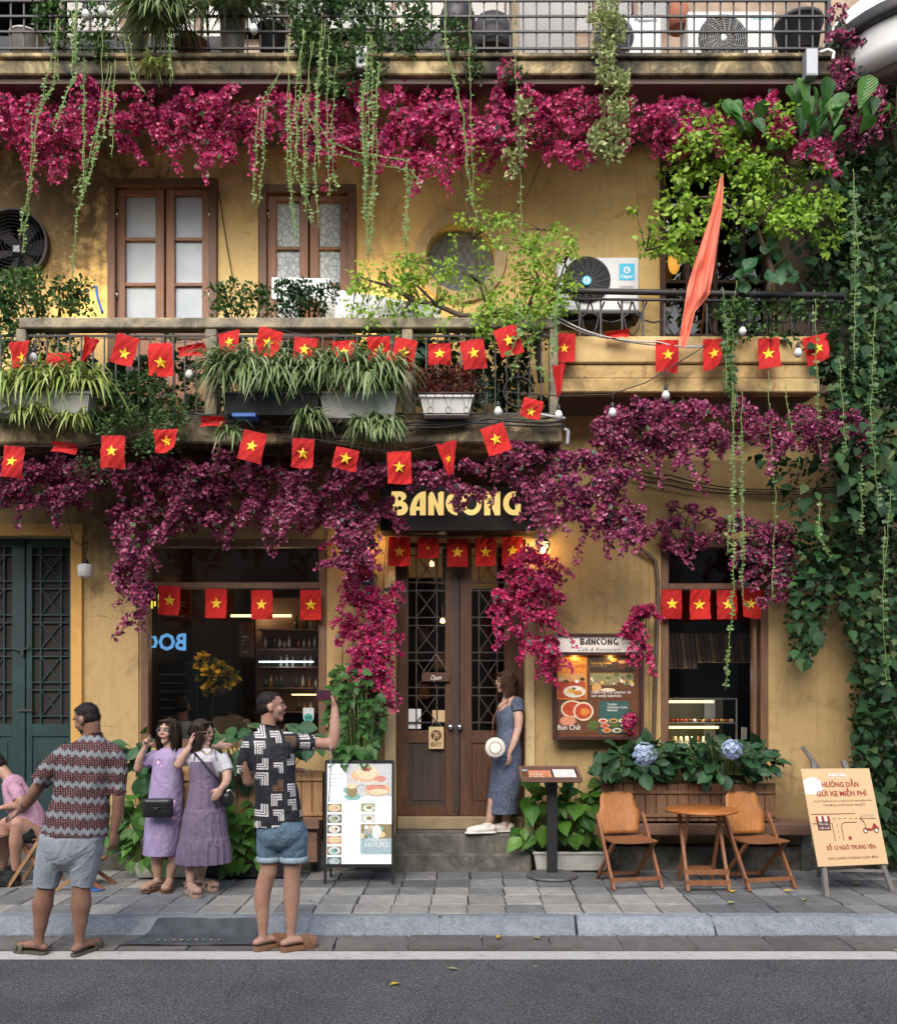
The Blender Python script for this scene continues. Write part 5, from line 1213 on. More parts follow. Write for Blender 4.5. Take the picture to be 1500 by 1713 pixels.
FA = [
 (34, 572, 616, 34, 8, .5, '', 1, 'half-curled flag at the left edge, above the yellow-green spider plants'), (98, 590, 614, 40, 0, 0, '', 0, 'flag half hidden behind the yellow-green spider plants'),
 (156, 566, 612, 28, -22, 0, 'tri', 0, 'flag twisted into a narrow wedge left of the casement window'), (216, 562, 612, 38, -16, 0, '', 1, 'left-leaning flag below the left casement window'),
 (268, 574, 629, 40, 2, 0, '', 1, 'straight flag with its star low, below the left casement window'), (318, 576, 594, 46, 12, 0, 'fold', 0, 'flag blown flat against the balcony post'),
 (382, 554, 596, 38, 12, .4, '', 1, 'crumpled flag just right of the balcony post'), (455, 551, 598, 40, -16, 0, '', 1, 'left-leaning flag above the striped spider plants, second after the post'),
 (512, 564, 608, 38, -6, 0, '', 1, 'flag above the striped spider plants, third after the post'), (575, 569, 612, 40, 1, 0, '', 1, 'straight square flag above the third striped spider plant'),
 (633, 564, 608, 38, 4, 0, '', 1, 'flag overlapping its right neighbour above the last striped spider plant'), (680, 566, 618, 38, -10, 0, '', 1, 'left-leaning flag overlapping its left neighbour'),
 (735, 574, 611, 38, 0, 0, '', 1, 'flag right above the reddish dried plant'), (788, 568, 617, 40, 9, 0, '', 1, 'right-leaning flag above the right end of the white planter'),
 (843, 547, 596, 40, 18, 0, '', 1, 'strongly tilted flag partly behind the pale green tree leaves'), (945, 558, 606, 36, -3, 0, '', .8, 'flag at the corner where the right balcony ledge begins'),
 (1033, 552, 564, 40, 8, 0, 'fold', 0, 'folded flag lying on the right balcony ledge'), (1116, 568, 622, 38, -1, 0, '', 1, 'straight flag on the ledge beside the tip of the long salmon flag'),
 (1194, 567, 620, 36, 0, .7, '', 1, 'curled flag on the right ledge beside the leafy trailer'), (1284, 566, 616, 36, 3, 0, '', 1, 'flag on the right ledge between the bulb and the thin vines'), (1362, 561, 609, 42, 12, .5, '', 1, 'curled flag at the far right end of the ledge')]
for cx, a, b, w, tl, cu, mo, s_, lb in FA: flag('red ' + lb, cx, a, b, w, 7.5 if cx < 940 else 7.85, -tl if False else tl, cu, mo, star=s_, sdy=.1 if 'low' in lb else 0)
flag('red flag hanging as a narrow twisted strip at the corner of the two balconies', 934, 610, 664, 22, 7.5, 0, 0, 'tri', star=0)
flag('red crumpled flag above the slab corner, its star half hidden', 893, 668, 700, 34, 7.5, -14, 0, '', star=.8, sdy=.15)
FB = [(24, 746, 799, 36, -6, 0, '', 1, 'leftmost flag of the lower string, over purple flowers'), (106, 740, 757, 42, -8, 0, 'fold', 0, 'folded starless flag of the lower string, second from the left'), (189, 728, 783, 40, -1, 0, '', 1, 'straight flag behind the green trailer in the lower string'),
 (278, 719, 757, 40, 4, .3, '', 1, 'flag below the creeping plant in the lower string'), (354, 696, 713, 40, 0, 0, 'fold', 0, 'crumpled flag lying on the balcony edge above the lower string'), (428, 722, 773, 40, -14, 0, '', 1, 'left-leaning flag below the long planter'),
 (508, 734, 783, 36, -3, 0, '', 1, 'flag of the lower string below the small spider plantlets'), (582, 750, 786, 40, -12, 0, '', 1, 'short left-leaning flag below the bushy plantlets'), (667, 755, 809, 40, 2, 0, '', 1, 'large straight flag hanging just above the glowing shop sign'),
 (746, 740, 795, 36, 8, 0, 'tri', .8, 'folded triangular flag among the flowers right above the shop sign'), (822, 712, 760, 40, 18, 0, '', 1, 'right-tilted flag at the right end of the lower string')]
for cx, a, b, w, tl, cu, mo, s_, lb in FB: flag('red ' + lb, cx, a, b, w, 7.42, tl, cu, mo, star=s_)
for i, (cx, a, b, w, tl, lb) in enumerate([(285, 980, 1029, 36, -3, 'first flag from the left over the shop window, touching the flowers'), (362, 985, 1034, 36, -1, 'second flag from the left over the shop window'), (438, 987, 1036, 36, 0, 'third flag from the left over the shop window'), (520, 987, 1037, 35, 0, 'rightmost flag over the shop window')]): flag('red ' + lb, cx, a, b, w, 8.6, tl, group='red star flags over the shop window')
for cx, a, b, w, s_, lb in [(668, 898, 947, 36, 1, 'leftmost flag over the wooden double door'), (716, 900, 934, 36, .4, 'flag with its lower half folded up over the door'), (765, 901, 948, 35, 1, 'middle flag over the wooden double door'), (812, 900, 947, 34, 1, 'second flag from the right over the door'), (857, 898, 946, 36, 1, 'rightmost flag over the door, touching the pink flowers')]: flag('red ' + lb, cx, a, b, w, 8.58, 0, star=s_, group='red star flags over the door')
for cx, a, b, w, cu, lb in [(1123, 986, 1035, 34, 0, 'leftmost flag over the right window'), (1170, 986, 1036, 34, 0, 'second flag over the right window'), (1216, 987, 1036, 34, 0, 'third flag over the right window, behind the hanging vine'), (1257, 985, 1035, 36, -.3, 'rightmost flag over the right window, corner swept aside')]: flag('red ' + lb, cx, a, b, w, 8.6, -5 if cx > 1250 else 0, cu, group='red star flags over the right window')
def cord(label, pts, D, r=.003, m='cable', name='cord', cat='cord', group=None, sag=0):
    P_ = [at(x, y, D) if len((x, y, *rest)) == 2 else at(x, y, rest[0]) for x, y, *rest in pts]; fine = []
    for i in range(len(P_) - 1):
        for j in range(6): t_ = j / 6; fine.append(P_[i].lerp(P_[i + 1], t_) - Vector((0, 0, sag * 4 * t_ * (1 - t_))))
    fine.append(P_[-1]); o = MB().tube(fine, r, 6).build(name, m, None, origin=P_[0]); return tag(o, label, cat, group)
cord('thin string carrying the flags in front of the left balcony railing', [(-60, 560), (50, 572), (150, 566), (232, 562), (300, 574), (385, 552), (470, 552), (575, 567), (700, 568), (790, 568), (860, 545), (925, 556)], 7.52, .0025, sag=.01)
cord('thin string carrying the lower row of flags', [(-60, 742), (140, 745), (260, 718), (340, 700), (420, 722), (530, 735), (660, 755), (740, 742), (810, 712), (900, 680)], 7.44, .0025, sag=.012)
cord('black wire sagging across the right balcony ledge to the string bulbs', [(835, 655), (930, 662), (1020, 660), (1080, 640), (1180, 578)], 7.6, .005)
cord('thin string over the top of the shop window flags', [(250, 982), (540, 986)], 8.61, .0025); cord('thin string over the door flags', [(650, 898), (880, 898)], 8.6, .0025); cord('thin string over the flags of the right window', [(1105, 985), (1280, 986)], 8.61, .0025)
for i, pts in enumerate([[(340, 700), (500, 715), (700, 706), (820, 700), (942, 705)], [(560, 735), (700, 715), (800, 705), (945, 712)], [(310, 690), (480, 702), (640, 712), (940, 697)]]):
    cord(['black cable draped along the front of the left balcony slab, upper run', 'black cable draped on the slab front and rising to the right', 'black cable along the top edge of the left slab'][i], pts, 7.68, .011 - .002 * i, sag=.02, cat='cable')
cord('pale conduit along the right end of the left slab', [(870, 688), (945, 700)], 7.66, .012, 'cable_pale', cat='pipe')
cord('pale cable draped over the right balcony ledge', [(925, 525), (1000, 560), (1100, 572), (1175, 580)], 7.86, .007, 'cable_pale', cat='cable', sag=.02)
cord('grey cable beside the pale one on the right ledge', [(930, 535), (1020, 566), (1175, 578)], 7.88, .006, 'cable_pale', cat='cable', sag=.03)
for i, (a, b, c) in enumerate([(785, 822, 802), (790, 826, 812), (780, 818, 795)]): cord(['upper', 'middle', 'lowest'][i] + ' of the dark cables strung on the wall above the right window', [(1040, a), (1120, c), (1240, b), (1420, b - 6)], 8.64, .007, sag=.02, cat='cable')
cord('dark cable hanging diagonally on the wall right of the left casement window', [(366, 318), (378, 400), (392, 480)], 8.68, .005, cat='cable')
cord('thin dark cable running down to the round window', [(905, 270), (880, 330), (835, 380)], 8.62, .004, cat='cable')
cord('two-wire cable beside the door surround', [(645, 820), (646, 905), (640, 1000), (643, 1100)], 8.64, .004, cat='cable')
o = cord('brown drain pipe bending down the wall left of the right window', [(1068, 918), (1085, 928), (1096, 940), (1100, 975), (1097, 1100), (1092, 1250), (1090, 1300)], 8.63, .020, 'pipe_brown', 'drain_pipe', 'pipe')
cord('cable loop above the hanging lamp by the green door', [(112, 860), (124, 905), (136, 912), (148, 905), (142, 935)], 8.55, .004, cat='cable')

# ---- bulbs on wires
def bulb(label, x, y, D, drop=22, s=1.):
    c = at(x, y, D); root = empty('light_bulb', tuple(c), label, 'light bulb', 'unlit white festoon bulbs')
    mb = MB(); mb.lathe(c, [(.002, -.062 * s), (.018 * s, -.058 * s), (.029 * s, -.04 * s), (.03 * s, -.025 * s), (.02 * s, -.004 * s), (.013 * s, .006 * s)], 14); mb.build('glass', 'white_plastic', root)
    mb = MB(); mb.lathe(c, [(.013 * s, .005 * s), (.016 * s, .01 * s), (.015 * s, .04 * s), (.004, .05 * s)], 12)
    if drop: mb.tube([c + Vector((0, 0, .045)), c + Vector((.004, 0, .05 + drop * D / F))], .0035, 5)
    mb.build('socket', 'black_plastic', root)
for x, y, D, d, lb in [(1113, 655, 7.7, 28, 'white bulb under the right ledge, above the plum flowers'), (1024, 684, 7.6, 18, 'white bulb at the left side of the plum flowers'), (833, 682, 7.4, 30, 'white bulb over the left slab near the iron scrollwork'), (934, 688, 7.4, 20, 'white bulb hanging at the slab corner'), (317, 620, 7.6, 14, 'white bulb just left of the balcony post'), (218, 612, 7.6, 12, 'white bulb beneath the leaning flag left'), (57, 592, 7.6, 14, 'white bulb among the far left bush'), (1241, 548, 7.8, 14, 'white bulb behind the creeper of the right balcony'), (1334, 584, 7.75, 12, 'white bulb at the right end of the ledge'), (144, 18, 7.5, 10, 'white bulb hanging in the fine-leaved plant, top left'), (172, 12, 7.5, 10, 'white bulb at the very top left of the picture'), (425, 42, 7.5, 12, 'small white bulb left of the middle bush on the top balcony')]: bulb(lb, x, y, D, d, 1.15)
c = at(143, 945, 8.5); root = empty('hanging_lamp', tuple(c), 'frosted white lamp hanging on a cable beside the green door', 'lamp')
MB().lathe(c, [(.05, -.12), (.068, -.11), (.072, -.02), (.062, .0), (.03, .01)], 20).build('glass', 'white_plastic', root); MB().lathe(c, [(.03, .01), (.03, .045), (.012, .06)], 14).build('socket', 'black_plastic', root)

# ---- long salmon flag
flatcol('salmon', (.8, .14, .085), .75)
t = Mat('salmon_cloth', (.85, .22, .14), .8); t.translucent((.85, .24, .15), .3); M['salmon_cloth'] = t.m
RE = [(1210, 293), (1208, 350), (1197, 430), (1186, 492), (1162, 522), (1153, 560), (1145, 582)]; LE = [(1203, 298), (1188, 360), (1161, 440), (1149, 480), (1141, 535), (1137, 560), (1138, 578)]
mb = MB(); nx, ny = 16, 48; vs = []
for j in range(ny + 1):
    q = j / ny * 6; i0 = min(5, int(q)); fq = q - i0; l_ = [LE[i0][k] * (1 - fq) + LE[i0 + 1][k] * fq for k in (0, 1)]; r__ = [RE[i0][k] * (1 - fq) + RE[i0 + 1][k] * fq for k in (0, 1)]
    for i in range(nx + 1):
        u = i / nx; w_ = (r__[0] - l_[0]) / 40; vs.append(at(l_[0] * (1 - u) + r__[0] * u, l_[1] * (1 - u) + r__[1] * u, 7.5 + w_ * (.035 * math.sin(u * 11 + q * 1.1) + .016 * math.sin(u * 23 - q * 2.3) + .012 * math.sin(q * 5 + u * 4))))
mb.add(vs, [(j * (nx + 1) + i, j * (nx + 1) + i + 1, (j + 1) * (nx + 1) + i + 1, (j + 1) * (nx + 1) + i) for j in range(ny) for i in range(nx)], True)
root = empty('long_flag', tuple(at(1207, 293, 7.5)), 'long faded salmon flag hanging furled in front of the upper right door', 'flag'); mb.build('cloth', 'salmon_cloth', root, fix=False)
MB().tube([at(1208, 291, 7.48), at(1188, 420, 7.62), at(1172, 560, 7.9)], .01, 8).build('pole', 'leg_wood', root)

# ---- air conditioners
def ac(label, x0, y0, x1, y1, D, fan, badge=None, dm='iron_grey', hub='white_plastic', word=None, depth=.26):
    a, c, b, d = X(x0, D), X(x1, D), Z(y1, D), Z(y0, D); root = empty('air_conditioner', ((a + c) / 2, D, b), label, 'air conditioner', 'outdoor air conditioner units')
    MB().box((a, D, b), (c, D + depth, d), .012).build('casing', 'white_plastic', root)
    fx, fz, fr = X(fan[0], D), Z(fan[1], D), fan[2] * D / F
    MB().lathe((fx, D + .001, fz), [(fr, 0), (fr, .004), (.0, .0045)], 32, 'y').build('fan_opening', 'black_plastic', root)
    mb = MB()
    for k in range(1, 12): r_ = fr * k / 11; mb.tube([(fx + r_ * math.cos(q), D - .012, fz + r_ * math.sin(q)) for q in np.linspace(0, 6.2832, 33)], .0028, 4, cap=False)
    for k in range(16):
        q = k * math.pi / 8; mb.tube([(fx + fr * s_ * math.cos(q + s_ * .5), D - .014, fz + fr * s_ * math.sin(q + s_ * .5)) for s_ in (.12, .35, .6, .8, 1.)], .003, 4)
    mb.build('grille', dm, root, 'stuff')
    MB().lathe((fx, D - .012, fz), [(fr * .15, 0), (fr * .15, .01), (.0, .012)], 20, 'y').build('hub', hub, root)
    if word: 
        s = Sheet((X(word[1], D), D - .001, Z(word[2], D)), (1, 0, 0), (0, 0, 1)); s.text(word[0], 0, 0, word[3] * D / F, word[4], 1, width=word[5] * D / F, bold=.02); s.build(root)
    mb = MB(); mb.box((a + .05, D + .02, b - .035), (a + .11, D + depth - .02, b)); mb.box((c - .11, D + .02, b - .035), (c - .05, D + depth - .02, b)); mb.build('mounting_feet', 'iron_grey', root, 'stuff')
    return root, a, b, c, d
flatcol('txt_navy', (.02, .03, .07)); flatcol('casper_blue', (.05, .42, .62)); flatcol('pure_white', (.8, .8, .8)); flatcol('txt_grey', (.2, .2, .2)); flatcol('txt_teal', (.1, .35, .42))
r_, *_ = ac('white air conditioner with blue badge on the right balcony below the round window', 932, 430, 1069, 520, 8.25, (981, 469, 39), word=None, dm='iron_grey')
s = Sheet((X(932, 8.25), 8.249, Z(520, 8.25)), (1, 0, 0), (0, 0, 1)); k = 8.25 / F
s.rect(103 * k, 51 * k, 129 * k, 79 * k, 'casper_blue', 1); s.disc(116 * k, 68 * k, 5.5 * k, 'pure_white', 2); s.disc(116 * k, 68 * k, 3.6 * k, 'casper_blue', 3); s.rect(116 * k, 67 * k, 120 * k, 69 * k, 'pure_white', 4); s.text('Casper', 116 * k, 55 * k, 5.5 * k, 'pure_white', 2, width=22 * k, align='C', shear=.25, bold=.02)
s.text('Inverter', 104 * k, 38 * k, 5 * k, 'txt_grey', 2, width=24 * k); s.rect(107 * k, 13 * k, 123 * k, 20 * k, 'txt_grey', 1); s.text('R32', 109 * k, 14.5 * k, 4 * k, 'pure_white', 2, width=12 * k); s.build(r_)
s = Sheet((X(981 - 7, 8.22), 8.222, Z(469 + 7, 8.22)), (1, 0, 0), (0, 0, 1)); s.disc(7 * k, 7 * k, 8 * k, 'casper_blue', 1); s.disc(7 * k, 7 * k, 5 * k, 'pure_white', 2); s.disc(7 * k, 7 * k, 3.4 * k, 'casper_blue', 3); s.rect(7 * k, 6 * k, 12 * k, 8 * k, 'pure_white', 4); s.build(r_)
mb = MB(); mb.box(at(935, 521, 8.2), (X(1062, 8.5), 8.5, Z(524, 8.2))); mb.bar(at(1062, 523, 8.24), at(1040, 545, 8.6), .03); mb.bar(at(945, 523, 8.24), at(945, 545, 8.6), .03); mb.box(at(940, 524, 8.3), (X(1050, 8.5), 8.48, Z(540, 8.3))); mb.build('bracket', 'iron', r_)
ac('white air conditioner with pale round grille on the top balcony, right', 1150, 18, 1297, 96, 8.15, (1208, 66, 41), word=('Panasonic', 1255, 33, 6, 'txt_teal', 36), dm='cable_pale')
ac('white air conditioner half hidden by the pale hanging plant on the top balcony', 1000, 27, 1106, 96, 8.15, (1026, 62, 33), word=('Panasonic', 1061, 37, 6.5, 'txt_navy', 38))

# ---- black extractor fan in the round hole
cF = (X(26), 8.62, Z(414)); root = empty('extractor_fan', cF, 'black extractor fan set in a round hole of the upper wall, far left', 'fan')
mb = MB(); rr = .345
for q in range(40):
    a0, a1 = q * math.pi / 20, (q + 1) * math.pi / 20; ring = lambda a: [(cF[0] + rr * math.cos(a), 8.62, cF[2] + rr * math.sin(a)), (cF[0] + rr * math.cos(a), 8.93, cF[2] + rr * math.sin(a)), (cF[0] + (rr - .02) * math.cos(a), 8.93, cF[2] + (rr - .02) * math.sin(a)), (cF[0] + (rr - .02) * math.cos(a), 8.62, cF[2] + (rr - .02) * math.sin(a))]
    mb.add(ring(a0) + ring(a1), [(0, 4, 5, 1), (3, 2, 6, 7), (0, 3, 7, 4)])
mb.build('housing', 'black_plastic', root)
for q in range(6):
    a = q * math.pi / 3 + .2; mb = MB(); u = Vector((math.cos(a), 0, math.sin(a))); v = Vector((-math.sin(a), 0, math.cos(a))); C = Vector(cF) + Vector((0, .16, 0))
    mb.add([C + u * .06 - v * .03 + Vector((0, .02, 0)), C + u * .31 - v * .10 + Vector((0, .05, 0)), C + u * .31 + v * .07 - Vector((0, .03, 0)), C + u * .06 + v * .03 - Vector((0, .02, 0))], [(0, 1, 2, 3)]); mb.build('blade', 'iron', root)
MB().box((cF[0] - .035, 8.72, cF[2] - .035), (cF[0] + .035, 8.8, cF[2] + .035), .005).build('hub', 'tin_grey', root)
mb = MB()
for r_ in np.linspace(.06, .33, 9): mb.tube([(cF[0] + r_ * math.cos(q), 8.61, cF[2] + r_ * math.sin(q)) for q in np.linspace(0, 6.2832, 30)], .0022, 4, cap=False)
mb.build('guard', 'iron', root, 'stuff')
MB().lathe((cF[0], 8.925, cF[2]), [(.335, 0), (.0, .002)], 30, 'y').build('back_plate', 'black_plastic', root)
for x in (430,): cord('blue plastic stick leaning over the rail left of the casement window', [(161, 479), (164, 500), (172, 524)], 7.9, .012, 'blue_plastic', 'stick', 'stick')

# ---- shop sign with glowing lettering
def arc(cx, cy, rx, ry, a0, a1, n=12): return [(cx + rx * math.cos(R(a0 + (a1 - a0) * i / n)), cy + ry * math.sin(R(a0 + (a1 - a0) * i / n))) for i in range(n + 1)]
def bancong(s, x0, b, w, h, m, hole, l=1, cap=True):
    """deco capitals B A N C O-circumflex N G"""
    defs = [(0, .126), (.142, .123), (.283, .12), (.418, .09), (.535, .162), (.716, .124), (.862, .138)]
    def put(i, pts, mm, ll):
        ox, ww = defs[i]; s.poly([(x0 + (ox + p * ww) * w, b + q * h) for p, q in pts], mm, ll)
    put(0, [(0, 0)] + arc(.55, .30, .45, .30, -90, 75) + arc(.48, .79, .42, .21, -50, 90) + [(0, 1)], m, l); put(0, [(.4, .24), (.58, .24), (.66, .31), (.58, .38), (.4, .38)], hole, l + 1); put(0, [(.4, .62), (.54, .62), (.6, .7), (.54, .78), (.4, .78)], hole, l + 1)
    A = [(0, 0), (0, .3)] + arc(.95, .15, .95, .85, 165, 95, 8) + [(1, 1), (1, 0), (.62, 0), (.62, .2), (.38, .2), (.38, 0)]; put(1, A, m, l); put(1, [(.4, .36), (.62, .36), (.62, .72), (.48, .55)], hole, l + 1)
    for i in (2, 5): put(i, [(0, 0), (0, .78), (.08, .92), (.22, 1), (.35, .92), (.64, .45), (.64, .92), (.8, 1), (1, .98), (1, 0), (.66, 0), (.38, .5), (.38, 0)], m, l)
    put(3, arc(1.0, .5, 1.0, .5, 90, 270, 18) + [(1, .0), (1, .34)] + arc(.95, .52, .42, .26, 262, 98, 10) + [(1, .68)], m, l)
    put(4, arc(.5, .5, .5, .5, 0, 360, 28)[:-1], m, l); put(4, arc(.5, .52, .27, .3, 0, 360, 20)[:-1], hole, l + 1)
    if cap: put(4, [(.28, 1.06), (.5, 1.2), (.72, 1.06), (.64, 1.04), (.5, 1.12), (.36, 1.04)], m, l)
    put(6, arc(.6, .5, .6, .5, 75, 270, 18) + [(.97, 0), (1, .48), (.68, .48), (.68, .24)] + arc(.62, .5, .3, .28, 265, 80, 10), m, l)
flatcol('sign_black', (.012, .009, .007), .5)
cs = at(765, 888, 8.4); root = empty('shop_sign', tuple(cs), 'black shop sign with glowing cream BANCÔNG letters above the door', 'sign')
MB().box(at(636, 888, 8.36), (X(896, 8.36), 8.7, Z(812, 8.36)), .006).build('sign_board', 'sign_black', root)
s = Sheet(at(655, 862, 8.359), (1, 0, 0), (0, 0, 1)); k = 8.359 / F; bancong(s, 0, 0, 216 * k, 40 * k, 'sign_glow', 'sign_black'); s.build(root, 'lettering')

# ---- wall lamps
def sconce(label, x, y, broken=False):
    c = at(x, y, 8.52); root = empty('wall_lamp', tuple(c), label, 'wall lamp', 'lit brass wall lamps beside the door')
    MB().lathe(c, [(.02, -.075), (.04, -.06), (.058, -.01), (.062, .05), (.05, .062)], 16).build('lamp_shade', 'clear', root)
    MB().ell(c + Vector((0, 0, -.012)), (.024, .024, .035), 12, 8).build('bulb', 'lamp_warm', root)
    mb = MB(); mb.lathe(c, [(.004, -.13), (.02, -.10), (.022, -.075), (.012, -.07)], 12); mb.tube([c + Vector((0, 0, -.11)), c + Vector((0, .06, -.15)), c + Vector((0, .12, -.12)), c + Vector((0, .175, -.09))], .008, 6)
    for q in range(6): a = q * math.pi / 3; mb.tube([c + Vector((math.cos(a) * r_, math.sin(a) * r_, h)) for r_, h in ((.022, -.08), (.045, -.06), (.063, -.01), (.066, .06))], .003, 4)
    mb.lathe(c + Vector((0, .17, -.08)), [(.045, 0), (.045, .01), (.0, .012)], 14, 'y'); mb.build('bracket', 'brass', root)
    mb = MB(); mb.lathe(c, [(.072, .058), (.068, .066), (.03, .10), (.004, .125)], 14); mb.build('lamp_cap', 'iron', root)
    ld = bpy.data.lights.new('lamp_light', 'POINT'); ld.energy = 5.; ld.color = (1, .6, .25); ld.shadow_soft_size = .03; lo = bpy.data.objects.new('lamp_light', ld); col.objects.link(lo); lo.parent = root; lo.location = (0, -.02, .0)
sconce('lit wall lamp left of the shop sign, half wrapped in flowers', 607, 914); sconce('lit wall lamp at the right of the door', 908, 918)
c = at(612, 960, 8.6); root = empty('house_number', tuple(c), 'dark blue house number plate with a white 2, below the left wall lamp', 'number plate')
flatcol('plate_blue', (.02, .03, .07)); MB().box(at(598, 978, 8.62), (X(624, 8.62), 8.66, Z(948, 8.62)), .003).build('plate', 'plate_blue', root); s = Sheet(at(605, 973, 8.619), (1, 0, 0), (0, 0, 1)); s.text('2', 0, 0, .11, 'pure_white', 1, width=.07); s.build(root)

# ---- menu case on the wall
for key, c_ in dict(food_orange=(.55, .2, .03), food_white=(.62, .58, .5), food_brown=(.1, .035, .015), food_tan=(.5, .27, .1), food_red=(.38, .05, .02), food_green=(.06, .1, .02), food_dark=(.03, .02, .015), food_teal=(.02, .08, .075), food_yellow=(.6, .38, .07), food_cream=(.6, .5, .33), food_grey=(.3, .3, .28), food_pink=(.5, .2, .13), txt_white=(.75, .73, .68), txt_black=(.01, .01, .01), txt_maroon=(.28, .02, .015), txt_brown=(.09, .045, .02), txt_mid=(.3, .28, .26), food_blue=(.25, .36, .42), photo_foliage=(.2, .19, .09)).items(): flatcol(key, c_, .45)
DC = 8.52; c = at(1000, 1237, DC); root = empty('menu_case', tuple(c), 'lit wooden menu case with food posters on the wall right of the door', 'menu case')
a, b_, c2, d = X(925, DC), Z(1238, DC), X(1076, DC), Z(1060, DC); kk = DC / F
mb = MB(); frame_rect(mb, a, b_, c2, d, .035, DC - .02, DC + .1); mb.box((a + .035, DC - .015, Z(1096, DC)), (c2 - .035, DC + .05, Z(1091, DC))); wood('case_wood', (.03, .012, .012), (.06, .025, .022), .35); mb.build('frame', 'case_wood', root)
MB().box((a + .03, DC + .03, b_ + .03), (c2 - .03, DC + .17, d - .03)).build('back_panel', 'food_brown', root)
s = Sheet((X(931, DC), DC + .005, Z(1093, DC)), (1, 0, 0), (0, 0, 1)); s.rect(0, 0, 139 * kk, 29 * kk, 'header_glow', 0); bancong(s, 39 * kk, 14 * kk, 64 * kk, 11 * kk, 'txt_black', 'header_glow', 1); s.text('Café & Restaurant', 71 * kk, 3.5 * kk, 6.5 * kk, 'txt_black', 1, width=74 * kk, align='C', shear=.35); s.build(root)
s = Sheet((X(930, DC), DC + .028, Z(1235, DC)), (1, 0, 0), (0, 0, 1))
def R_(x0, y0, x1, y1, m, l): s.rect((x0 - 930) * kk, (1235 - y1) * kk, (x1 - 930) * kk, (1235 - y0) * kk, m, l)
def D_(x, y, r, m, l, ry=None): s.disc((x - 930) * kk, (1235 - y) * kk, r * kk, m, l, ry * kk if ry else None)
def T_(tx, x, y, h, w, m, l, sh=0): s.text(tx, (x - 930) * kk, (1235 - y) * kk, h * kk, m, l, width=w * kk, shear=sh)
R_(932, 1099, 982, 1170, 'food_orange', 1); T_('MORNING', 934, 1109, 5.5, 34, 'txt_maroon', 2); T_('COFFEE', 953, 1117, 5.5, 27, 'txt_maroon', 2); R_(935, 1112, 951, 1116, 'txt_maroon', 2); R_(934, 1127, 979, 1168, 'food_red', 2); R_(934, 1127, 979, 1140, 'food_tan', 3)
for q in range(5): D_(938 + q * 9, 1136 + (q % 2) * 4, 4, ['food_cream', 'food_brown', 'food_pink', 'food_white', 'food_dark'][q], 4, 3)
D_(961, 1157, 19, 'food_white', 4, 10); D_(956, 1156, 7, 'food_yellow', 5, 4); D_(967, 1159, 7, 'food_orange', 5, 4); D_(960, 1152, 3, 'food_green', 6, 2)
R_(987, 1097, 1061, 1123, 'food_dark', 1); T_('Hanoi Egg Coffee', 989, 1111, 4, 34, 'food_yellow', 2); T_('home of the most famous', 989, 1115, 2.2, 26, 'food_tan', 2); D_(1041, 1112, 8, 'food_brown', 2, 8); D_(1041, 1107, 7, 'food_tan', 3, 3); D_(1027, 1104, 6, 'food_orange', 2, 3)
R_(987, 1126, 1060, 1170, 'food_brown', 1); R_(987, 1126, 1060, 1146, 'photo_foliage', 2)
for q in range(26): D_(989 + rnd.random() * 69, 1128 + rnd.random() * 18, 1.5 + rnd.random() * 2.5, rnd.choice(['food_green', 'food_cream', 'photo_foliage', 'food_yellow']), 3 + q % 3)
D_(998, 1150, 8, 'food_tan', 6, 8); D_(1037, 1150, 7, 'food_brown', 6, 9); D_(1017, 1154, 12, 'food_cream', 6, 3)
T_('Exploring Old Quarter on', 989, 1160, 5, 66, 'txt_white', 8); T_('our sunny balconies', 989, 1166, 5, 50, 'txt_white', 8)
R_(932, 1173, 1000, 1227, 'food_brown', 1); D_(957, 1186, 19, 'food_cream', 2, 15); D_(957, 1186, 16, 'food_red', 3, 12); D_(976, 1190, 17, 'food_cream', 4, 16); D_(976, 1190, 14, 'food_red', 5, 13); D_(978, 1191, 8, 'food_orange', 6, 6); D_(992, 1214, 9, 'food_green', 3, 9); D_(950, 1206, 14, 'food_pink', 3, 8); T_('Bún Chả', 932, 1221, 8.5, 38, 'txt_white', 8)
R_(1003, 1173, 1052, 1228, 'food_teal', 1); T_('Tradition', 1016, 1180, 4, 16, 'txt_white', 2); T_('Vietnamese Cuisine', 1016, 1185, 4, 34, 'txt_white', 2); T_('Refreshed', 1016, 1190, 4, 17, 'txt_white', 2)
for q in range(9): D_(1009 + (q % 3) * 17 + (q // 3) * 3, 1206 + (q // 3) * 8, 8, ['food_cream', 'food_tan', 'food_white', 'food_pink', 'food_green'][q % 5], 3 + q, 4); D_(1009 + (q % 3) * 17 + (q // 3) * 3, 1206 + (q // 3) * 8, 5, ['food_red', 'food_green', 'food_orange'][q % 3], 4 + q, 2.4)
s.build(root)
for px in (962, 1022):
    ld = bpy.data.lights.new('case_light', 'POINT'); ld.energy = .45; ld.color = (1, .6, .2); ld.shadow_soft_size = .02; lo = bpy.data.objects.new('case_light', ld); col.objects.link(lo); lo.parent = root; lo.location = at(px, 1099, DC - .005) - c

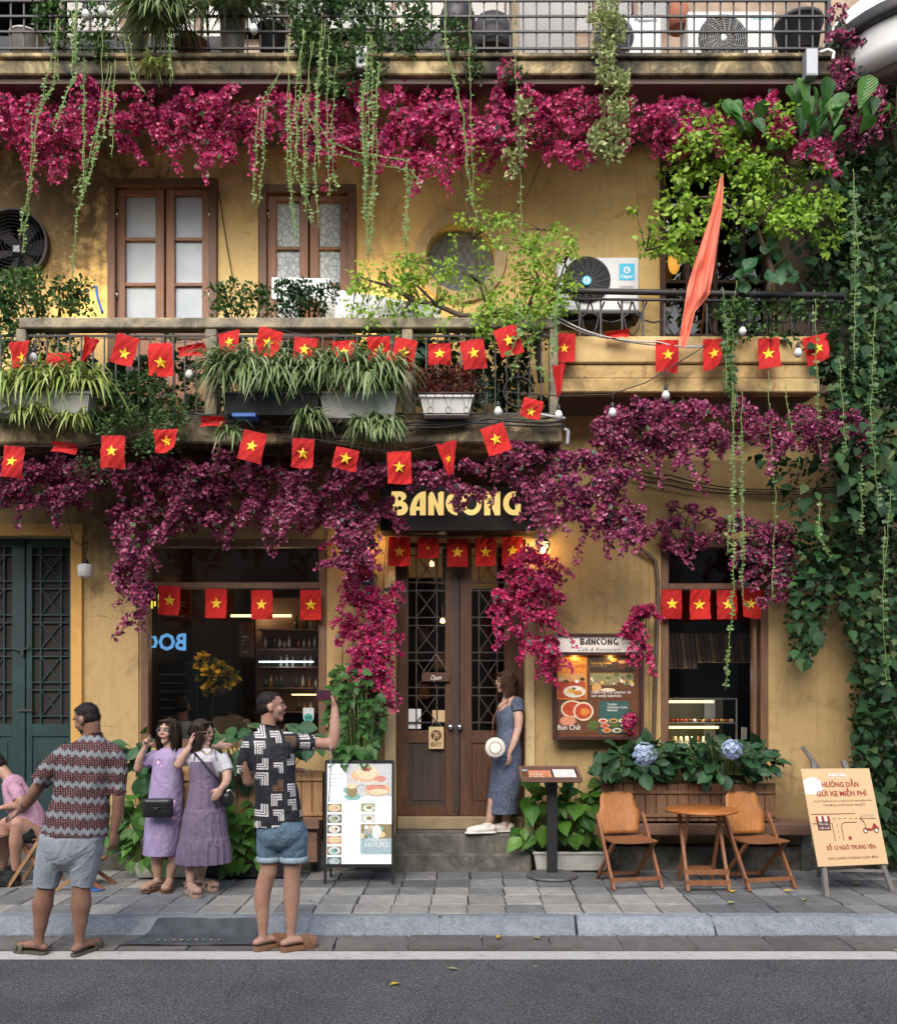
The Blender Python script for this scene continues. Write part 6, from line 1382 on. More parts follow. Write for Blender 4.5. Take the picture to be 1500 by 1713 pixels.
# ---- signs hanging in the door
root = empty('door_sign', tuple(at(730, 1132, 8.78)), 'small dark wooden Open sign hanging in the left door leaf', 'sign')
flatcol('sign_wood', (.07, .03, .022)); MB().box(at(705, 1140, 8.775), (X(752, 8.775), 8.79, Z(1125, 8.775)), .002).build('board', 'sign_wood', root); MB().tube([at(707, 1125, 8.78), at(729, 1094, 8.79), at(750, 1125, 8.78)], .0025, 5).build('cord', 'cable_pale', root)
s = Sheet(at(719, 1137, 8.774), (1, 0, 0), (0, 0, 1)); s.text('Open', 0, 0, 8 * 8.77 / F, 'txt_white', 1, width=19 * 8.77 / F, shear=.35); s.build(root)
root = empty('push_sign', tuple(at(730, 1235, 8.78)), 'tan wooden push sign reading ĐẨY hanging below the door glass', 'sign')
flatcol('sign_tan', (.5, .36, .2)); MB().box(at(717, 1253, 8.775), (X(742, 8.775), 8.79, Z(1216, 8.775)), .003).build('board', 'sign_tan', root); MB().tube([at(721, 1216, 8.78), at(729, 1202, 8.79), at(738, 1216, 8.78)], .0025, 5).build('cord', 'cable_pale', root)
kd = 8.77 / F; s = Sheet(at(717, 1253, 8.774), (1, 0, 0), (0, 0, 1)); s.disc(12.5 * kd, 23 * kd, 9 * kd, 'txt_brown', 1); s.line([(7 * kd, 27 * kd), (12 * kd, 27 * kd), (10 * kd, 19 * kd), (8 * kd, 16 * kd)], 2 * kd, 'sign_tan', 2); s.line([(15 * kd, 29 * kd), (15 * kd, 17 * kd)], 1.6 * kd, 'sign_tan', 2); s.line([(12 * kd, 23 * kd), (18 * kd, 23 * kd)], 1.4 * kd, 'sign_tan', 2); s.text('ĐẨY', 12.5 * kd, 4 * kd, 7.5 * kd, 'txt_brown', 1, width=18 * kd, align='C', bold=.02); s.build(root)
for (x0, y0, x1, y1) in ((683, 1186, 704, 1219), (723, 1188, 744, 1210)): tag(MB().box(at(x0, y1, 8.85), (X(x1, 8.85), 8.853, Z(y0, 8.85))).build('notice', 'paper' if x0 < 700 else 'sign_tan', None, origin=at(x0, y1, 8.85)), 'pale blank notice stuck inside the left door leaf' if x0 < 700 else 'tan card stuck inside the left door leaf', 'notice')

# ---- illuminated menu board on the pavement
DB = 7.95; kb = DB / F; O = at(543, 1448, DB); lean = Vector((0, .07, 1)).normalized(); root = empty('menu_board', tuple(at(600, 1477, DB)), 'tall glowing white menu board with breakfast photos left of the door', 'menu board')
W_, H_ = 115 * kb, 173 * kb
def bpt(u, v, o=0): return O + Vector((u, 0, 0)) + lean * v + Vector((0, o, 0))
mb = MB(); w_ = .022
for u in (.006, W_ - .006): mb.bar(bpt(u, -.155), bpt(u, H_ + .01), w_, .03)
mb.bar(bpt(0, H_), bpt(W_, H_), .02, .03); mb.bar(bpt(0, 0), bpt(W_, 0), .02, .03); mb.build('frame', 'black_plastic', root)
for u in (.02, W_ - .02): MB().bar(bpt(u, H_ * .8, .03), Vector((O.x + u, DB + .28, .0)), .018).build('rear_leg', 'black_plastic', root)
MB().add([bpt(.01, .005, .014), bpt(W_ - .01, .005, .014), bpt(W_ - .01, H_ - .005, .014), bpt(.01, H_ - .005, .014)], [(0, 3, 2, 1)]).build('backing', 'black_plastic', root, fix=False)
s = Sheet(bpt(.012, .008, -.004), (1, 0, 0), lean); q_ = (W_ - .024) / 111; H2 = (H_ - .016) / q_
emit('board_white', (.62, .67, .69), .3)
def rr(x0, y0, x1, y1, m, l): s.rect(x0 * q_, (H2 - y1) * q_, x1 * q_, (H2 - y0) * q_, m, l)
def dd(x, y, r, m, l, ry=None): s.disc(x * q_, (H2 - y) * q_, r * q_, m, l, (ry or r) * q_)
def tt(tx, x, y, h, w, m, l, **k): s.text(tx, x * q_, (H2 - y) * q_, h * q_, m, l, width=w * q_, **k)
for kx_, c_ in dict(b_grey=(.6, .62, .62), b_bread=(.75, .5, .3), b_pale=(.8, .68, .45), b_pink=(.7, .3, .22), b_red=(.45, .08, .07), b_cup=(.3, .25, .12), b_dark=(.12, .11, .09), b_teal=(.25, .5, .47), b_green=(.35, .42, .2), b_text=(.35, .3, .32), b_yellow=(.8, .65, .3), b_blue=(.4, .55, .6), b_white=(.85, .85, .83)).items(): emit(kx_, tuple(v * .62 for v in c_), .22)
rr(0, 0, 111, H2, 'board_white', 0); rr(33, 0, 111, 57, 'b_grey', 1)
dd(65, 22, 24, 'b_bread', 2, 12); dd(68, 16, 18, 'b_pale', 3, 12); dd(68, 9, 8, 'b_red', 4, 5); dd(72, 7, 3, 'b_green', 5, 3); dd(90, 27, 10, 'b_pink', 4, 5); dd(86, 45, 22, 'b_bread', 3, 11); dd(84, 42, 17, 'b_pink', 4, 6); dd(88, 49, 16, 'b_pale', 5, 5); dd(44, 57, 14, 'b_teal', 3, 6); dd(43, 48, 9, 'b_cup', 5, 10); dd(43, 39, 8.5, 'b_pale', 6, 5); dd(32, 46, 4, 'b_teal', 4, 5)
tt('Breakfast', 49, 37, 7, 52, 'b_white', 9, shear=.25, bold=.015); tt('WESTERN FOOD', 3, 66, 3.4, 37, 'b_text', 2); tt('VIETNAMESE CUISINE', 59, 66, 3.4, 49, 'b_text', 2)
for i, (y, w) in enumerate([(12, 18), (19, 26), (26, 24), (33, 13), (38, 15)]): rr(3, y, 3 + w, y + .8, 'b_text', 2)
tt('Egg Coffee', 3, 59, 2.6, 20, 'b_text', 2)
for i in range(6):
    y = 69 + i * 17.8; rr(2, y, 26, y + 14, ['b_cup', 'b_dark', 'b_dark', 'b_pink', 'b_cup', 'b_dark'][i], 1); dd(14, y + 7, 10, ['b_pale', 'b_grey', 'b_white', 'b_pale', 'b_white', 'b_blue'][i], 2, 6.3); dd(14, y + 7, 6, ['b_bread', 'b_green', 'b_pale', 'b_yellow', 'b_teal', 'b_grey'][i], 3, 4); dd(17, y + 6, 2, ['b_green', 'b_dark', 'b_dark', 'b_bread', 'b_dark', 'b_green'][i], 4)
    rr(28, y + 4, 50, y + 4.7, 'b_grey', 2); rr(28, y + 7, 42, y + 7.6, 'b_grey', 2)
for i in range(2):
    y = 68 + i * 18; rr(58, y, 82, y + 14, ['b_green', 'b_grey'][i], 1); dd(71, y + 8, 9, 'b_white', 2, 5.5); dd(72, y + 7, 5, 'b_cup', 3, 3); rr(85, y + 5, 97, y + 5.7, 'b_grey', 2)
rr(58, 103, 110, 152, 'b_cup', 1)
for i in range(30): dd(60 + rnd.random() * 48, 105 + rnd.random() * 45, 2 + rnd.random() * 4, rnd.choice(['b_yellow', 'b_pale', 'b_teal', 'b_pink', 'b_blue', 'b_white', 'b_cup']), 2 + i % 4)
dd(85, 116, 8, 'b_white', 6, 12); dd(85, 144, 26, 'b_dark', 7, 8) if False else rr(58, 127, 110, 152, 'b_blue', 7); tt('Happy', 68, 131, 6, 36, 'b_white', 9, shear=.3, bold=.01); tt('HOURS', 65, 141, 8, 40, 'b_white', 9, bold=.015); s.build(root)

# ---- tray menu stand
root = empty('menu_stand', tuple(at(923, 1467, 8.23)), 'black pedestal menu stand with a tilted wooden tray, right of the steps', 'menu stand')
cb = Vector((X(923, 8.23), 8.23, 0)); MB().lathe(cb, [(.225, 0), (.232, .012), (.228, .024), (.215, .032), (.20, .03), (.14, .040), (.06, .046)], 40).build('base', 'iron_grey', root)
MB().box(cb + Vector((-.047, -.03, .04)), cb + Vector((.047, .03, Z(1300, 8.23))), .004).build('post', 'black_plastic', root)
tz = Z(1290, 8.2); O = Vector((X(873, 8.0), 8.0, Z(1306, 8.0))); V_ = Vector((0, .32, .075)).normalized(); wt = .525
s = Sheet(O, (1, 0, 0), V_); mb = MB(); 
for a_, b_ in (((0, 0), (wt, 0)), ((0, .32), (wt, .32)), ((0, 0), (0, .32)), ((wt, 0), (wt, .32))): mb.bar(s.p(*a_, 0) + Vector((0, 0, .01)), s.p(*b_, 0) + Vector((0, 0, .01)), .022, .04, up=(0, -.2, 1))
mb.build('tray_frame', 'bench_wood', root); MB().bar(s.p(wt / 2, 0, 0) - Vector((0, 0, .012)), s.p(wt / 2, .32, 0) - Vector((0, 0, .012)), wt, .015, up=(0, -.2, 1)).build('tray', 'case_wood', root)
s.rect(.02, .02, .075, .30, 'food_brown', 3); s.rect(.075, .02, .28, .28, 'food_pink', 3); s.rect(.30, .02, .5, .30, 'paper', 4); s.rect(.015, .25, .07, .30, 'food_blue', 4)
for i in range(6): s.disc(.10 + (i % 3) * .065, .08 + (i // 3) * .08, .03, ['food_cream', 'food_white', 'food_tan'][i % 3], 5, .025); s.disc(.10 + (i % 3) * .065, .08 + (i // 3) * .08, .015, ['food_red', 'food_green', 'food_brown'][(i + 1) % 3], 6, .012)
for i in range(9): s.rect(.315, .05 + i * .024, .315 + (.08 if i % 2 else .07), .053 + i * .024, 'txt_mid', 5); s.rect(.41, .05 + i * .024, .47, .053 + i * .024, 'txt_mid', 5)
s.build(root)

# ---- folding chairs and round table
def make_chair(loc, rz, label):
    root = empty('folding_chair', (0, 0, 0), label, 'chair', 'folding wooden chairs by the round table'); w = .218
    for s_ in (-1, 1):
        MB().bar((s_ * w, -.25, 0), (s_ * w, .17, .60), .024, .034, up=(0, 1, 0)).build('leg', 'leg_wood', root)
        MB().bar((s_ * (w - .035), .26, 0), (s_ * (w - .03), -.17, .40), .022, .032, up=(0, 1, 0)).build('leg', 'leg_wood', root)
    MB().bar((-w - .012, -.212, .085), (w + .012, -.212, .085), .028, .03).build('stretcher', 'leg_wood', root); MB().bar((-w + .04, .225, .05), (w - .04, .225, .05), .022, .026).build('stretcher', 'leg_wood', root)
    mb = MB(); n = 9; vs = []
    for k_ in (0, 1):
        for i in range(n):
            for j in range(5): u = i / (n - 1) - .5; v = j / 4; vs.append((u * .41, -.19 + v * .36, .405 + .012 * math.cos(u * 3.1) * -1 + .02 * (v - .5) * (v - .5) - k_ * .013))
    g_ = lambda k_, i, j: k_ * n * 5 + i * 5 + j
    fs = [(g_(0, i, j), g_(0, i + 1, j), g_(0, i + 1, j + 1), g_(0, i, j + 1)) for i in range(n - 1) for j in range(4)] + [(g_(1, i, j), g_(1, i, j + 1), g_(1, i + 1, j + 1), g_(1, i + 1, j)) for i in range(n - 1) for j in range(4)]
    fs += [(g_(0, i, 0), g_(1, i, 0), g_(1, i + 1, 0), g_(0, i + 1, 0)) for i in range(n - 1)] + [(g_(0, i, 4), g_(0, i + 1, 4), g_(1, i + 1, 4), g_(1, i, 4)) for i in range(n - 1)] + [(g_(0, e, j), g_(0, e, j + 1), g_(1, e, j + 1), g_(1, e, j)) for e in (0, n - 1) for j in range(4)]
    mb.add(vs, fs); mb.build('seat', 'leg_wood', root)
    prof = [(0, .165), (.1, .172), (.35, .192), (.52, .195), (.66, .168), (.82, .165), (.93, .155), (.985, .125), (1, .08)]; mb = MB(); vs = []
    for k_ in (0, 1):
        for v, hw in prof:
            for i in range(9): u = (i / 4 - 1); vs.append((u * hw, .13 + v * .12 + .022 * (1 - u * u) + k_ * .011, .425 + v * .36))
    m_ = len(prof); g_ = lambda k_, j, i: k_ * m_ * 9 + j * 9 + i
    fs = [(g_(0, j, i), g_(0, j, i + 1), g_(0, j + 1, i + 1), g_(0, j + 1, i)) for j in range(m_ - 1) for i in range(8)] + [(g_(1, j, i), g_(1, j + 1, i), g_(1, j + 1, i + 1), g_(1, j, i + 1)) for j in range(m_ - 1) for i in range(8)]
    fs += [(g_(0, j, e), g_(0, j + 1, e), g_(1, j + 1, e), g_(1, j, e)) for j in range(m_ - 1) for e in (0, 8)] + [(g_(0, e, i), g_(1, e, i), g_(1, e, i + 1), g_(0, e, i + 1)) for e in (0, m_ - 1) for i in range(8)]
    mb.add(vs, fs, True); mb.build('backrest', 'chair_wood', root)
    root.location = loc; root.rotation_euler = (0, 0, rz); return root
ch = make_chair((X(1052, 7.85), 7.95, .0), R(11), 'wooden folding chair left of the round table'); ch2 = dup(ch, (X(1270, 7.85), 7.94, 0), R(13)); ch2['label'] = 'wooden folding chair right of the round table'
root = empty('round_table', (X(1173, 7.85), 7.85, 0), 'small round wooden folding table between the two chairs', 'table'); T0 = Vector(root.location)
mb = MB(); mb.lathe(T0, [(.29, .655), (.305, .660), (.308, .672), (.30, .682), (.0, .6825)], 48); mb.build('tabletop', 'table_wood', root)
for s_ in (-1, 1):
    MB().bar(T0 + Vector((s_ * .175, -.21, 0)), T0 + Vector((s_ * .17, .12, .655)), .026, .034, up=(0, 1, 0)).build('leg', 'leg_wood', root); MB().bar(T0 + Vector((s_ * .145, .22, 0)), T0 + Vector((s_ * .14, -.1, .655)), .024, .032, up=(0, 1, 0)).build('leg', 'leg_wood', root)
for z_, y_ in ((.07, -.19), (.155, -.15)): MB().bar(T0 + Vector((-.195, y_, z_)), T0 + Vector((.195, y_, z_)), .022, .042).build('stretcher', 'leg_wood', root)
MB().bar(T0 + Vector((-.17, .17, .13)), T0 + Vector((.17, .17, .13)), .022, .03).build('stretcher', 'leg_wood', root)

# ---- tan sign on an easel
P2 = lambda x, y, dd_: at(x, y, 7.5 + dd_)
TL, TR, BL, BR = P2(1340, 1286, .22), P2(1451, 1279, .42), P2(1368, 1450, -.02), P2(1485, 1445, .18)
root = empty('easel_sign', tuple(at(1425, 1498, 7.5)), 'tan parking notice board on a grey wooden easel at the far right', 'sign'); U = (BR - BL); V = (TL - BL); wS, hS = U.length, V.length; V = (V - U * (V.dot(U) / U.length_squared)).normalized() * hS
t = Mat('sign_sand', (.62, .42, .23), .6); M['sign_sand'] = t.m
s = Sheet(BL, U, V); Nn = s.n; mb = MB(); b4 = [s.p(0, 0, 0), s.p(wS, 0, 0), s.p(wS, hS, 0), s.p(0, hS, 0)]; mb.add(b4 + [p - Nn * .008 for p in b4], [(0, 1, 2, 3), (7, 6, 5, 4), (0, 4, 5, 1), (1, 5, 6, 2), (2, 6, 7, 3), (3, 7, 4, 0)]); mb.build('board', 'sign_sand', root)
e_ = wS / 100; Hh = hS / e_
def st(tx, x, y, h, w, m, **k): s.text(tx, x * e_, y * Hh / 100 * e_, h * Hh / 100 * e_, m, 2, width=w * e_, align='C', **k)
s.poly([(.0, .73 * hS)] + [(.0 + p * e_, q * hS) for p, q in ((16, .73), (20, .75), (28, .78), (25, .82), (27, .86), (19, .90), (12, .915), (3, .885), (0, .88))], 'paper', 1)
bancong(s, 38 * e_, .915 * hS, 26 * e_, .032 * hS, 'paper', 'sign_sand', 2); st('CAFÉ & RESTAURANT', 51, 89.5, .9, 28, 'paper')
st('HƯỚNG DẪN', 52, 80.5, 5.2, 54, 'txt_maroon', bold=.02); st('GỬI XE MIỄN PHÍ', 52, 71, 5.2, 73, 'txt_maroon', bold=.02); st('QUÝ KHÁCH VUI LÒNG GỬI XE MIỄN PHÍ', 52, 65, 1.7, 84, 'txt_brown'); st('TẠI ĐỊA CHỈ DUY NHẤT:', 53, 60.4, 2.2, 62, 'txt_brown')
st('SỐ 12 NGÕ TRUNG YÊN', 51, 16.2, 4, 70, 'txt_maroon', bold=.02); st('XIN CHÂN THÀNH CẢM ƠN!', 51, 6.3, 2.4, 72, 'txt_brown')
def ln(pts, w=.8, m='txt_brown'): s.line([(a_ * e_, b_ / 100 * hS) for a_, b_ in pts], w * e_, m, 2)
ln([(3, 52.5), (66, 52.5)]); ln([(2, 43), (30, 43)]); ln([(30, 43), (30, 25)]); ln([(66, 43.5), (48, 43.5), (44, 42), (42.5, 39), (42.5, 25)])
for x in (32, 40, 48, 56, 64): ln([(x, 47.5), (x + 4, 47.5)], .6)
for y in (42, 36, 30): ln([(36.5, y), (36.5, y - 3)], .6)
ln([(95, 47), (71, 47)], .7); ln([(75, 50), (71, 47), (75, 44)], .7); s.text('Lối này', 76 * e_, .49 * hS, .03 * hS, 'txt_mid', 2, width=17 * e_, shear=.3)
s.rect(9 * e_, .36 * hS, 27 * e_, .455 * hS, 'b2' if False else 'food_brown', 2); s.text('Điểm trông', 11 * e_, .415 * hS, .02 * hS, 'paper', 4, width=13 * e_); s.text('tuyết lá ngõ', 11 * e_, .375 * hS, .02 * hS, 'paper', 4, width=14 * e_)
for i in range(5): s.poly([((8 + i * 4.2) * e_, .45 * hS), ((11.6 + i * 4.2) * e_, .45 * hS), ((11 + i * 4) * e_, .505 * hS), ((8.5 + i * 4) * e_, .505 * hS)], ['txt_maroon', 'paper'][i % 2], 3)
for x in (76, 92): s.disc(x * e_, .345 * hS, 3.3 * e_, 'food_brown', 2); s.disc(x * e_, .345 * hS, 2 * e_, 'paper', 3)
s.poly([(x * e_, y / 100 * hS) for x, y in ((74, 36), (80, 37), (86, 36.5), (88, 40), (90, 42.5), (95, 38), (97, 35.5), (91, 37), (86, 34.5), (79, 34.5))], 'txt_maroon', 4); ln([(78, 37), (76, 44), (74, 45.5)], 1, 'food_brown')
s.poly([((52 + (3.6 if i % 2 == 0 else 1.5) * math.cos(math.pi / 2 + i * math.pi / 5)) * e_, .275 * hS + (3.6 if i % 2 == 0 else 1.5) * math.sin(math.pi / 2 + i * math.pi / 5) * e_) for i in range(10)], 'txt_maroon', 2)
s.build(root)
for ua, ub in ((.22, .10), (.66, .94)):
    pa = s.p(ua * wS, hS * 1.09, 0) - Nn * .024; pb = s.p(ub * wS, 0, 0) - Nn * .024; pz = pa + (pb - pa) * (pa.z / (pa.z - pb.z)); MB().bar(pa, pz, .042, .025, up=Nn).build('leg', 'easel_wood', root)
MB().bar(P2(1340, 1248, .45), P2(1372, 1470, .65), .035, .025, up=(0, 1, 0)).build('leg', 'easel_wood', root) if False else (MB().bar(P2(1341, 1249, .30), P2(1372, 1290, .36), .03, .02, up=(0, 1, 0)).build('arm', 'easel_wood', root), MB().bar(P2(1378, 1300, .4), P2(1369, 1466, .75), .035, .025, up=(0, 1, 0)).build('leg', 'easel_wood', root))
MB().box(P2(1408, 1462, .12), P2(1440, 1452, .16), .004).build('ledge', 'easel_wood', root); MB().bar(P2(1374, 1455, .08), P2(1478, 1457, .15), .03, .02).build('crossbar', 'easel_wood', root)

# ---- plank planters and troughs
def plank_box(label, x0, y0, x1, y1, D, depth, n, m):
    a, c_, z0, z1 = X(x0, D), X(x1, D), Z(y1, D), Z(y0, D); root = empty('plank_planter', ((a + c_) / 2, D, z0), label, 'planter'); w = (c_ - a) / n
    MB().box((a + .005, D + .022, z0), (c_ - .005, D + depth, z1 - .04)).build('box', 'soil', root)
    for i in range(n):
        h = z1 - abs((i % 6) - 2.5) * .004; mb = MB(); x_ = a + i * w; mb.box((x_ + .003, D + rnd.uniform(0, .004), z0), (x_ + w - .003, D + .02, h), .004); mb.build('plank', m, root)
    MB().box((a, D - .015, z1 - .10), (c_, D, z1 - .07), .003).build('batten', m, root); MB().box((a, D - .015, z0 + .04), (c_, D, z0 + .07), .003).build('batten', m, root)
    return root
plank_box('dark red-brown plank planter holding the hydrangeas, behind the chairs', 1006, 1310, 1297, 1374, 8.34, .34, 16, 'plank_wood')
plank_box('light brown plank planter under the shop window, behind the tourists', 236, 1288, 540, 1372, 8.25, .3, 17, 'plank_light')
def trough(label, x0, y0, x1, y1, D, depth, m, name='planter'):
    a, c_, z0, z1 = X(x0, D), X(x1, D), Z(y1, D), Z(y0, D); root = empty(name, ((a + c_) / 2, D, z0), label, 'planter'); t_ = .03
    mb = MB(); vs = []
    for z, e in ((z0, t_), (z1 - .02, 0), (z1 - .02, -.012), (z1, -.012), (z1, .015), (z1 - .03, .018)):
        vs += [(a + e, D + e, z), (c_ - e, D + e, z), (c_ - e, D + depth - e, z), (a + e, D + depth - e, z)]
    fs = [(0, 3, 2, 1)] + [(4 * k + i, 4 * k + (i + 1) % 4, 4 * k + 4 + (i + 1) % 4, 4 * k + 4 + i) for k in range(5) for i in range(4)]
    mb.add(vs, fs); mb.build('trough', m, root); MB().add([(a + .02, D + .02, z1 - .03), (c_ - .02, D + .02, z1 - .03), (c_ - .02, D + depth - .02, z1 - .03), (a + .02, D + depth - .02, z1 - .03)], [(0, 1, 2, 3)]).build('soil', 'soil', root, fix=False)
    return root
trough('long pale grey plastic trough behind the menu stand', 893, 1425, 1018, 1457, 8.4, .22, 'planter_grey'); trough('second pale trough stacked behind, under the pothos', 925, 1400, 1000, 1428, 8.62, .08, 'planter_grey')
trough('beige plastic trough behind the woman in the lavender dress', 223, 1443, 345, 1469, 8.1, .22, 'planter_grey'); trough('long black trough on the pavement between the tourists', 347, 1438, 500, 1469, 8.1, .25, 'black_plastic')
trough('pale grey trough under the yellow-green spider plants', -40, 655, 150, 690, 7.52, .2, 'planter_grey'); trough('grey trough at the right half of the striped spider plants', 535, 655, 664, 697, 7.52, .2, 'planter_grey'); trough('black trough at the left half of the striped spider plants', 372, 655, 535, 692, 7.5, .2, 'black_plastic')
wp = trough('white planter with the reddish plant in an iron basket', 703, 661, 790, 692, 7.55, .18, 'planter_white')
mb = MB()
for x0_, x1_ in ((694, 814),):
    for y_ in (657, 692): mb.tube([at(x0_, y_, 7.50), at(x1_, y_, 7.50)], .006, 6)
    for x_ in (694, 814): mb.tube([at(x_, 657, 7.50), at(x_, 692, 7.50)], .006, 6)
    for x_ in (720, 750, 780): mb.tube([at(x_ - 8, 660, 7.49), at(x_, 686, 7.49), at(x_ + 8, 660, 7.49)], .004, 5); mb.tube([at(x_ + 5 * math.cos(q), 686 + 5 * math.sin(q), 7.49) for q in np.linspace(0, 6.28, 12)], .003, 5)
mb.build('basket', 'iron', wp)
tag(MB().box(at(388, 697, 7.47), (X(428, 7.47), 7.62, Z(690, 7.47)), .004).build('plastic_tray', 'blue_plastic', None, origin=at(408, 697, 7.5)), 'blue plastic tray edge under the black trough', 'tray')
tag(MB().add([at(455, 500, 8.2), at(556, 503, 8.2), at(553, 466, 8.35), at(455, 464, 8.35), at(455, 500, 8.23), at(556, 503, 8.23), at(553, 466, 8.38), at(455, 464, 8.38)], [(0, 1, 2, 3), (7, 6, 5, 4), (0, 4, 5, 1), (1, 5, 6, 2), (2, 6, 7, 3), (3, 7, 4, 0)]).build('signboard', 'pure_white', None, origin=at(505, 500, 8.2)), 'white panel leaning behind the shrubs of the right casement window', 'panel')
o = tag(MB().add([at(560, 535, 8.1), at(738, 535, 8.1), at(735, 512, 8.2), at(562, 484, 8.2), at(560, 535, 8.13), at(738, 535, 8.13), at(735, 512, 8.23), at(562, 484, 8.23)], [(0, 1, 2, 3), (7, 6, 5, 4), (0, 4, 5, 1), (1, 5, 6, 2), (2, 6, 7, 3), (3, 7, 4, 0)]).build('white_banner', 'pure_white', None, origin=at(650, 535, 8.1)), 'white banner sheet lying along the rail under the round window', 'banner')
s = Sheet(at(620, 522, 8.08), (1, 0, -.07), (0, .35, 1)); s.text('Hak', 0, 0, .09, 'txt_mid', 1, width=.17); s.build(o)
tag(MB().box(at(640, 600, 8.3), (X(720, 8.3), 8.6, Z(556, 8.3)), .01).build('plastic_crate', 'teal_panel', None, origin=at(680, 600, 8.3)), 'green plastic crate standing behind the left balcony bars', 'crate')
# ---- grit and leaf scraps along the gutter and in the paving joints
P_ = np.vstack([np.stack([rng.uniform(-4.5, 4.5, 260), 6.345 + np.abs(rng.normal(0, .035, 260)), np.full(260, -.108)], 1), np.stack([rng.uniform(-4.5, 4.5, 140), 6.69 - np.abs(rng.normal(0, .03, 140)), np.full(140, -.104)], 1), np.stack([rng.uniform(-4.3, 4.3, 160), rng.uniform(6.95, 8.4, 160), np.full(160, .006)], 1), np.stack([rng.uniform(-4, 4, 90), rng.uniform(5.0, 6.1, 90), np.full(90, -.117)], 1)])
link('leaf_litter', leaf_mesh(P_, rdir(len(P_)) * np.array([1, 1, .15]), np.array([0, 0, 1.]) + rdir(len(P_)) * .3, rng.uniform(.008, .028, len(P_)), OVAL), None, 'litter', 'stuff')
# ---- doormat, lid
t = Mat('mat_rubber', (.04, .045, .05), .8); t.color(t.ramp(t.noise(scale=8, detail=5), [(.3, (.035, .042, .05)), (.7, (.075, .085, .095))])).bump(t.noise(scale=180, detail=2), .7, .004); M['mat_rubber'] = t.m
mb = MB(); vs = []; nx, ny = 10, 8
for j in range(ny + 1):
    v = j / ny; yy = 6.42 + v * .37; zz = -.105 if yy < 6.68 else -.105 + (yy - 6.68) / .11 * .098
    for i in range(nx + 1): u = i / nx; vs.append((X(197 + 228 * u + v * 40 * (1 - u) + (-12 if False else 0), 6.42) , yy, zz + .004 * math.sin(u * 9) + .003))
mb.add(vs + [(x, y, z - .008) for x, y, z in vs], [(j * 11 + i, j * 11 + i + 1, (j + 1) * 11 + i + 1, (j + 1) * 11 + i) for j in range(ny) for i in range(nx)] + [(99 + j * 11 + i, 99 + (j + 1) * 11 + i, 99 + (j + 1) * 11 + i + 1, 99 + j * 11 + i + 1) for j in range(ny) for i in range(nx)], True)
o = mb.build('rubber_mat', 'mat_rubber', None, origin=(X(310, 6.5), 6.5, -.1)); tag(o, 'worn grey rubber mat lying over the kerb between the two men', 'mat')
flatcol('worn_gold', (.3, .26, .18)); s = Sheet((X(262, 6.5), 6.50, -.094), (1, 0, 0), (0, 1, .0))
for i in range(9): s.rect(i * .055, .0, i * .055 + rnd.uniform(.008, .026), rnd.uniform(.02, .04), 'worn_gold', 1)
s.build(o)
tag(MB().lathe((X(163, 7.7), 7.7, .004), [(.058, 0), (.06, .004), (.055, .008), (.0, .009)], 24).build('plastic_disc', 'blue_plastic', None, origin=(X(163, 7.7), 7.7, .002)), 'round blue plastic lid lying on the pavement behind the man in the zigzag shirt', 'disc')
for i, (x, y, c_) in enumerate([(484, 6.75, 0), (833, 6.6, 0), (897, 6.58, 1), (1225, 7.6, 0), (1345, 7.3, 1), (1317, 7.62, 0), (1433, 7.9, 0), (1222, 7.2, 1), (660, 5.6, 0), (757, 5.9, 1), (255, 6.75, 1), (1500, 6.3, 1)]):
    yy = y; z_ = .012 if yy > 6.9 else (-.095 if yy > 6.34 else -.112); mb = MB(); a = rnd.uniform(0, 6); vs = [Vector((math.cos(a) * p - math.sin(a) * q, math.sin(a) * p + math.cos(a) * q, r_)) + Vector((X(x, yy), yy, z_)) for p, q, r_ in ((-.045, 0, 0), (0, -.022, .008), (.045, 0, .004), (0, .022, .01), (0, 0, .0))]
    mb.add(vs, [(0, 1, 4), (1, 2, 4), (2, 3, 4), (3, 0, 4)]); tag(mb.build('fallen_leaf', ['yellow_leaf', 'pale_leaf'][c_] if False else 'yellow_flower' if c_ == 0 else 'leaf_pale', None, origin=(X(x, yy), yy, z_), fix=False), ['yellow leaf on the kerb stone below the menu board', 'yellowish leaf in the gutter in front of the steps', 'pale leaf in the gutter below the menu stand', 'yellow leaf beside the right chair, behind', 'pale leaf in front of the easel', 'yellow leaf at the foot of the right folding chair', 'yellow leaf behind the easel', 'pale leaf on the paving in front of the round table', 'yellow leaf on the asphalt below the door', 'pale leaf on the road just past the white line', 'pale leaf on the kerb at the rubber mat', 'pale leaf on the road line at the far right'][i], 'leaf', 'fallen leaves')

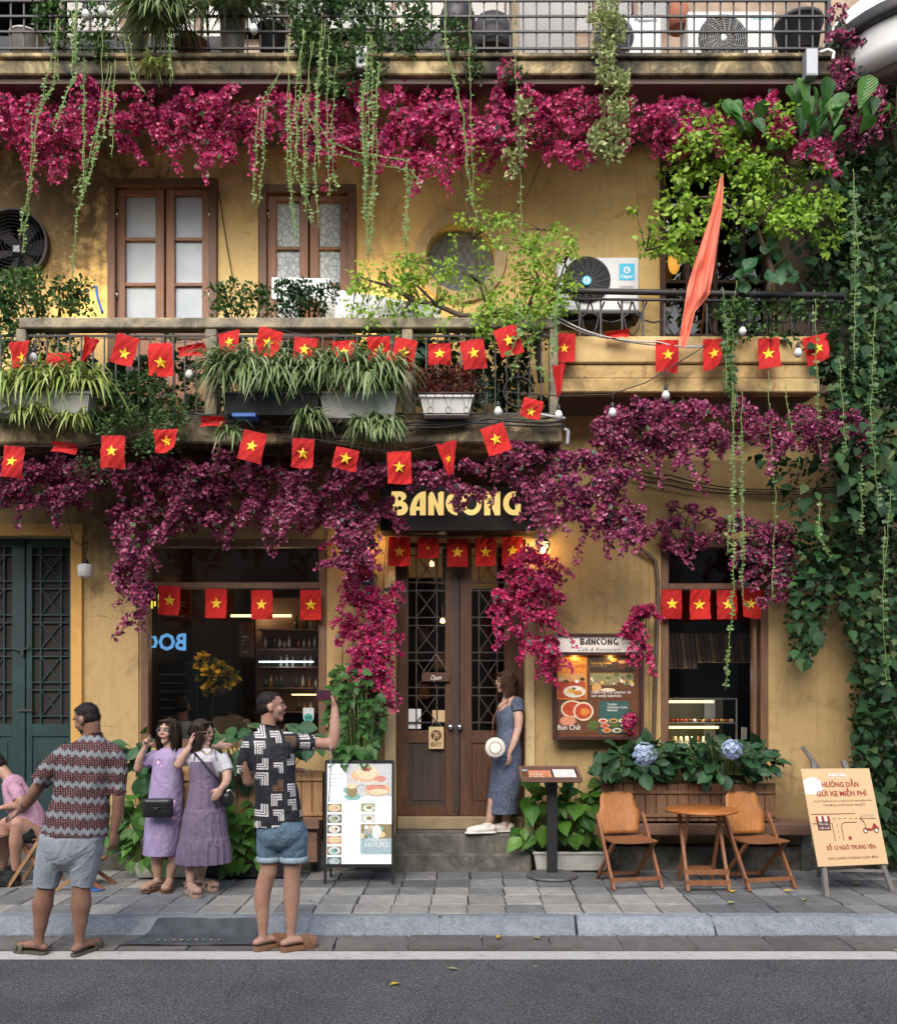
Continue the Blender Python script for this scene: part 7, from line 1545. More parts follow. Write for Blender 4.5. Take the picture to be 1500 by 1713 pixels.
# ---- top balcony clutter
def pot(label, x, y0, y1, w, D, m, name='plant_pot', dome=False):
    c = at(x, y1, D); h = (y1 - y0) * D / F; r = w / 2 * D / F; root = tag(MB().lathe(c, [(r * .8, 0), (r, h * .9), (r * 1.06, h * .9), (r * 1.06, h), (r * .9, h), (r * .88, h * .9), (.0, h * .88)] if not dome else [(r, 0), (r, h * .5), (r * .8, h * .85), (r * .4, h), (.0, h * 1.01)], 24).build(name, m, None, origin=c), label, 'pot' if not dome else 'cover'); return root
for a_ in [('white tub on the top balcony at the left', 45, 62, 93, 52, 8.0, 'planter_white'), ('pale bucket among the plants on the top balcony', 225, 55, 93, 42, 7.95, 'planter_grey'), ('terracotta bowl on the top balcony slab', 322, 76, 93, 56, 7.95, 'pot_terracotta'), ('tall grey bucket beside the grassy plant on the top balcony', 390, 15, 93, 44, 8.0, 'planter_grey'), ('dark pot behind the rail right of the tall bucket', 455, 50, 93, 48, 8.0, 'pot_dark'), ('grey bin at the far right of the top balcony', 1335, 40, 96, 74, 8.1, 'pot_dark')]: pot(*a_)
pot('dark rounded cover behind the top rail right of the middle bush', 823, 27, 93, 68, 8.0, 'pot_dark', 'dark_cover', True); pot('black rounded cover further back on the top balcony', 765, 5, 60, 60, 8.3, 'black_plastic', 'dark_cover', True); pot('rounded dark cover left of the pale air conditioner', 1135, 0, 50, 34, 8.3, 'pot_terracotta', 'dark_cover', True)
tag(MB().box(at(868, 93, 8.0), (X(962, 8.0), 8.05, Z(-30, 8.0)), .004).build('board_panel', 'concrete_panel', None, origin=at(915, 93, 8.0)), 'large pale grey board standing behind the top rail', 'board')
tag(MB().box(at(-10, 93, 8.2), (X(390, 8.2), 8.24, Z(60, 8.2)), .004).build('dark_board', 'pot_dark', None, origin=at(190, 93, 8.2)), 'long dark low board behind the plants at the top left', 'board')
tag(MB().box(at(640, 93, 8.2), (X(740, 8.2), 8.4, Z(50, 8.2)), .01).build('dark_crate', 'pot_dark', None, origin=at(690, 93, 8.2)), 'dark crate behind the top rail in the middle', 'crate')
for x, y0, y1, lb in ((604, 76, 113, 'grey junction box on the top slab beside the middle bush'), (1357, 80, 126, 'grey junction box on the top slab at the right end')):
    c = at(x, y1, 7.66); o = tag(MB().box(at(x - 9, y1, 7.64), (X(x + 11, 7.64), 7.74, Z(y0, 7.64)), .006).build('junction_box', 'tin_grey', None, origin=c), lb, 'electrical box', 'grey boxes on the top slab')
    MB().box(at(x - 8, y1 - 3, 7.636), (X(x + 8, 7.636), 7.64, Z(y0 + 3, 7.636))).build('lid', 'tin_grey', o)
cord('white plastic pipe curling at the right end of the top slab', [(1370, 88), (1384, 83), (1394, 88), (1392, 100)], 7.66, .014, 'white_plastic', 'pipe', 'pipe')
pipe = cord('small grey pipe stub under the corner of the left slab', [(943, 718), (950, 722), (948, 745)], 7.8, .02, 'tin_grey', 'pipe', 'pipe')
# warm glow from hidden uplights on the upper wall
for x, y, e_, lb in ((118, 505, 4, 'small uplight hidden behind the far left shrub, lighting the wall'), (645, 520, 6, 'small uplight hidden behind the twisted tree, lighting the wall'), (1135, 440, .8, '')):
    if lb:
        c = at(x, y, 8.45); root = empty('uplight', tuple(c), lb, 'lamp', 'warm uplights on the balcony'); MB().lathe(c, [(.04, -.06), (.05, 0), (.04, .004)], 14).build('housing', 'black_plastic', root); MB().lathe(c, [(.038, .005), (.0, .006)], 14).build('lens', 'lamp_warm', root)
        ld = bpy.data.lights.new('uplight_light', 'POINT'); ld.energy = e_; ld.color = (1, .68, .22); ld.shadow_soft_size = .04; lo = bpy.data.objects.new('uplight_light', ld); col.objects.link(lo); lo.parent = root; lo.location = (0, 0, .05)
c = at(1127, 438, 8.6); root = empty('paper_lantern', tuple(c), 'dim amber paper lantern in the left pane of the upper right door', 'lantern'); emit('lantern_amber', (.6, .28, .04), .5); MB().ell(c, (.06, .04, .12), 14, 10).build('shade', 'lantern_amber', root); MB().tube([c + Vector((0, 0, .11)), c + Vector((0, 0, .35))], .003, 4).build('cord', 'cable', root)
# ============================================================ behind the glass
def glow(x, y, D, e, c=(1, .6, .28), r=.05, parent=None):
    ld = bpy.data.lights.new('room_light', 'POINT'); ld.energy = e; ld.color = c; ld.shadow_soft_size = r; lo = bpy.data.objects.new('room_light', ld); col.objects.link(lo)
    p = at(x, y, D)
    if parent: lo.parent = parent; lo.location = p - rootloc(parent)
    else: lo.location = p
def lightbar(label, x0, x1, y, D, m, h=.02, e=0, c=(1, .7, .4)):
    o = tag(MB().box((X(x0, D), D, Z(y, D) - h / 2), (X(x1, D), D + .03, Z(y, D) + h / 2)).build('light_strip', m, None, origin=at((x0 + x1) / 2, y, D)), label, 'light strip', 'lit strips inside the cafe')
    if e: glow((x0 + x1) / 2, y + 4, D - .1, e, c, parent=o)
lightbar('warm lit shelf strip behind the third window flag', 386, 487, 1030, 11.2, 'led_warm', .03, 1.0)
lightbar('cold white strip light on the bar shelf inside the shop', 433, 524, 1107, 10.9, 'led_white', .018, .8, (.8, .9, 1))
lightbar('amber strip under the bar shelf near the right window frame', 488, 530, 1162, 10.8, 'led_warm', .015, .8)
sh = empty('bar_shelf', tuple(at(480, 1240, 11.1)), 'dark back-bar shelves with bottles and glasses inside the shop', 'shelf')
for y in (1052, 1085, 1115, 1150, 1190): MB().box(at(430, y + 2, 10.95), (X(532, 10.95), 11.25, Z(y, 10.95))).build('shelf', 'bench_wood', sh)
MB().box(at(428, 1240, 11.26), (X(536, 11.26), 11.3, Z(1000, 11.26))).build('back_panel', 'bench_wood', sh)
OR = 'first second third fourth fifth sixth seventh eighth ninth tenth eleventh twelfth thirteenth fourteenth fifteenth'.split(); cnt = {}; SH = {1052: 'top', 1085: 'second', 1115: 'third', 1150: 'fourth', 1190: 'lowest'}
flatcol('bottle_dark', (.03, .05, .03), .15); flatcol('bottle_clear', (.35, .33, .3), .12); flatcol('bottle_amber', (.25, .1, .02), .15)
for y, xs in ((1052, range(496, 530, 8)), (1085, range(436, 492, 8)), (1085, range(500, 530, 9)), (1115, range(440, 530, 10)), (1150, range(444, 474, 9)), (1150, range(496, 530, 11)), (1190, range(500, 530, 10))):
    for x in xs:
        mk = rnd.choice(['bottle_dark', 'bottle_clear', 'bottle_amber']); cnt[y] = cnt.get(y, -1) + 1; c = at(x, y, 11.0); r = .022; h = rnd.uniform(.10, .17); tag(MB().lathe(c, [(r, 0), (r, h * .6), (r * .35, h * .75), (r * .35, h)], 10).build('bottle', mk, None, origin=c), f'{mk.split("_")[1]} glass bottle, {OR[cnt[y]]} from the left on the {SH[y]} back-bar shelf', 'bottle', 'bottles on the back-bar shelves')
c = at(360, 1180, 9.5); vz = empty('flower_vase', tuple(c), 'bunch of yellow lilies in a vase inside the shop window', 'vase')
MB().lathe(c, [(.05, -.15), (.07, -.05), (.04, .05), (.05, .08)], 16).build('vase', 'bottle_dark', vz)
P_, N_, C_ = puffs([(332, 1098), (350, 1095), (395, 1130), (392, 1145), (350, 1165), (338, 1130)], 9.45, .2, 26, 12, (.02, .05)); link('flowers', leaf_mesh(np.repeat(C_, 6, 0), rdir(len(C_) * 6) + np.array([0, -.5, .1]), rdir(len(C_) * 6), .115, OVAL), vz, 'yellow_flower', 'stuff')
link('leaves', leaf_mesh(P_, N_, rdir(len(P_)), .09, SLIM), vz, 'leaf_ivy', 'stuff')
glow(340, 1080, 9.2, 2.6); glow(470, 1000, 10.4, 2.0); glow(300, 1000, 11.4, 1.6)
flatcol('poster_blue', (.05, .07, .12), .5)  # dark blue-grey of the first board imitates a bluish reflection in the window
for i, (x0, y0, x1, y1, m_) in enumerate(((262, 1108, 330, 1222, 'poster_blue'), (268, 985, 320, 1040, 'food_brown'), (398, 1040, 424, 1100, 'food_brown'))):
    o = tag(MB().box(at(x0, y1, 10.8), (X(x1, 10.8), 10.83, Z(y0, 10.8)), .01).build('picture_or_reflection_board', m_, None, origin=at(x0, y1, 10.8)), ['dim blue-grey poster board deep inside the shop, left', 'dim brown picture high inside the shop, left', 'narrow dim picture inside the shop beside the bar shelf'][i], 'poster')  # first board stands in for a bluish window reflection
    s = Sheet(at(x0, y1, 10.79), (1, 0, 0), (0, 0, 1)); kk9 = 10.79 / F
    for j in range(7): s.rect(6 * kk9, (8 + j * (y1 - y0 - 16) / 7) * kk9, (x1 - x0 - 8 - (j * 13) % 17) * kk9, (11 + j * (y1 - y0 - 16) / 7) * kk9, 'food_grey' if j % 2 else 'food_blue', 1)
    s.build(o)
# opposite sign's reflection in the shop window, put in as glowing mirrored letters
root = empty('reflected_lettering', tuple(at(280, 1075, 8.76)), 'pale blue mirrored BOO letters in the shop window', 'lettering'); k9 = 8.76 / F  # reflection of the opposite sign, built as letters
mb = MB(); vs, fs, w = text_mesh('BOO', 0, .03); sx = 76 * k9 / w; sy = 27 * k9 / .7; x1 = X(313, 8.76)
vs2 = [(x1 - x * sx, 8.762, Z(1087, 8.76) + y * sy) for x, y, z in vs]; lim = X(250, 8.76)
fs2 = [f for f in fs if all(vs2[i][0] > lim for i in f)]; mb.add(vs2, [f[::-1] for f in fs2]); mb.build('letter', 'boo_reflection', root, fix=False)
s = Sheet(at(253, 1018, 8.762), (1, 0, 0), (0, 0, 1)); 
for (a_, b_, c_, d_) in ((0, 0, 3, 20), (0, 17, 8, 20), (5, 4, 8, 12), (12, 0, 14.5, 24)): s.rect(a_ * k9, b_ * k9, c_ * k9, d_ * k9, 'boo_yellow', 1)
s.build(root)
# round sticker on the glass
root = empty('window_sticker', tuple(at(516, 1198, 8.745)), 'white and teal round sticker at the lower right of the shop window', 'sticker'); flatcol('sticker_white', (.42, .46, .45)); flatcol('sticker_teal', (.03, .28, .24))
s = Sheet(at(507, 1210, 8.742), (1, 0, 0), (0, 0, 1)); s.poly([(0, 9 * k9), (0, 26 * k9), (18 * k9, 26 * k9), (18 * k9, 9 * k9)] + [(x * k9, y * k9) for x, y in ((15, 3), (9, 0), (3, 3))], 'sticker_white', 0); s.disc(9 * k9, 9 * k9, 7.5 * k9, 'sticker_teal', 1)
for x in (6, 12): s.disc(x * k9, 9.5 * k9, 2.5 * k9, 'txt_black', 2); s.disc(x * k9, 9.5 * k9, 1.2 * k9, 'sticker_teal', 3)
s.build(root)
# doorway interior: pendants
for x, y, lb in ((722, 943, 'lit pendant lamp seen through the top of the left door leaf'), (740, 1038, 'small lit pendant bulb seen through the left door leaf')):
    c = at(x, y, 10.4); root = empty('pendant_lamp', tuple(c), lb, 'pendant lamp', 'pendant lamps inside the doorway'); MB().lathe(c, [(.014, -.03), (.03, -.022), (.022, .02), (.008, .035)], 14).build('bulb', 'lamp_warm', root); MB().tube([c + Vector((0, 0, .05)), c + Vector((0, 0, .6))], .004, 5).build('cord', 'cable', root); glow(x, y + 3, 10.3, 3.0, parent=root)
tag(MB().box(at(684, 966, 11.5), (X(740, 11.5), 11.6, Z(905, 11.5))).build('wall_panel', 'food_cream', None, origin=at(710, 966, 11.5)), 'cream panel high on the back wall seen through the left door leaf', 'panel'); tag(MB().box(at(782, 985, 11.5), (X(830, 11.5), 11.6, Z(905, 11.5))).build('wall_panel', 'food_cream', None, origin=at(800, 985, 11.5)), 'cream panel high on the back wall seen through the right door leaf', 'panel')
for i, (x, y) in enumerate(((700, 1075), (725, 1120), (800, 1100), (820, 1150), (700, 1170), (815, 1010))): tag(MB().box(at(x, y, 12.2), (X(x + 18, 12.2), 12.3, Z(y - 26, 12.2)), .01).build('picture_frame', ['food_brown', 'food_tan', 'food_dark'][i % 3], None, origin=at(x, y, 12.2)), f'dim picture on the back wall behind the {"left" if x < 760 else "right"} door leaf, {"high" if y < 1080 else "low" if y > 1140 else "middle"}', 'picture', 'pictures on the back wall')
# cake display in the right window
cd = empty('display_case', tuple(at(1172, 1245, 9.0)), 'lit glass cake display case inside the right window', 'display case'); Dc = 9.0
mb = MB(); frame_rect(mb, X(1108, Dc), Z(1262, Dc), X(1233, Dc), Z(1168, Dc), .012, Dc, Dc + .02, 0); mb.box(at(1196, 1240, Dc + .45), (X(1199, Dc), Dc + .47, Z(1170, Dc))); mb.build('case_frame', 'tin_grey', cd)
for y in (1209, 1243): MB().box(at(1109, y + 1.5, Dc), (X(1232, Dc), Dc + .5, Z(y, Dc))).build('glass_shelf', 'tin_grey', cd)
flatcol('case_back', (.07, .06, .035)); MB().box(at(1108, 1245, Dc + .5), (X(1234, Dc), Dc + .52, Z(1168, Dc))).build('case_back', 'case_back', cd)
for y, x1 in ((1174, 1195), (1217, 1203)):
    MB().box((X(1114, Dc), Dc + .03, Z(y, Dc) - .012), (X(x1, Dc), Dc + .05, Z(y, Dc) + .012)).build('light_tube', 'led_warm', cd); glow(1155, y + 3, Dc + .1, 1.6, (1, .85, .5), parent=cd)
for i in range(26):
    y = 1208 if i < 15 else 1242; x = 1116 + (i % 15) * 7.6 if i < 15 else 1118 + (i - 15) * 10; m_ = ['food_red', 'food_brown', 'food_cream', 'food_yellow', 'food_white'][(i * 7 // 3) % 5 if i > 4 else 0]; w = rnd.uniform(.018, .028); c = at(x, y, Dc + .15)
    tag(MB().lathe(c, [(w, 0), (w * 1.05, .02), (w * .8, .03 + (.03 if i > 15 else 0)), (.0, .035 + (.03 if i > 15 else 0))], 12).build('cake', m_, None, origin=c), f'{m_.split("_")[1]} coloured cake, {OR[i % 15]} from the left on the ' + ('upper' if i < 15 else 'lower') + ' display shelf', 'cake', 'cakes on the ' + ('upper' if i < 15 else 'lower') + ' shelf')
rf = empty('slatted_screen', tuple(at(1190, 1110, 9.6)), 'dark slanted wooden slats hanging inside the right window', 'screen')
for i in range(20): MB().bar(at(1116 + i * 8, 1060, 9.7), at(1122 + i * 8, 1108 + (10 if i < 6 else 0), 9.4), .04, .01).build('slat', 'plank_light' if i % 3 == 0 else 'bench_wood', rf)
glow(1190, 1130, 9.15, 1.0, (.8, .8, .9))
tag(MB().box(at(1240, 1237, 8.77), (X(1249, 8.77), 8.79, Z(1217, 8.77)), .002).build('switch_box', 'white_plastic', None, origin=at(1244, 1237, 8.77)), 'small white box at the lower right of the right window', 'switch')
# ---- house across the street, behind the camera
ob = empty('opposite_house', (0, -4.2, 0), 'plain grey-beige house row across the street, seen only in reflections', 'building')
simple('opposite_plaster', (.26, .24, .21), .9, .3, 2); flatcol('opposite_window', (.03, .04, .05), .2)
MB().box((-16, -5.4, -.12), (16, -4.2, 7.6)).build('wall', 'opposite_plaster', ob)
for i in range(10):
    for j in range(2): x = -14 + i * 3; z = .3 + j * 2.8; MB().box((x, -4.205, z), (x + 1.6, -4.16, z + (2.1 if j == 0 else 1.5))).build('window', 'opposite_window', ob)
# ============================================================ people
def skin(key, c):
    t = Mat(key, c, .5); n = t.noise(scale=30, detail=3); t.color(t.hsv(t.mix((t.noise(scale=9, detail=4) - .4) * 1.2, (*c, 1), (c[0] * 1.05, c[1] * .78, c[2] * .74, 1)), v=n * .5 + .72)).bump(t.noise(scale=120, detail=3), .2, .002); t.b.inputs['Subsurface Weight'].default_value = .08; t.b.inputs['Subsurface Radius'].default_value = (.02, .008, .004); M[key] = t.m
skin('skin_brown', (.25, .135, .09)); skin('skin_tan', (.38, .22, .155)); skin('skin_light', (.43, .275, .205)); skin('skin_pale', (.46, .29, .22))
def hairm(key, a, b):
    t = Mat(key, a, .62, spec=.2); n = t.noise(t.map(t.co(), (90, 90, 9)), 1.2, 4, .6); t.color(t.ramp(n, [(.35, a), (.7, b)])).bump(n, .5, .006); M[key] = t.m
hairm('hair_black', (.008, .007, .007), (.035, .028, .026)); hairm('hair_dark', (.015, .010, .008), (.055, .036, .028)); hairm('hair_brown', (.04, .02, .012), (.13, .07, .045))
flatcol('eye_white', (.28, .25, .23), .5); flatcol('eye_dark', (.012, .008, .006), .2); flatcol('lip', (.38, .12, .10), .5); flatcol('lens_dark', (.03, .018, .014), .1)
def cloth(key, f, rough=.85, bump=.25, sc=150):
    t = Mat(key, (.5, .5, .5), rough); c = f(t); w = t.noise(scale=sc, detail=2); t.color(t.hsv(c, v=t.noise(scale=5, detail=4) * .3 + .85)).bump(w * .06 + t.noise(t.map(t.co(), (1, 1, .6), rot=(0, .5, .3)), 9, 4, .6, 1.6) * bump * 3, 1.0, .035); M[key] = t.m
def zig(t):
    x, y, z = t.sep(t.co()); u = x * 1.0 + y * .5
    tri = ((u * 19).fract() - .5).abs() * .05; q = ((z + u * .06 - tri) * 9.4).fract(); r = q.lt(.36)
    dots = ((u * 60).fract() - .5).abs() + (((z - tri) * 62).fract() - .5).abs()
    dm = dots.lt(.25); base = t.mix(((u * 30 + z * 20).fract()).gt(.5), (.11, .014, .02), (.03, .008, .012)); base = t.mix(dm, base, (.32, .28, .26)); dk = dots.gt(.74); base = t.mix(dk, base, (.01, .01, .012))
    gr = t.mix(t.noise(scale=60, detail=3), (.14, .16, .18), (.27, .29, .31)); edge = (q - .18).abs().gt(.15) * r
    gr = t.mix(edge * ((u * 60).fract().gt(.45)), gr, (.02, .02, .025)); return t.mix(r, base, gr)
cloth('shirt_zigzag', zig)
def blocks(t):
    x, y, z = t.sep(t.co()); a = (x + y * .55) * 9.2; b = z * 9.2 + (a.floor() * .37); ca, cb = a.floor(), b.floor(); w1 = t.white(t.comb(ca, cb, 1.0)).gt(.5); w2 = t.white(t.comb(ca, cb, 7.0)).gt(.5); u, v = a.fract(), b.fract()
    u = (u - w1).abs(); v = (v - w2).abs(); k = t.white(t.comb(ca, cb, 3.0)) * .2; m = u.mx(v); mm = u.mn(v)
    L = m.gt(k + .40) * m.lt(.92) * mm.gt(k + .05) * u.gt(.2) ; st = ((m * 6.6).fract()).gt(.38); sc = t.noise(scale=140, detail=2).gt(.42)
    on = L * st * t.white(t.comb(ca, cb, 5.0)).gt(.12); tone = t.white(t.comb(ca, cb, 9.0)).gt(.9); colr = t.mix(tone, (.58, .56, .55), (.16, .08, .035)); return t.mix(on * (sc * .3 + .7), (.010, .011, .016), colr)
cloth('shirt_blocks', blocks, .7)
def denim(t): return t.mix(t.noise(scale=14, detail=5, rough=.7), (.045, .09, .14), (.15, .235, .31))
cloth('denim', denim, .9, .4, 220)
cloth('denim_cuff', lambda t: t.mix(t.noise(scale=40, detail=3), (.22, .31, .38), (.34, .42, .47)), .9)
cloth('shorts_grey', lambda t: t.mix(t.noise(scale=90, detail=3), (.20, .22, .26), (.31, .335, .38)), .9)
def laven(t):
    c = t.mix(t.noise(scale=20, detail=4), (.26, .20, .36), (.36, .29, .46)); x, y, z = t.sep(t.co())
    for cx_, cz_, r_ in ((.0, 1.10, .032), (.03, 1.07, .02), (.105, .72, .036), (.125, .63, .036), (.08, .67, .022), (.13, .77, .026)):
        dx, dz = x - cx_, z - cz_; r = t.math('SQRT', dx * dx + dz * dz); th = t.math('ARCTAN2', dz, dx); pet = t.math('COSINE', th * 5) * .28 + .72
        c = t.mix(r.lt(pet * r_), c, (.10, .04, .10)); c = t.mix(r.lt(pet * (r_ * .8)), c, (.55, .30, .50)); c = t.mix(r.lt(r_ * .22), c, (.8, .7, .6))
    return c
cloth('dress_lavender', laven)
cloth('dress_mauve', lambda t: t.mix(t.noise(t.map(t.co(), (60, 60, 4)), 1, 4), (.11, .08, .135), (.19, .145, .22)), .8)
cloth('blouse_white', lambda t: t.mix(t.noise(scale=20, detail=3), (.42, .42, .46), (.54, .54, .58)), .85)
cloth('tee_pink', lambda t: t.mix(t.noise(scale=20, detail=3), (.36, .20, .28), (.44, .26, .34)), .9)
cloth('tee_brown', lambda t: t.mix(t.noise(scale=20, detail=3), (.14, .10, .075), (.2, .15, .11)), .9)
cloth('black_cloth', lambda t: t.mix(t.noise(scale=20, detail=3), (.01, .01, .012), (.03, .03, .032)), .9)
def floral(t):
    d = t.vor(t.co(), 55); d2 = t.vor(t.map(t.co(), loc=(3, 1, 2)), 80); c = t.mix(t.noise(scale=18, detail=4), (.05, .068, .115), (.115, .14, .20)); c = t.mix(d.lt(.30), c, (.022, .03, .07)); return t.mix(d2.lt(.2), c, (.22, .24, .30))
cloth('dress_floral', floral)
simple('sandal_tan', (.20, .10, .055), .7, .25, 30); simple('sandal_olive', (.09, .085, .06), .8, .3, 30); simple('sandal_pink', (.40, .27, .20), .6, .2, 30); simple('sneaker_white', (.62, .58, .53), .6, .15, 30); simple('straw_white', (.62, .58, .52), .7, .25, 60, bump=.5)

def interp(pts, rs, k=4):
    P_, Q_ = [], []
    n = len(pts)
    for i in range(n - 1):
        p0, p1, p2, p3 = pts[max(i - 1, 0)], pts[i], pts[i + 1], pts[min(i + 2, n - 1)]
        for j in range(k):
            t_ = j / k; a = 2 * p1; b = p2 - p0; c = 2 * p0 - 5 * p1 + 4 * p2 - p3; d = -p0 + 3 * p1 - 3 * p2 + p3
            P_.append(.5 * (a + b * t_ + c * t_ * t_ + d * t_ ** 3)); s_ = t_ * t_ * (3 - 2 * t_); Q_.append(rs[i] * (1 - s_) + rs[i + 1] * s_)
    return P_ + [pts[-1]], Q_ + [rs[-1]]
def limb(mb, pts, rs, flat=None, rnd_=True): P_, Q_ = interp([Vector(p) for p in pts], rs); mb.tube(P_, Q_, 14, round_cap=rnd_, flat=flat)
def frame(f, u=(0, 0, 1)):
    f = Vector(f).normalized(); u = Vector(u); u = (u - f * u.dot(f)).normalized(); r = f.cross(u); return Matrix((r, f, u)).transposed()
class Head:
    def __init__(s, c, f, u=(0, 0, 1), k=1.): s.c, s.R, s.k = Vector(c), frame(f, u), k
    def p(s, x, y, z): return s.c + s.R @ (Vector((x, y, z)) * s.k)
    def ell(s, mb, c, r, n=16, m=12): mb.ell(s.p(*c), [q * s.k for q in r], n, m, rot=s.R)
    def add(s, mb, female=False):
        s.ell(mb, (0, -.010, .032), (.072, .090, .083), 22, 16); s.ell(mb, (0, .014, -.022), (.060 if not female else .056, .070, .080)); s.ell(mb, (0, .058, -.084), (.030 if not female else .024, .026, .026)); s.ell(mb, (0, .02, -.06), (.050 if not female else .044, .055, .04))
        s.ell(mb, (0, .070, .038), (.046, .018, .014)); mb.tube([s.p(0, .083, .028), s.p(0, .091, .008), s.p(0, .099, -.010)], [.009 * s.k, .010 * s.k, .012 * s.k], 10, round_cap=True); s.ell(mb, (0, .089, -.016), (.017, .012, .009))
        for q in (-1, 1): s.ell(mb, (q * .036, .060, -.02), (.026, .024, .026)); s.ell(mb, (q * .074, -.008, -.006), (.010, .020, .030))
        s.ell(mb, (0, .078, -.048), (.026, .016, .012))
    def face(s, root, lip='lip', eyes=True, brow='hair_black', smile=False):
        if eyes:
            for q in (-1, 1):
                mb = MB(); s.ell(mb, (q * .030, .0765, .012), (.013, .0065, .0055), 10, 8); mb.build('eye', 'eye_white', root); mb = MB(); s.ell(mb, (q * .030, .083, .012), (.006, .004, .006), 8, 6); mb.build('pupil', 'eye_dark', root)
                MB().tube([s.p(q * .014, .088, .031), s.p(q * .03, .090, .036), s.p(q * .046, .080, .033)], [.003, .004, .002], 6).build('eyebrow', brow, root)
        z = -.046; e = .004 if smile else 0
        MB().tube([s.p(-.023, .084, z + e), s.p(-.01, .094, z), s.p(.01, .094, z), s.p(.023, .084, z + e)], [.002, .0055, .0055, .002], 8).build('lips', lip, root)
    def hair(s, root, m, style='short', seed=1):
        mb = MB()
        if style == 'short': s.ell(mb, (0, -.018, .042), (.0745, .087, .078), 24, 18); s.ell(mb, (0, -.042, .0), (.0725, .058, .055)); s.ell(mb, (0, .022, .090), (.050, .048, .020)); s.ell(mb, (0, -.054, -.030), (.048, .034, .030))
        elif style == 'bob':
            s.ell(mb, (0, -.022, .044), (.084, .094, .083), 24, 18); s.ell(mb, (0, -.052, -.035), (.092, .062, .118))
            for q in (-1, 1): s.ell(mb, (q * .077, .004, -.035), (.021, .052, .100)); s.ell(mb, (q * .062, .040, .035), (.020, .036, .055)); s.ell(mb, (q * .03, .052, .092), (.036, .034, .018))
        elif style == 'long':
            s.ell(mb, (0, -.022, .044), (.084, .094, .084), 24, 18); s.ell(mb, (0, -.052, -.04), (.080, .058, .12))
            for q in (-1, 1): s.ell(mb, (q * .073, -.010, -.04), (.018, .046, .102)); s.ell(mb, (q * .061, .032, .035), (.018, .034, .052)); s.ell(mb, (q * .03, .046, .090), (.036, .036, .018))
        W = wrinkle(.0045 if style != 'short' else .0012, 60, seed, (1, 1, .2)); ho = link('hair', remesh(mb, .006, 2, W), root, m); me = ho.data; n = len(me.vertices); co = np.empty(n * 3, np.float32); me.vertices.foreach_get('co', co); co = co.reshape(-1, 3).astype(float); no = np.empty(n * 3, np.float32); me.vertices.foreach_get('normal', no); no = no.reshape(-1, 3).astype(float)
        k = 2600 if style != 'short' else 3200; ii = rng.integers(0, n, k); P = co[ii] + np.array(rootloc(root)); N = no[ii]
        if style == 'short': Dd = norm(N * .5 + np.array(s.R @ Vector((0, -.5, .1))) + rdir(k) * .35); S_ = rng.uniform(.005, .011, k)
        else: rel = P - np.array(s.c); Dd = norm(np.array([0, 0, -1.]) + N * .18 + rdir(k) * .12 + np.array(s.R @ Vector((0, -.25, 0))) * (rel[:, 2:3] > .05)); S_ = rng.uniform(.04, .10, k)
        T_ = (SLIM[0] * np.array([.45 if style == 'short' else .16, 1, .6]), SLIM[1]); link('strands', leaf_mesh(P + N * .001, Dd, N + rdir(k) * .3, S_, T_), ho, m, 'stuff')
    def glasses(s, root, m, dark=False, lens=True):
        mb = MB()
        for q in (-1, 1):
            c = (q * .032, .096, .012); mb.tube([s.p(c[0] + .020 * math.cos(a), c[1] - abs(math.cos(a)) * .002, c[2] + .015 * math.sin(a)) for a in np.linspace(0, 6.2832, 19)], (.0016 if not dark else .003), 6); mb.tube([s.p(q * .055, .092, .018), s.p(q * .078, .05, .016), s.p(q * .080, -.005, .008)], .002, 5)
        mb.tube([s.p(-.01, .098, .015), s.p(.01, .098, .015)], .002, 5); g_ = mb.build('glasses', m, root)
        for q in (-1, 1) if lens else (): MB().add([s.p(q * .032 + .019 * math.cos(a), .0965, .012 + .014 * math.sin(a)) for a in np.linspace(0, 6.2832, 17)[:-1]], [tuple(range(16))]).build('lens', 'lens_dark' if dark else 'glass', g_)
def hand(mb, w, d, n, thumb=1, curl=(.25, .35, .25), k=1., spread=.10, folded=()):
    """palm at w pointing d, palm faces n; thumb on the +/- side"""
    d = Vector(d).normalized(); n = Vector(n); n = (n - d * n.dot(d)).normalized(); sd = d.cross(n) * thumb
    Rm = Matrix((sd, d, n)).transposed(); P = lambda x, y, z: Vector(w) + Rm @ (Vector((x, y, z)) * k)
    mb.ell(P(0, .045, 0), (.040 * k, .052 * k, .016 * k), 14, 10, rot=Rm); mb.tube([P(0, -.03, 0), P(0, .03, 0)], [.026 * k, .030 * k], 12, round_cap=True, flat=(n, .72))
    for i, (x, L) in enumerate(((.030, .070), (.010, .078), (-.010, .072), (-.029, .058))):
        cu = curl if i not in folded else (1.2, 1.5, 1.0); p = P(x, .078, .002); a = -spread * (i - 1.5) * .8; dr = (Rm @ Vector((-math.sin(a) * -1 * .6 if False else math.sin(-a), 1, 0))).normalized(); pts = [P(x * .8, .045, 0), p]; ang = 0
        for j, f in enumerate((.45, .30, .25)):
            ang += cu[j]; v = dr * math.cos(ang) + (Rm @ Vector((0, 0, 1))) * math.sin(ang); p = p + v * (L * f * k); pts.append(p)
        mb.tube(pts, [.009 * k, .0095 * k, .009 * k, .008 * k, .0068 * k], 8, round_cap=True)
    mb.tube([P(.02, .015, .004), P(.042, .035, .012), P(.056, .062, .018), P(.058, .085, .024)], [.014 * k, .012 * k, .0105 * k, .008 * k], 8, round_cap=True)
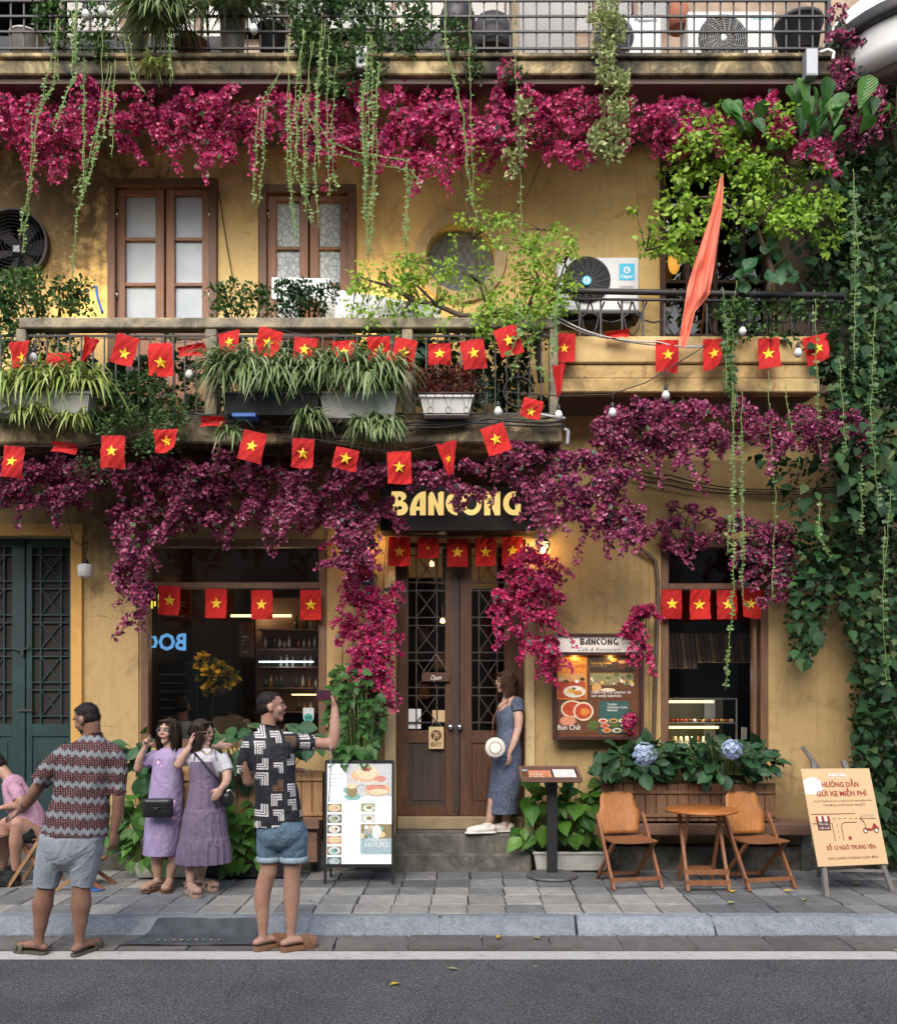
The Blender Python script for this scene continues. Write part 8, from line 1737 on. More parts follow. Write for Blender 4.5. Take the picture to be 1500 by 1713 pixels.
def foot(mb, ank, d, zg, L=.25, w=.045):
    d = Vector(d); d.z = 0; d.normalize(); a = Vector(ank); g0 = Vector((a.x, a.y, zg))
    limb(mb, [g0 - d * .045 + Vector((0, 0, .035)), g0 + d * .03 + Vector((0, 0, .045)), g0 + d * .11 + Vector((0, 0, .036)), g0 + d * .165 + Vector((0, 0, .026)), g0 + d * (L - .06) + Vector((0, 0, .018))], [.032, .036, .038, .040, .026], flat=((0, 0, 1), .72))
    sd = d.cross(Vector((0, 0, 1)))
    for i in range(5): q = (i - 2) * .017; o = g0 + sd * q + d * (L - .075 - abs(i - 1.2) * .010); mb.tube([o + Vector((0, 0, .016)), o + d * .03 + Vector((0, 0, .013))], [.010, .0085], 8, round_cap=True)
def sole(root, ank, d, zg, m, L=.27, th=.022, name='sandal', straps=((.115, .046), (.165, .04)), heel=False, h=0, sw=.026):
    d = Vector(d); d.z = 0; d.normalize(); sd = d.cross(Vector((0, 0, 1))); g0 = Vector((ank[0], ank[1], zg)); pr = [(-.075, .0), (-.07, .022), (-.045, .034), (0, .034), (.06, .034), (.12, .045), (.165, .048), (.19, .038), (.203, .0)]
    ot = [(a, b) for a, b in pr] + [(a, -b) for a, b in pr[-2:0:-1]]; k = L / .28; mb = MB(); n = len(ot); vs = []
    for z, e in ((.001, .94), (th * .5, 1), (th, 1)): vs += [g0 + d * (a * k) + sd * (b * e) + Vector((0, 0, z)) for a, b in ot]
    mb.add(vs, [tuple(range(n))[::-1], tuple(range(2 * n, 3 * n))] + [(r * n + i, r * n + (i + 1) % n, (r + 1) * n + (i + 1) % n, (r + 1) * n + i) for r in (0, 1) for i in range(n)]); o = mb.build(name, m, root)
    for a, hh in straps:
        mb = MB(); pts = [g0 + d * (a + .008 * math.cos(t_ * 2)) + sd * (.046 * math.cos(t_)) + Vector((0, 0, th + (hh + .012) * math.sin(t_))) for t_ in np.linspace(0, math.pi, 9)]
        for p, q in zip(pts[:-1], pts[1:]): mb.bar(p, q, sw, .006, up=(p + q) / 2 - (g0 + d * a))
        mb.build('strap', m, o)
    if heel:
        mb = MB(); pts = [g0 - d * .02 + d * (-.045 * math.sin(t_)) * 1. + sd * (.04 * math.cos(t_)) + Vector((0, 0, th + .06)) for t_ in np.linspace(0, math.pi, 8)]
        for p, q in zip(pts[:-1], pts[1:]): mb.bar(p, q, .014, .004, up=(0, 0, 1))
        mb.build('strap', m, o)
    return o
def cl(root, name, m, mb, amp=.006, freq=10, seed=0, stretch=(1, 1, .5), vox=.009, sm=3): return link(name, remesh(mb, vox, sm, (lambda f1, f2: (lambda co: f1(co) + f2(co)))(wrinkle(amp * 1.15, freq, seed, stretch), wrinkle(amp * .45, freq * 2.6, seed + 100, stretch))), root, m)
def rings(D, rows, dflt=0):
    """rows: (x0, x1, y, ry[, dy]) in photo pixels -> horizontal sections"""
    out = []
    for r in rows: dy = r[4] if len(r) > 4 else 0; out.append((Vector((X((r[0] + r[1]) / 2, D), D + dy, Z(r[2], D))), (r[1] - r[0]) / 2 * D / F, r[3]))
    return out

# ---- man in the zigzag shirt, seen from behind
D = 6.23; ZG = -.118; J = lambda x, y, d=0: at(x, y, D + d)
root = empty('person', (X(100, D), D, ZG), 'man in maroon and grey zigzag shirt and grey shorts, seen from behind', 'person')
b = MB(); hd = Head(J(146, 1204, .0), (-.88, .30, -.36), (-.25, .05, 1), .97); hd.add(b)
limb(b, [hd.p(0, -.03, -.04), J(155, 1228), J(152, 1248)], [.055, .056, .05]); limb(b, [J(150, 1262), J(138, 1320), J(124, 1390), J(120, 1420)], [.10, .12, .13, .13], flat=((0, 1, 0), .6))
limb(b, [J(108, 1262, .02), J(82, 1290, .02), J(62, 1320, .05)], [.045, .048, .046]); limb(b, [J(62, 1320, .05), J(50, 1338, .1), J(36, 1354, .15)], [.046, .042, .029])
limb(b, [J(193, 1266), J(200, 1298), J(199, 1335)], [.045, .046, .043]); limb(b, [J(199, 1335), J(197, 1360, .02), J(191, 1390, .03)], [.042, .040, .028])
hand(b, J(33, 1357, .16), (-1, .25, -.42), (.2, .3, -1), thumb=1, curl=(.2, .4, .3), spread=.3); hand(b, J(191, 1393, .03), (-.05, .05, -1), (-.8, .5, 0), thumb=1, curl=(.35, .6, .5))
for kx, ka, an, sx in ((78, 72, 66, -1), (137, 136, 133, 1)):
    limb(b, [J(kx + 3 if sx < 0 else kx - 3, 1400), J(kx, 1450), J(kx, 1480), J(kx - 1, 1492)], [.07, .068, .062, .06]); limb(b, [J(kx, 1485), J(ka + .0, 1512, .005), J((ka + an) / 2, 1540), J(an, 1568), J(an, 1578)], [.058, .070, .050, .034, .034])
foot(b, J(65, 1578, .02), (-.95, .3, 0), ZG + .02, .25); foot(b, J(134, 1578, .0), (.35, 1, 0), ZG + .02, .25)
link('body', remesh(b, .0075, 3), root, 'skin_brown'); hd.hair(root, 'hair_black', 'short', 3); hd.face(root)
mb = MB(); hd.ell(mb, (0, .052, -.068), (.038, .034, .028)); hd.ell(mb, (0, .03, -.062), (.052, .045, .03)); cl(root, 'beard', 'hair_black', mb, .001, 80, 2, vox=.006, sm=1)
s_ = MB(); s_.loft(rings(D, [(68, 181, 1398, .145), (74, 182, 1372, .145), (84, 186, 1340, .14), (92, 189, 1305, .14), (98, 198, 1270, .135), (101, 202, 1254, .12), (112, 194, 1242, .10), (132, 178, 1233, .08), (142, 172, 1226, .066)]), 36, 2.3)
s_.ell(J(112, 1259), (.085, .085, .085)); s_.ell(J(189, 1260), (.085, .08, .085)); P_, Q_ = interp([J(112, 1259), J(90, 1282, .01), J(66, 1310, .03)], [.084, .084, .083]); s_.tube(P_, Q_, 18); P_, Q_ = interp([J(190, 1260), J(198, 1290), J(201, 1331)], [.084, .074, .066]); s_.tube(P_, Q_, 18)
s_.tube([J(156 + 15.5 * math.cos(a), 1227 + 2 * math.sin(a) - 1.5 * math.cos(a), .062 * math.sin(a)) for a in np.linspace(0, 6.28, 24)], .017, 8); cl(root, 'shirt', 'shirt_zigzag', s_, .010, 8, 4, (1, 1, .6)); 
s_ = MB(); s_.loft(rings(D, [(98, 134, 1458, .07), (72, 162, 1440, .13), (64, 173, 1420, .15), (65, 177, 1402, .148), (70, 178, 1386, .13)]), 32, 2.2)
P_, Q_ = interp([J(92, 1412), J(84, 1445), J(76, 1484)], [.12, .115, .096]); s_.tube(P_, Q_, 20); P_, Q_ = interp([J(145, 1412), J(142, 1445), J(136, 1484)], [.125, .114, .090]); s_.tube(P_, Q_, 20)
cl(root, 'shorts', 'shorts_grey', s_, .009, 8, 6, (1, 1, .8)); mb = MB(); mb.tube([J(42 + 5 * math.cos(a), 1347 + 7 * math.sin(a), .13 + .035 * math.sin(a + 1.5)) for a in np.linspace(0, 6.28, 16)], .008, 8); mb.box(J(38, 1350, .09), J(46, 1342, .10)); mb.build('watch', 'black_plastic', root)
sole(root, J(65, 1578, .02), (-.95, .3, 0), ZG, 'sandal_olive', sw=.042); sole(root, J(134, 1578, 0), (.35, 1, 0), ZG, 'sandal_olive', sw=.042)

# ---- man with the phone
D = 6.34; ZG = -.116; J = lambda x, y, d=0: at(x, y, D + d)
root = empty('person', (X(467, D), D, ZG), 'man in black shirt with white block print and denim shorts, raising a phone', 'person')
b = MB(); hd = Head(J(454, 1183), (.97, .22, .05), (-.05, 0, 1), .97); hd.add(b)
limb(b, [hd.p(0, -.02, -.04), J(449, 1208), J(450, 1230)], [.052, .052, .048]); limb(b, [J(450, 1245), J(458, 1300), J(467, 1385)], [.095, .12, .13], flat=((0, 1, 0), .6))
limb(b, [J(485, 1243), J(525, 1243, .02), J(554, 1246, .05)], [.045, .045, .042]); limb(b, [J(555, 1247, .05), J(560, 1222, .06), J(560, 1186, .08)], [.043, .042, .028])
limb(b, [J(418, 1252), J(410, 1275), J(416, 1306, .06)], [.042, .044, .042]); limb(b, [J(416, 1306, .06), J(450, 1300, .16), J(488, 1289, .2)], [.042, .04, .028]); hand(b, J(488, 1289, .2), (1, .1, .1), (0, 0, -1), 1, (.5, .8, .6))
hand(b, J(560, 1184, .08), (-.25, .1, 1), (-1, -.1, -.2), thumb=-1, curl=(.9, .9, .5), spread=.1)
for kx, ka, an, h0 in ((450, 439, 440, 447), (489, 488, 487, 487)):
    limb(b, [J(h0 + (4 if h0 < 460 else -4), 1390), J(kx, 1430), J(kx, 1458)], [.07, .066, .060]); limb(b, [J(kx, 1452), J(ka, 1496, .01), J((ka + an) / 2, 1530), J(an, 1560), J(an, 1570)], [.060, .060, .045, .032, .034])
foot(b, J(440, 1572), (.8, .6, 0), ZG + .03, .235); foot(b, J(486, 1572, -.02), (.86, .5, 0), ZG + .03, .235)
link('body', remesh(b, .0075, 3), root, 'skin_tan'); hd.hair(root, 'hair_black', 'short', 8); hd.face(root)
s_ = MB(); s_.loft(rings(D, [(425, 511, 1383, .15), (426, 504, 1345, .14), (423, 498, 1305, .135), (412, 495, 1268, .135), (405, 496, 1246, .125), (410, 490, 1232, .10), (428, 472, 1221, .075), (434, 466, 1212, .066)]), 36, 2.3)
s_.ell(J(483, 1240), (.08, .08, .075)); s_.ell(J(420, 1247), (.075, .08, .08)); P_, Q_ = interp([J(480, 1241), J(505, 1241, .01), J(530, 1243, .03)], [.08, .074, .066]); s_.tube(P_, Q_, 18); P_, Q_ = interp([J(420, 1247), J(410, 1270), J(405, 1294, .03)], [.075, .068, .058]); s_.tube(P_, Q_, 18)
s_.tube([J(450 + 15 * math.cos(a), 1214 + 2 * math.sin(a) + 2 * math.cos(a), .062 * math.sin(a)) for a in np.linspace(0, 6.28, 24)], .016, 8); cl(root, 'shirt', 'shirt_blocks', s_, .009, 8, 14, (1, 1, .6)); 
s_ = MB(); s_.loft(rings(D, [(452, 488, 1422, .08), (436, 505, 1412, .13), (429, 514, 1398, .15), (428, 515, 1384, .15), (429, 510, 1370, .13)]), 32, 2.2)
P_, Q_ = interp([J(452, 1392), J(450, 1418), J(450, 1441)], [.106, .094, .080]); s_.tube(P_, Q_, 20); P_, Q_ = interp([J(491, 1392), J(491, 1418), J(491, 1441)], [.112, .104, .096]); s_.tube(P_, Q_, 20)
o = cl(root, 'shorts', 'denim', s_, .007, 9, 16, (1, 1, .8))
for cx_, r_ in ((450, .08), (491, .096)): s_ = MB(); s_.loft([(J(cx_, 1441), r_, r_), (J(cx_, 1440), r_ + .005, r_ + .005), (J(cx_, 1433), r_ + .005, r_ + .005), (J(cx_, 1432), r_, r_)], 24); s_.build('cuff', 'denim_cuff', o)
sole(root, J(440, 1572), (.8, .6, 0), ZG, 'sandal_tan', .27, .034, straps=((.10, .055), (.15, .046)), sw=.05); sole(root, J(486, 1572, -.02), (.86, .5, 0), ZG, 'sandal_tan', .27, .034, straps=((.10, .055), (.15, .046)), sw=.05)
ph = empty('phone', tuple(J(541, 1163, .06)), 'dark purple phone held up sideways by the man in the black shirt', 'phone'); flatcol('phone_purple', (.06, .02, .035), .25); MB().box(J(529, 1172, .05), J(554, 1154, .062), .004).build('casing', 'phone_purple', ph); MB().box(J(532, 1160, .048), J(539, 1155, .05), .001).build('camera_bump', 'black_plastic', ph)
cord('thin grey phone lanyard hanging from the raised elbow of the man in black', [(553, 1246, 6.35), (553, 1290, 6.34), (550, 1342, 6.33)], 6.34, .004, 'tin_grey', 'lanyard', 'lanyard')

# ---- woman in the lavender dress
D = 7.72; ZG = .004; J = lambda x, y, d=0: at(x, y, D + d)
root = empty('person', (X(272, D), D, ZG), 'woman in a lavender dress with embroidered flowers making a hand sign', 'person')
b = MB(); hd = Head(J(282, 1224), (-.32, -.94, .05), (0, 0, 1), .98); hd.add(b, True)
limb(b, [hd.p(0, -.02, -.05), J(283, 1245), J(282, 1258)], [.044, .044, .044]); limb(b, [J(281, 1268), J(280, 1300), J(276, 1350)], [.08, .09, .11], flat=((0, 1, 0), .65))
limb(b, [J(258, 1266), J(240, 1275, -.02), J(231, 1285, -.05)], [.036, .04, .036]); limb(b, [J(231, 1285, -.05), J(235, 1268, -.08), J(242, 1252, -.1)], [.036, .033, .022])
hand(b, J(243, 1250, -.1), (.35, -.2, 1), (.6, -.8, 0), thumb=1, curl=(.15, .3, .2), k=.88, spread=.35, folded=(2, 3)); limb(b, [J(300, 1266, .02), J(325, 1262, .12), J(362, 1250, .14)], [.045, .04, .025]); hand(b, J(362, 1249, .14), (1, 0, .05), (0, 1, 0), 1, (.2, .3, .2), k=.88)
for kx, an in ((263, 264), (291, 284)): limb(b, [J(kx, 1390), J(kx, 1425), J(kx, 1440), J((kx + an) / 2, 1452), J(an, 1468), J(an, 1474)], [.075, .055, .052, .046, .030, .030])
foot(b, J(264, 1476), (-.45, -1, 0), ZG + .02, .225); foot(b, J(284, 1476), (.1, -1, 0), ZG + .02, .225)
link('body', remesh(b, .007, 3), root, 'skin_light'); hd.hair(root, 'hair_dark', 'bob', 5); hd.face(root); hd.glasses(root, 'tin_grey', lens=False)
s_ = MB(); s_.loft(rings(D, [(239, 299, 1430, .17), (241, 303, 1400, .165), (246, 308, 1350, .155), (252, 309, 1305, .14), (255, 305, 1280, .135), (253, 308, 1265, .12), (260, 303, 1255, .085), (272, 294, 1249, .06)]), 36, 2.2)
s_.ell(J(260, 1263), (.062, .065, .058)); s_.ell(J(301, 1262), (.062, .065, .058)); P_, Q_ = interp([J(260, 1263), J(248, 1270, -.01), J(238, 1280, -.03)], [.06, .06, .058]); s_.tube(P_, Q_, 16); P_, Q_ = interp([J(302, 1262), J(316, 1264, .06), J(322, 1266, .09)], [.062, .058, .055]); s_.tube(P_, Q_, 16)
cl(root, 'dress', 'dress_lavender', s_, .007, 9, 24, (1, 1, .4))
for ax, dr in ((264, (-.45, -1, 0)), (284, (.1, -1, 0))): sole(root, J(ax, 1476), dr, ZG, 'sandal_tan', .24, .02, straps=((.09, .05), (.14, .036)), heel=True)
bg_ = empty('handbag', tuple(J(264, 1367, -.22)), 'black quilted handbag on a chain in front of the lavender dress', 'handbag'); cbx = J(264, 1351.5, -.22)
mb = MB(); w2, h2 = .122, .078; nx, ny = 16, 11; vs = []
for j in range(ny + 1):
    for i in range(nx + 1): u, v = i / nx, j / ny; q = .006 * (abs(math.sin((u * 7 + v * 4) * math.pi)) * abs(math.sin((u * 7 - v * 4) * math.pi))); e = max(0, abs(u - .5) - .4) + max(0, abs(v - .5) - .4); vs.append(cbx + Vector(((u - .5) * 2 * w2, -.035 - q * 1.5 + e * .2, (v - .5) * 2 * h2)))
mb.add(vs, [(j * 17 + i, j * 17 + i + 1, (j + 1) * 17 + i + 1, (j + 1) * 17 + i) for j in range(ny) for i in range(nx)], True); mb.box(cbx + Vector((-w2, -.02, -h2)), cbx + Vector((w2, .04, h2)), .012); mb.build('bag_body', 'black_leather', bg_, fix=False)
mb = MB(); mb.tube([cbx + Vector((-w2, -.02, .02)), cbx + Vector((0, -.052, .005)), cbx + Vector((w2, -.02, .02))], .004, 6); mb.build('flap', 'black_leather', bg_)
MB().prism([(cbx.x + a * .016, cbx.z + b2 * .011 - .004) for a, b2 in ((-1, -1), (0, -.3), (1, -1), (1, 1), (0, .3), (-1, 1))], cbx.y - .058, cbx.y - .048).build('clasp', 'chrome', bg_)
mb = MB(); p0, p1 = J(286, 1338, -.22), J(290, 1262, -.17); 
for i in range(22): t_ = i / 22; p = p0.lerp(p1, t_); mb.tube([p + Vector((.005 * math.cos(a), .003 * math.sin(a), .010 * math.sin(a))) for a in np.linspace(0, 6.28, 8)], .0022, 4)
mb.tube([J(290, 1262, -.17), J(293, 1254, -.10), J(296, 1251, 0)], .004, 5); mb.build('chain', 'tin_grey', bg_, 'stuff')

# ---- woman in the mauve pinafore
D = 7.62; ZG = .004; J = lambda x, y, d=0: at(x, y, D + d)
root = empty('person', (X(340, D), D, ZG), 'woman in a mauve tiered dress over a white blouse with sunglasses, hand at her hair', 'person')
b = MB(); hd = Head(J(339, 1226), (.93, -.36, -.05), (0.05, 0, 1), .97); hd.add(b, True)
limb(b, [hd.p(0, -.02, -.05), J(342, 1247), J(343, 1260)], [.044, .045, .046]); limb(b, [J(343, 1270), J(343, 1300), J(343, 1360)], [.085, .10, .12], flat=((0, 1, 0), .65))
limb(b, [J(321, 1268), J(306, 1272, -.05), J(299, 1279, -.10)], [.038, .044, .04]); limb(b, [J(299, 1279, -.10), J(308, 1263, -.1), J(318, 1249, -.08)], [.040, .034, .023]); hand(b, J(318, 1248, -.08), (.1, .25, 1), (1, .3, 0), thumb=-1, curl=(.25, .4, .3), k=.9)
limb(b, [J(367, 1268), J(378, 1285, -.02), J(380, 1304, -.06)], [.038, .042, .038]); limb(b, [J(380, 1304, -.06), J(377, 1311, -.12), J(370, 1319, -.17)], [.037, .033, .024]); hand(b, J(370, 1320, -.17), (-.7, -.1, -1), (-.3, 1, 0), thumb=-1, curl=(.2, .35, .3), k=.9, spread=.2)
limb(b, [J(322, 1420), J(320, 1442, -.03), J(319, 1455, -.07), J(318, 1470, -.1), J(318, 1477, -.1)], [.06, .053, .047, .032, .032]); limb(b, [J(341, 1420), J(341, 1440, .05), J(338, 1452, .08), J(337, 1464, .1), J(337, 1470, .1)], [.06, .052, .046, .031, .031])
foot(b, J(318, 1480, -.1), (.6, -.8, 0), ZG + .03, .225); foot(b, J(337, 1470, .1), (.85, -.5, 0), ZG + .03, .225)
link('body', remesh(b, .007, 3), root, 'skin_light'); hd.hair(root, 'hair_dark', 'long', 9); hd.face(root, eyes=False); hd.glasses(root, 'sandal_pink', True)
s_ = MB(); s_.loft(rings(D, [(318, 368, 1300, .13), (317, 369, 1275, .135), (314, 373, 1264, .12), (324, 364, 1255, .09), (334, 352, 1250, .062)]), 36, 2.2); P_, Q_ = interp([J(320, 1264), J(308, 1270, -.04), J(303, 1275, -.07)], [.066, .064, .06]); s_.tube(P_, Q_, 16); P_, Q_ = interp([J(367, 1264), J(376, 1278, -.01), J(381, 1291, -.03)], [.068, .066, .064]); s_.tube(P_, Q_, 16)
cl(root, 'blouse', 'blouse_white', s_, .005, 12, 31)
pl_ = lambda n_, a, ph=0: (lambda t_: 1 + a * math.sin(n_ * t_ + ph) + a * .5 * math.sin((n_ * 1.7) * t_ + 1))
def skr(rows): return [(c, rx, ry, 0, pl_(n_, a)) for (c, rx, ry), (n_, a) in zip(rings(D, [r[:4] for r in rows]), [r[4] for r in rows])]
s_ = MB(); s_.loft(skr([(293, 387, 1443, .21, (19, .035)), (298, 385, 1412, .20, (19, .025)), (301, 383, 1400, .19, (19, .006)), (302, 381, 1398.5, .182, (17, .02)), (306, 378, 1365, .17, (17, .02)), (309, 376, 1353, .162, (17, .006)), (311, 373, 1351, .156, (15, .018)), (316, 369, 1320, .145, (15, .012)), (318, 367, 1304, .138, (15, .004)), (316, 368, 1290, .140, (1, 0)), (318, 367, 1272, .142, (1, 0))]), 120, 2.1)
cl(root, 'pinafore', 'dress_mauve', s_, .004, 10, 33, (1, 1, .25), .008, 1); mb = MB()
for x0, x1 in ((364, 360), (324, 326)): mb.tube([J(x0, 1273, -.13), J(x1, 1262, -.11), J(x1 + 1, 1256, -.04)], .005, 6)
mb.build('shoulder_strap', 'dress_mauve', root, 'stuff'); mb = MB(); mb.tube([J(335, 1254, -.085), J(345, 1260, -.12), J(353, 1258, -.1), J(357, 1250, -.05)], .005, 6); mb.build('necklace', 'brass', root)
sole(root, J(318, 1480, -.1), (.6, -.8, 0), ZG, 'sandal_pink', .25, .032, straps=((.07, .055), (.13, .045)), heel=True); sole(root, J(337, 1470, .1), (.85, -.5, 0), ZG, 'sandal_pink', .25, .032, straps=((.07, .055), (.13, .045)), heel=True)
bg_ = empty('handbag', tuple(J(379, 1352, -.12)), 'small black shoulder bag at the hip of the woman in the mauve dress', 'handbag'); cbx = J(379, 1336, -.1); mb = MB(); mb.ell(cbx, (.062, .05, .075), 18, 12); mb.box(cbx + Vector((-.058, -.045, -.06)), cbx + Vector((.05, .045, .05)), .02); link('bag_body', remesh(mb, .008, 3), bg_, 'black_leather')
MB().tube([J(324, 1258, -.12), J(340, 1275, -.155), J(362, 1302, -.16), J(374, 1322, -.13)], .009, 8, flat=((0, 1, 0), .5)).build('shoulder_strap', 'black_leather', bg_); mb = MB(); mb.tube([J(378, 1320, -.16), J(386, 1322, -.16), J(394, 1332, -.15)], .004, 5); mb.ell(J(381, 1324, -.17), (.01, .01, .014), 10, 8); mb.build('buckle', 'chrome', bg_, 'stuff')

# ---- woman leaning at the door
D = 8.66; ZG = .336; J = lambda x, y, d=0: at(x, y, D + d)
root = empty('person', (X(835, D), D, ZG), 'smiling woman in a long blue floral dress leaning at the door frame', 'person')
b = MB(); hd = Head(J(845, 1141), (-.96, -.26, -.04), (.06, 0, 1), .93); hd.add(b, True)
limb(b, [hd.p(0, -.02, -.05), J(849, 1162), J(853, 1174)], [.042, .045, .055]); limb(b, [J(853, 1175), J(850, 1210), J(850, 1250)], [.085, .09, .12], flat=((0, 1, 0), 1.1)); b.ell(J(842, 1186, -.02), (.06, .085, .07)); 
limb(b, [J(862, 1182, -.08), J(867, 1200, -.14), J(866, 1220, -.16)], [.052, .045, .038]); limb(b, [J(866, 1220, -.16), J(860, 1240, -.19), J(852, 1259, -.21)], [.038, .034, .023]); hand(b, J(852, 1260, -.21), (-.05, -.1, -1), (-.7, .7, 0), thumb=1, curl=(.25, .35, .3), k=.86)
limb(b, [J(826, 1340, -.05), J(821, 1362, -.05), J(817, 1378, -.05), J(816, 1385, -.05)], [.06, .047, .034, .034]); limb(b, [J(848, 1340, .05), J(847, 1362, .04), J(846, 1378, .02), J(846, 1384, .02)], [.06, .047, .034, .034])
link('body', remesh(b, .007, 3), root, 'skin_pale'); hd.hair(root, 'hair_brown', 'long', 11); hd.face(root, smile=True); hd.glasses(root, 'brass', lens=False)
s_ = MB(); s_.loft(rings(D, [(813, 867, 1361, .15), (815, 870, 1330, .16), (818, 873, 1295, .17), (824, 873, 1262, .18), (828, 871, 1240, .165), (831, 867, 1217, .13), (828, 870, 1200, .14), (829, 873, 1190, .13), (836, 872, 1182, .11), (848, 870, 1175, .07)]), 40, 2.1)
s_.ell(J(865, 1178, -.12), (.068, .068, .078)); s_.tube([J(865, 1176, -.11), J(867, 1191, -.14)], [.066, .058], 16); cl(root, 'dress', 'dress_floral', s_, .006, 11, 41, (1, 1, .4))
for ax, dd_, dr in ((815, -.06, (-1, -.15, 0)), (845, .03, (-1, -.1, 0))):
    g0 = Vector((J(ax, 1385, dd_).x, D + dd_, ZG)); d = Vector(dr).normalized(); s_ = MB(); limb(s_, [g0 - d * .045 + Vector((0, 0, .055)), g0 + d * .0 + Vector((0, 0, .05)), g0 + d * .08 + Vector((0, 0, .045)), g0 + d * .17 + Vector((0, 0, .035))], [.042, .043, .044, .036]); s_.tube([g0 + Vector((0, 0, .05)), g0 + Vector((0, 0, .105))], [.045, .042], 14)
    limb(s_, [g0 - d * .05 + Vector((0, 0, .014)), g0 + d * .18 + Vector((0, 0, .014))], [.044, .044], flat=((0, 0, 1), .3)); link('shoe', remesh(s_, .006, 2), root, 'sneaker_white')
bg_ = empty('handbag', tuple(J(828, 1267, -.3)), 'round white woven handbag hanging in front of the blue floral dress', 'handbag'); cbx = J(828, 1250.5, -.3)
mb = MB(); mb.lathe(cbx + Vector((0, .04, 0)), [(.085, -.0), (.094, .01), (.094, .07), (.086, .08), (.0, .082)], 36, 'y'); mb.build('bag_body', 'straw_white', bg_); flatcol('bag_dark', (.12, .07, .045)); mb = MB()
for q in range(18): a = q * math.pi / 9; mb.ell(cbx + Vector((math.cos(a) * .055, -.042, math.sin(a) * .055)), (.006, .002, .008), 8, 6)
mb.build('cutwork', 'bag_dark', bg_, 'stuff'); MB().tube([cbx + Vector((-.02, 0, .09)), J(824, 1205, -.26), J(831, 1188, -.2), J(850, 1172, -.1)], .005, 6).build('shoulder_strap', 'strap_brown', bg_)

# ---- seated person at the left edge and their stools
D = 7.95; ZG = .004; J = lambda x, y, d=0: at(x, y, D + d)
root = empty('person', (X(30, D), D, ZG), 'seated person in a pink t-shirt and black shorts bending forward at the left edge', 'person')
b = MB(); hd = Head(J(-6, 1282, .05), (-.8, .2, -.6), (-.5, 0, 1), .97); hd.add(b); limb(b, [hd.p(0, -.03, -.03), J(15, 1302, .02), J(22, 1312)], [.05, .05, .045]); limb(b, [J(26, 1325), J(42, 1350), J(52, 1385)], [.08, .10, .11], flat=((0, 1, 0), .8))
limb(b, [J(30, 1324, -.12), J(34, 1336, -.17), J(38, 1347, -.17)], [.05, .046, .042]); limb(b, [J(38, 1347, -.17), J(25, 1347, -.16), J(8, 1350, -.12)], [.041, .038, .026]); hand(b, J(8, 1350, -.12), (-1, .1, -.2), (0, 0, -1), 1, (.3, .5, .4), k=.9)
limb(b, [J(56, 1392, -.05), J(42, 1385, -.12), J(30, 1378, -.18)], [.088, .078, .062]); limb(b, [J(31, 1380, -.18), J(28, 1405, -.16), J(27, 1432, -.12), J(27, 1452, -.1)], [.060, .060, .045, .036]); limb(b, [J(56, 1392, .1), J(30, 1380, .1), J(12, 1378, .1)], [.088, .078, .062]); limb(b, [J(12, 1380, .1), J(8, 1415, .12), J(6, 1448, .12)], [.058, .058, .036])
link('body', remesh(b, .008, 3), root, 'skin_tan'); hd.hair(root, 'hair_dark', 'short', 21)
s_ = MB(); limb(s_, [J(24, 1316), J(36, 1345), J(48, 1372), J(54, 1396)], [.12, .15, .16, .155], flat=((0, 1, 0), .85)); s_.tube([J(24, 1316, -.08), J(30, 1326, -.14), J(34, 1338, -.16)], [.075, .072, .066], 16); cl(root, 't_shirt', 'tee_pink', s_, .008, 9, 51)
s_ = MB(); limb(s_, [J(56, 1394, -.02), J(46, 1392, -.08), J(38, 1384, -.14)], [.13, .105, .09], rnd_=False); cl(root, 'shorts', 'black_cloth', s_, .006, 9, 52)
for ax, dy in ((27, -.1), (6, .12)):
    g0 = Vector((X(ax, D), D + dy, ZG)); d = Vector((-.9, -.3, 0)).normalized(); s_ = MB(); limb(s_, [g0 - d * .045 + Vector((0, 0, .05)), g0 + d * .08 + Vector((0, 0, .045)), g0 + d * .16 + Vector((0, 0, .035))], [.045, .046, .036]); s_.tube([g0 + Vector((0, 0, .05)), g0 + Vector((0, 0, .13))], [.046, .042], 14); limb(s_, [g0 - d * .05 + Vector((0, 0, .014)), g0 + d * .17 + Vector((0, 0, .014))], [.045, .045], flat=((0, 0, 1), .3)); link('shoe', remesh(s_, .007, 2), root, 'black_cloth')
def stool(label, x0, x1, y0, y1, D):
    a, c_, zt = X(x0, D), X(x1, D), Z(y0, D); root = empty('folding_stool', ((a + c_) / 2, D, 0), label, 'stool', 'low wooden stools'); 
    for i in range(5): MB().box((a + .01, D - .13 + i * .055, zt), (c_ - .01, D - .085 + i * .055, zt + .016), .003).build('seat_slat', 'leg_wood', root)
    for s2 in (D - .13, D + .13): MB().bar((a - .05, s2, 0), (c_ - .04, s2, zt), .03, .022, up=(0, 1, 0)).build('leg', 'plank_light', root); MB().bar((c_ + .05, s2 + .024, 0), (a + .04, s2 + .024, zt), .03, .022, up=(0, 1, 0)).build('leg', 'leg_wood', root)
stool('low wooden folding stool under the seated person in pink', 36, 84, 1402, 1480, 7.95); stool('empty low wooden stool between the legs of the man in the zigzag shirt', 112, 172, 1440, 1480, 7.8)
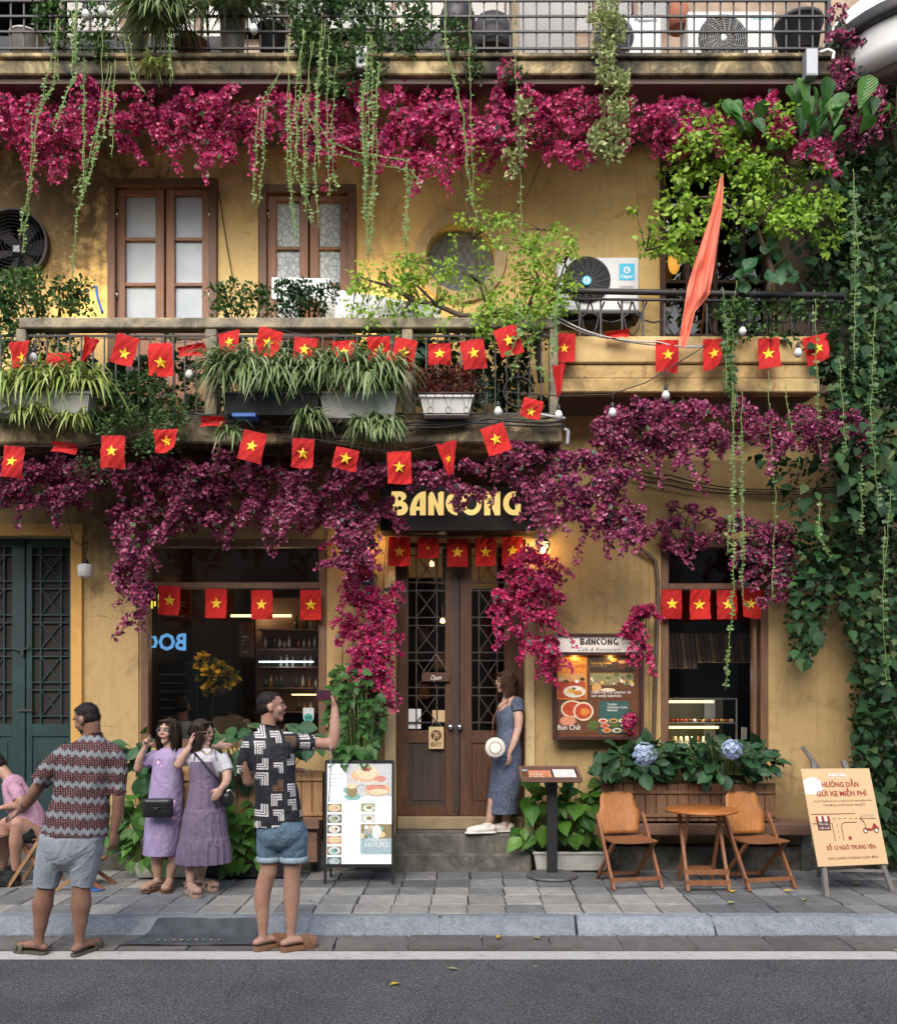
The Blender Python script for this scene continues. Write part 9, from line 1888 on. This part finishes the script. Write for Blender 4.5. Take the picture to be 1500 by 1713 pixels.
D = 7.7; c = J(4, 1470) ; tb = empty('low_table', (X(-20, 7.9), 7.9, 0), 'edge of a low wooden table at the far left beside the seated person', 'table'); MB().box((X(-60, 7.9), 7.7, .40), (X(6, 7.9), 8.1, .425), .004).build('tabletop', 'bench_wood', tb)
for x in (-55, 0): MB().box((X(x, 7.9), 7.74, 0), (X(x, 7.9) + .03, 7.77, .40)).build('leg', 'bench_wood', tb)

# ---- guests inside the cafe
D = 9.45; J = lambda x, y, d=0: at(x, y, D + d)
root = empty('person', tuple(J(385, 1290)), 'guest in a brown t-shirt sitting inside the shop window with back turned', 'person'); b = MB(); hd = Head(J(378, 1170), (.5, .85, 0), k=1.0); hd.add(b); limb(b, [hd.p(0, -.02, -.04), J(380, 1192)], [.05, .06]); limb(b, [J(412, 1210), J(420, 1240), J(410, 1262)], [.05, .045, .04]); link('body', remesh(b, .009, 2), root, 'skin_tan'); hd.hair(root, 'hair_black', 'bob', 61)
s_ = MB(); s_.loft(rings(D, [(352, 412, 1300, .14), (352, 412, 1250, .14), (352, 412, 1215, .13), (358, 408, 1200, .11), (370, 392, 1192, .07)]), 30, 2.3); s_.tube([J(358, 1208), J(352, 1240)], [.07, .06], 14); s_.tube([J(406, 1208), J(418, 1236)], [.07, .062], 14); cl(root, 't_shirt', 'tee_brown', s_, .006, 8, 62)
D = 9.6; J = lambda x, y, d=0: at(x, y, D + d)
root = empty('person', tuple(J(305, 1290)), 'dim grey-shirted guest inside the shop window above the lavender dress', 'person'); b = MB(); hd = Head(J(306, 1182), (.2, .97, 0), k=1.0); hd.add(b); limb(b, [hd.p(0, -.02, -.04), J(306, 1204)], [.05, .06]); link('body', remesh(b, .010, 2), root, 'skin_brown'); hd.hair(root, 'hair_black', 'short', 71)
s_ = MB(); s_.loft(rings(D, [(276, 338, 1300, .14), (276, 338, 1240, .14), (280, 334, 1218, .12), (296, 318, 1205, .07)]), 30, 2.3); cl(root, 't_shirt', 'shorts_grey', s_, .006, 8, 72)
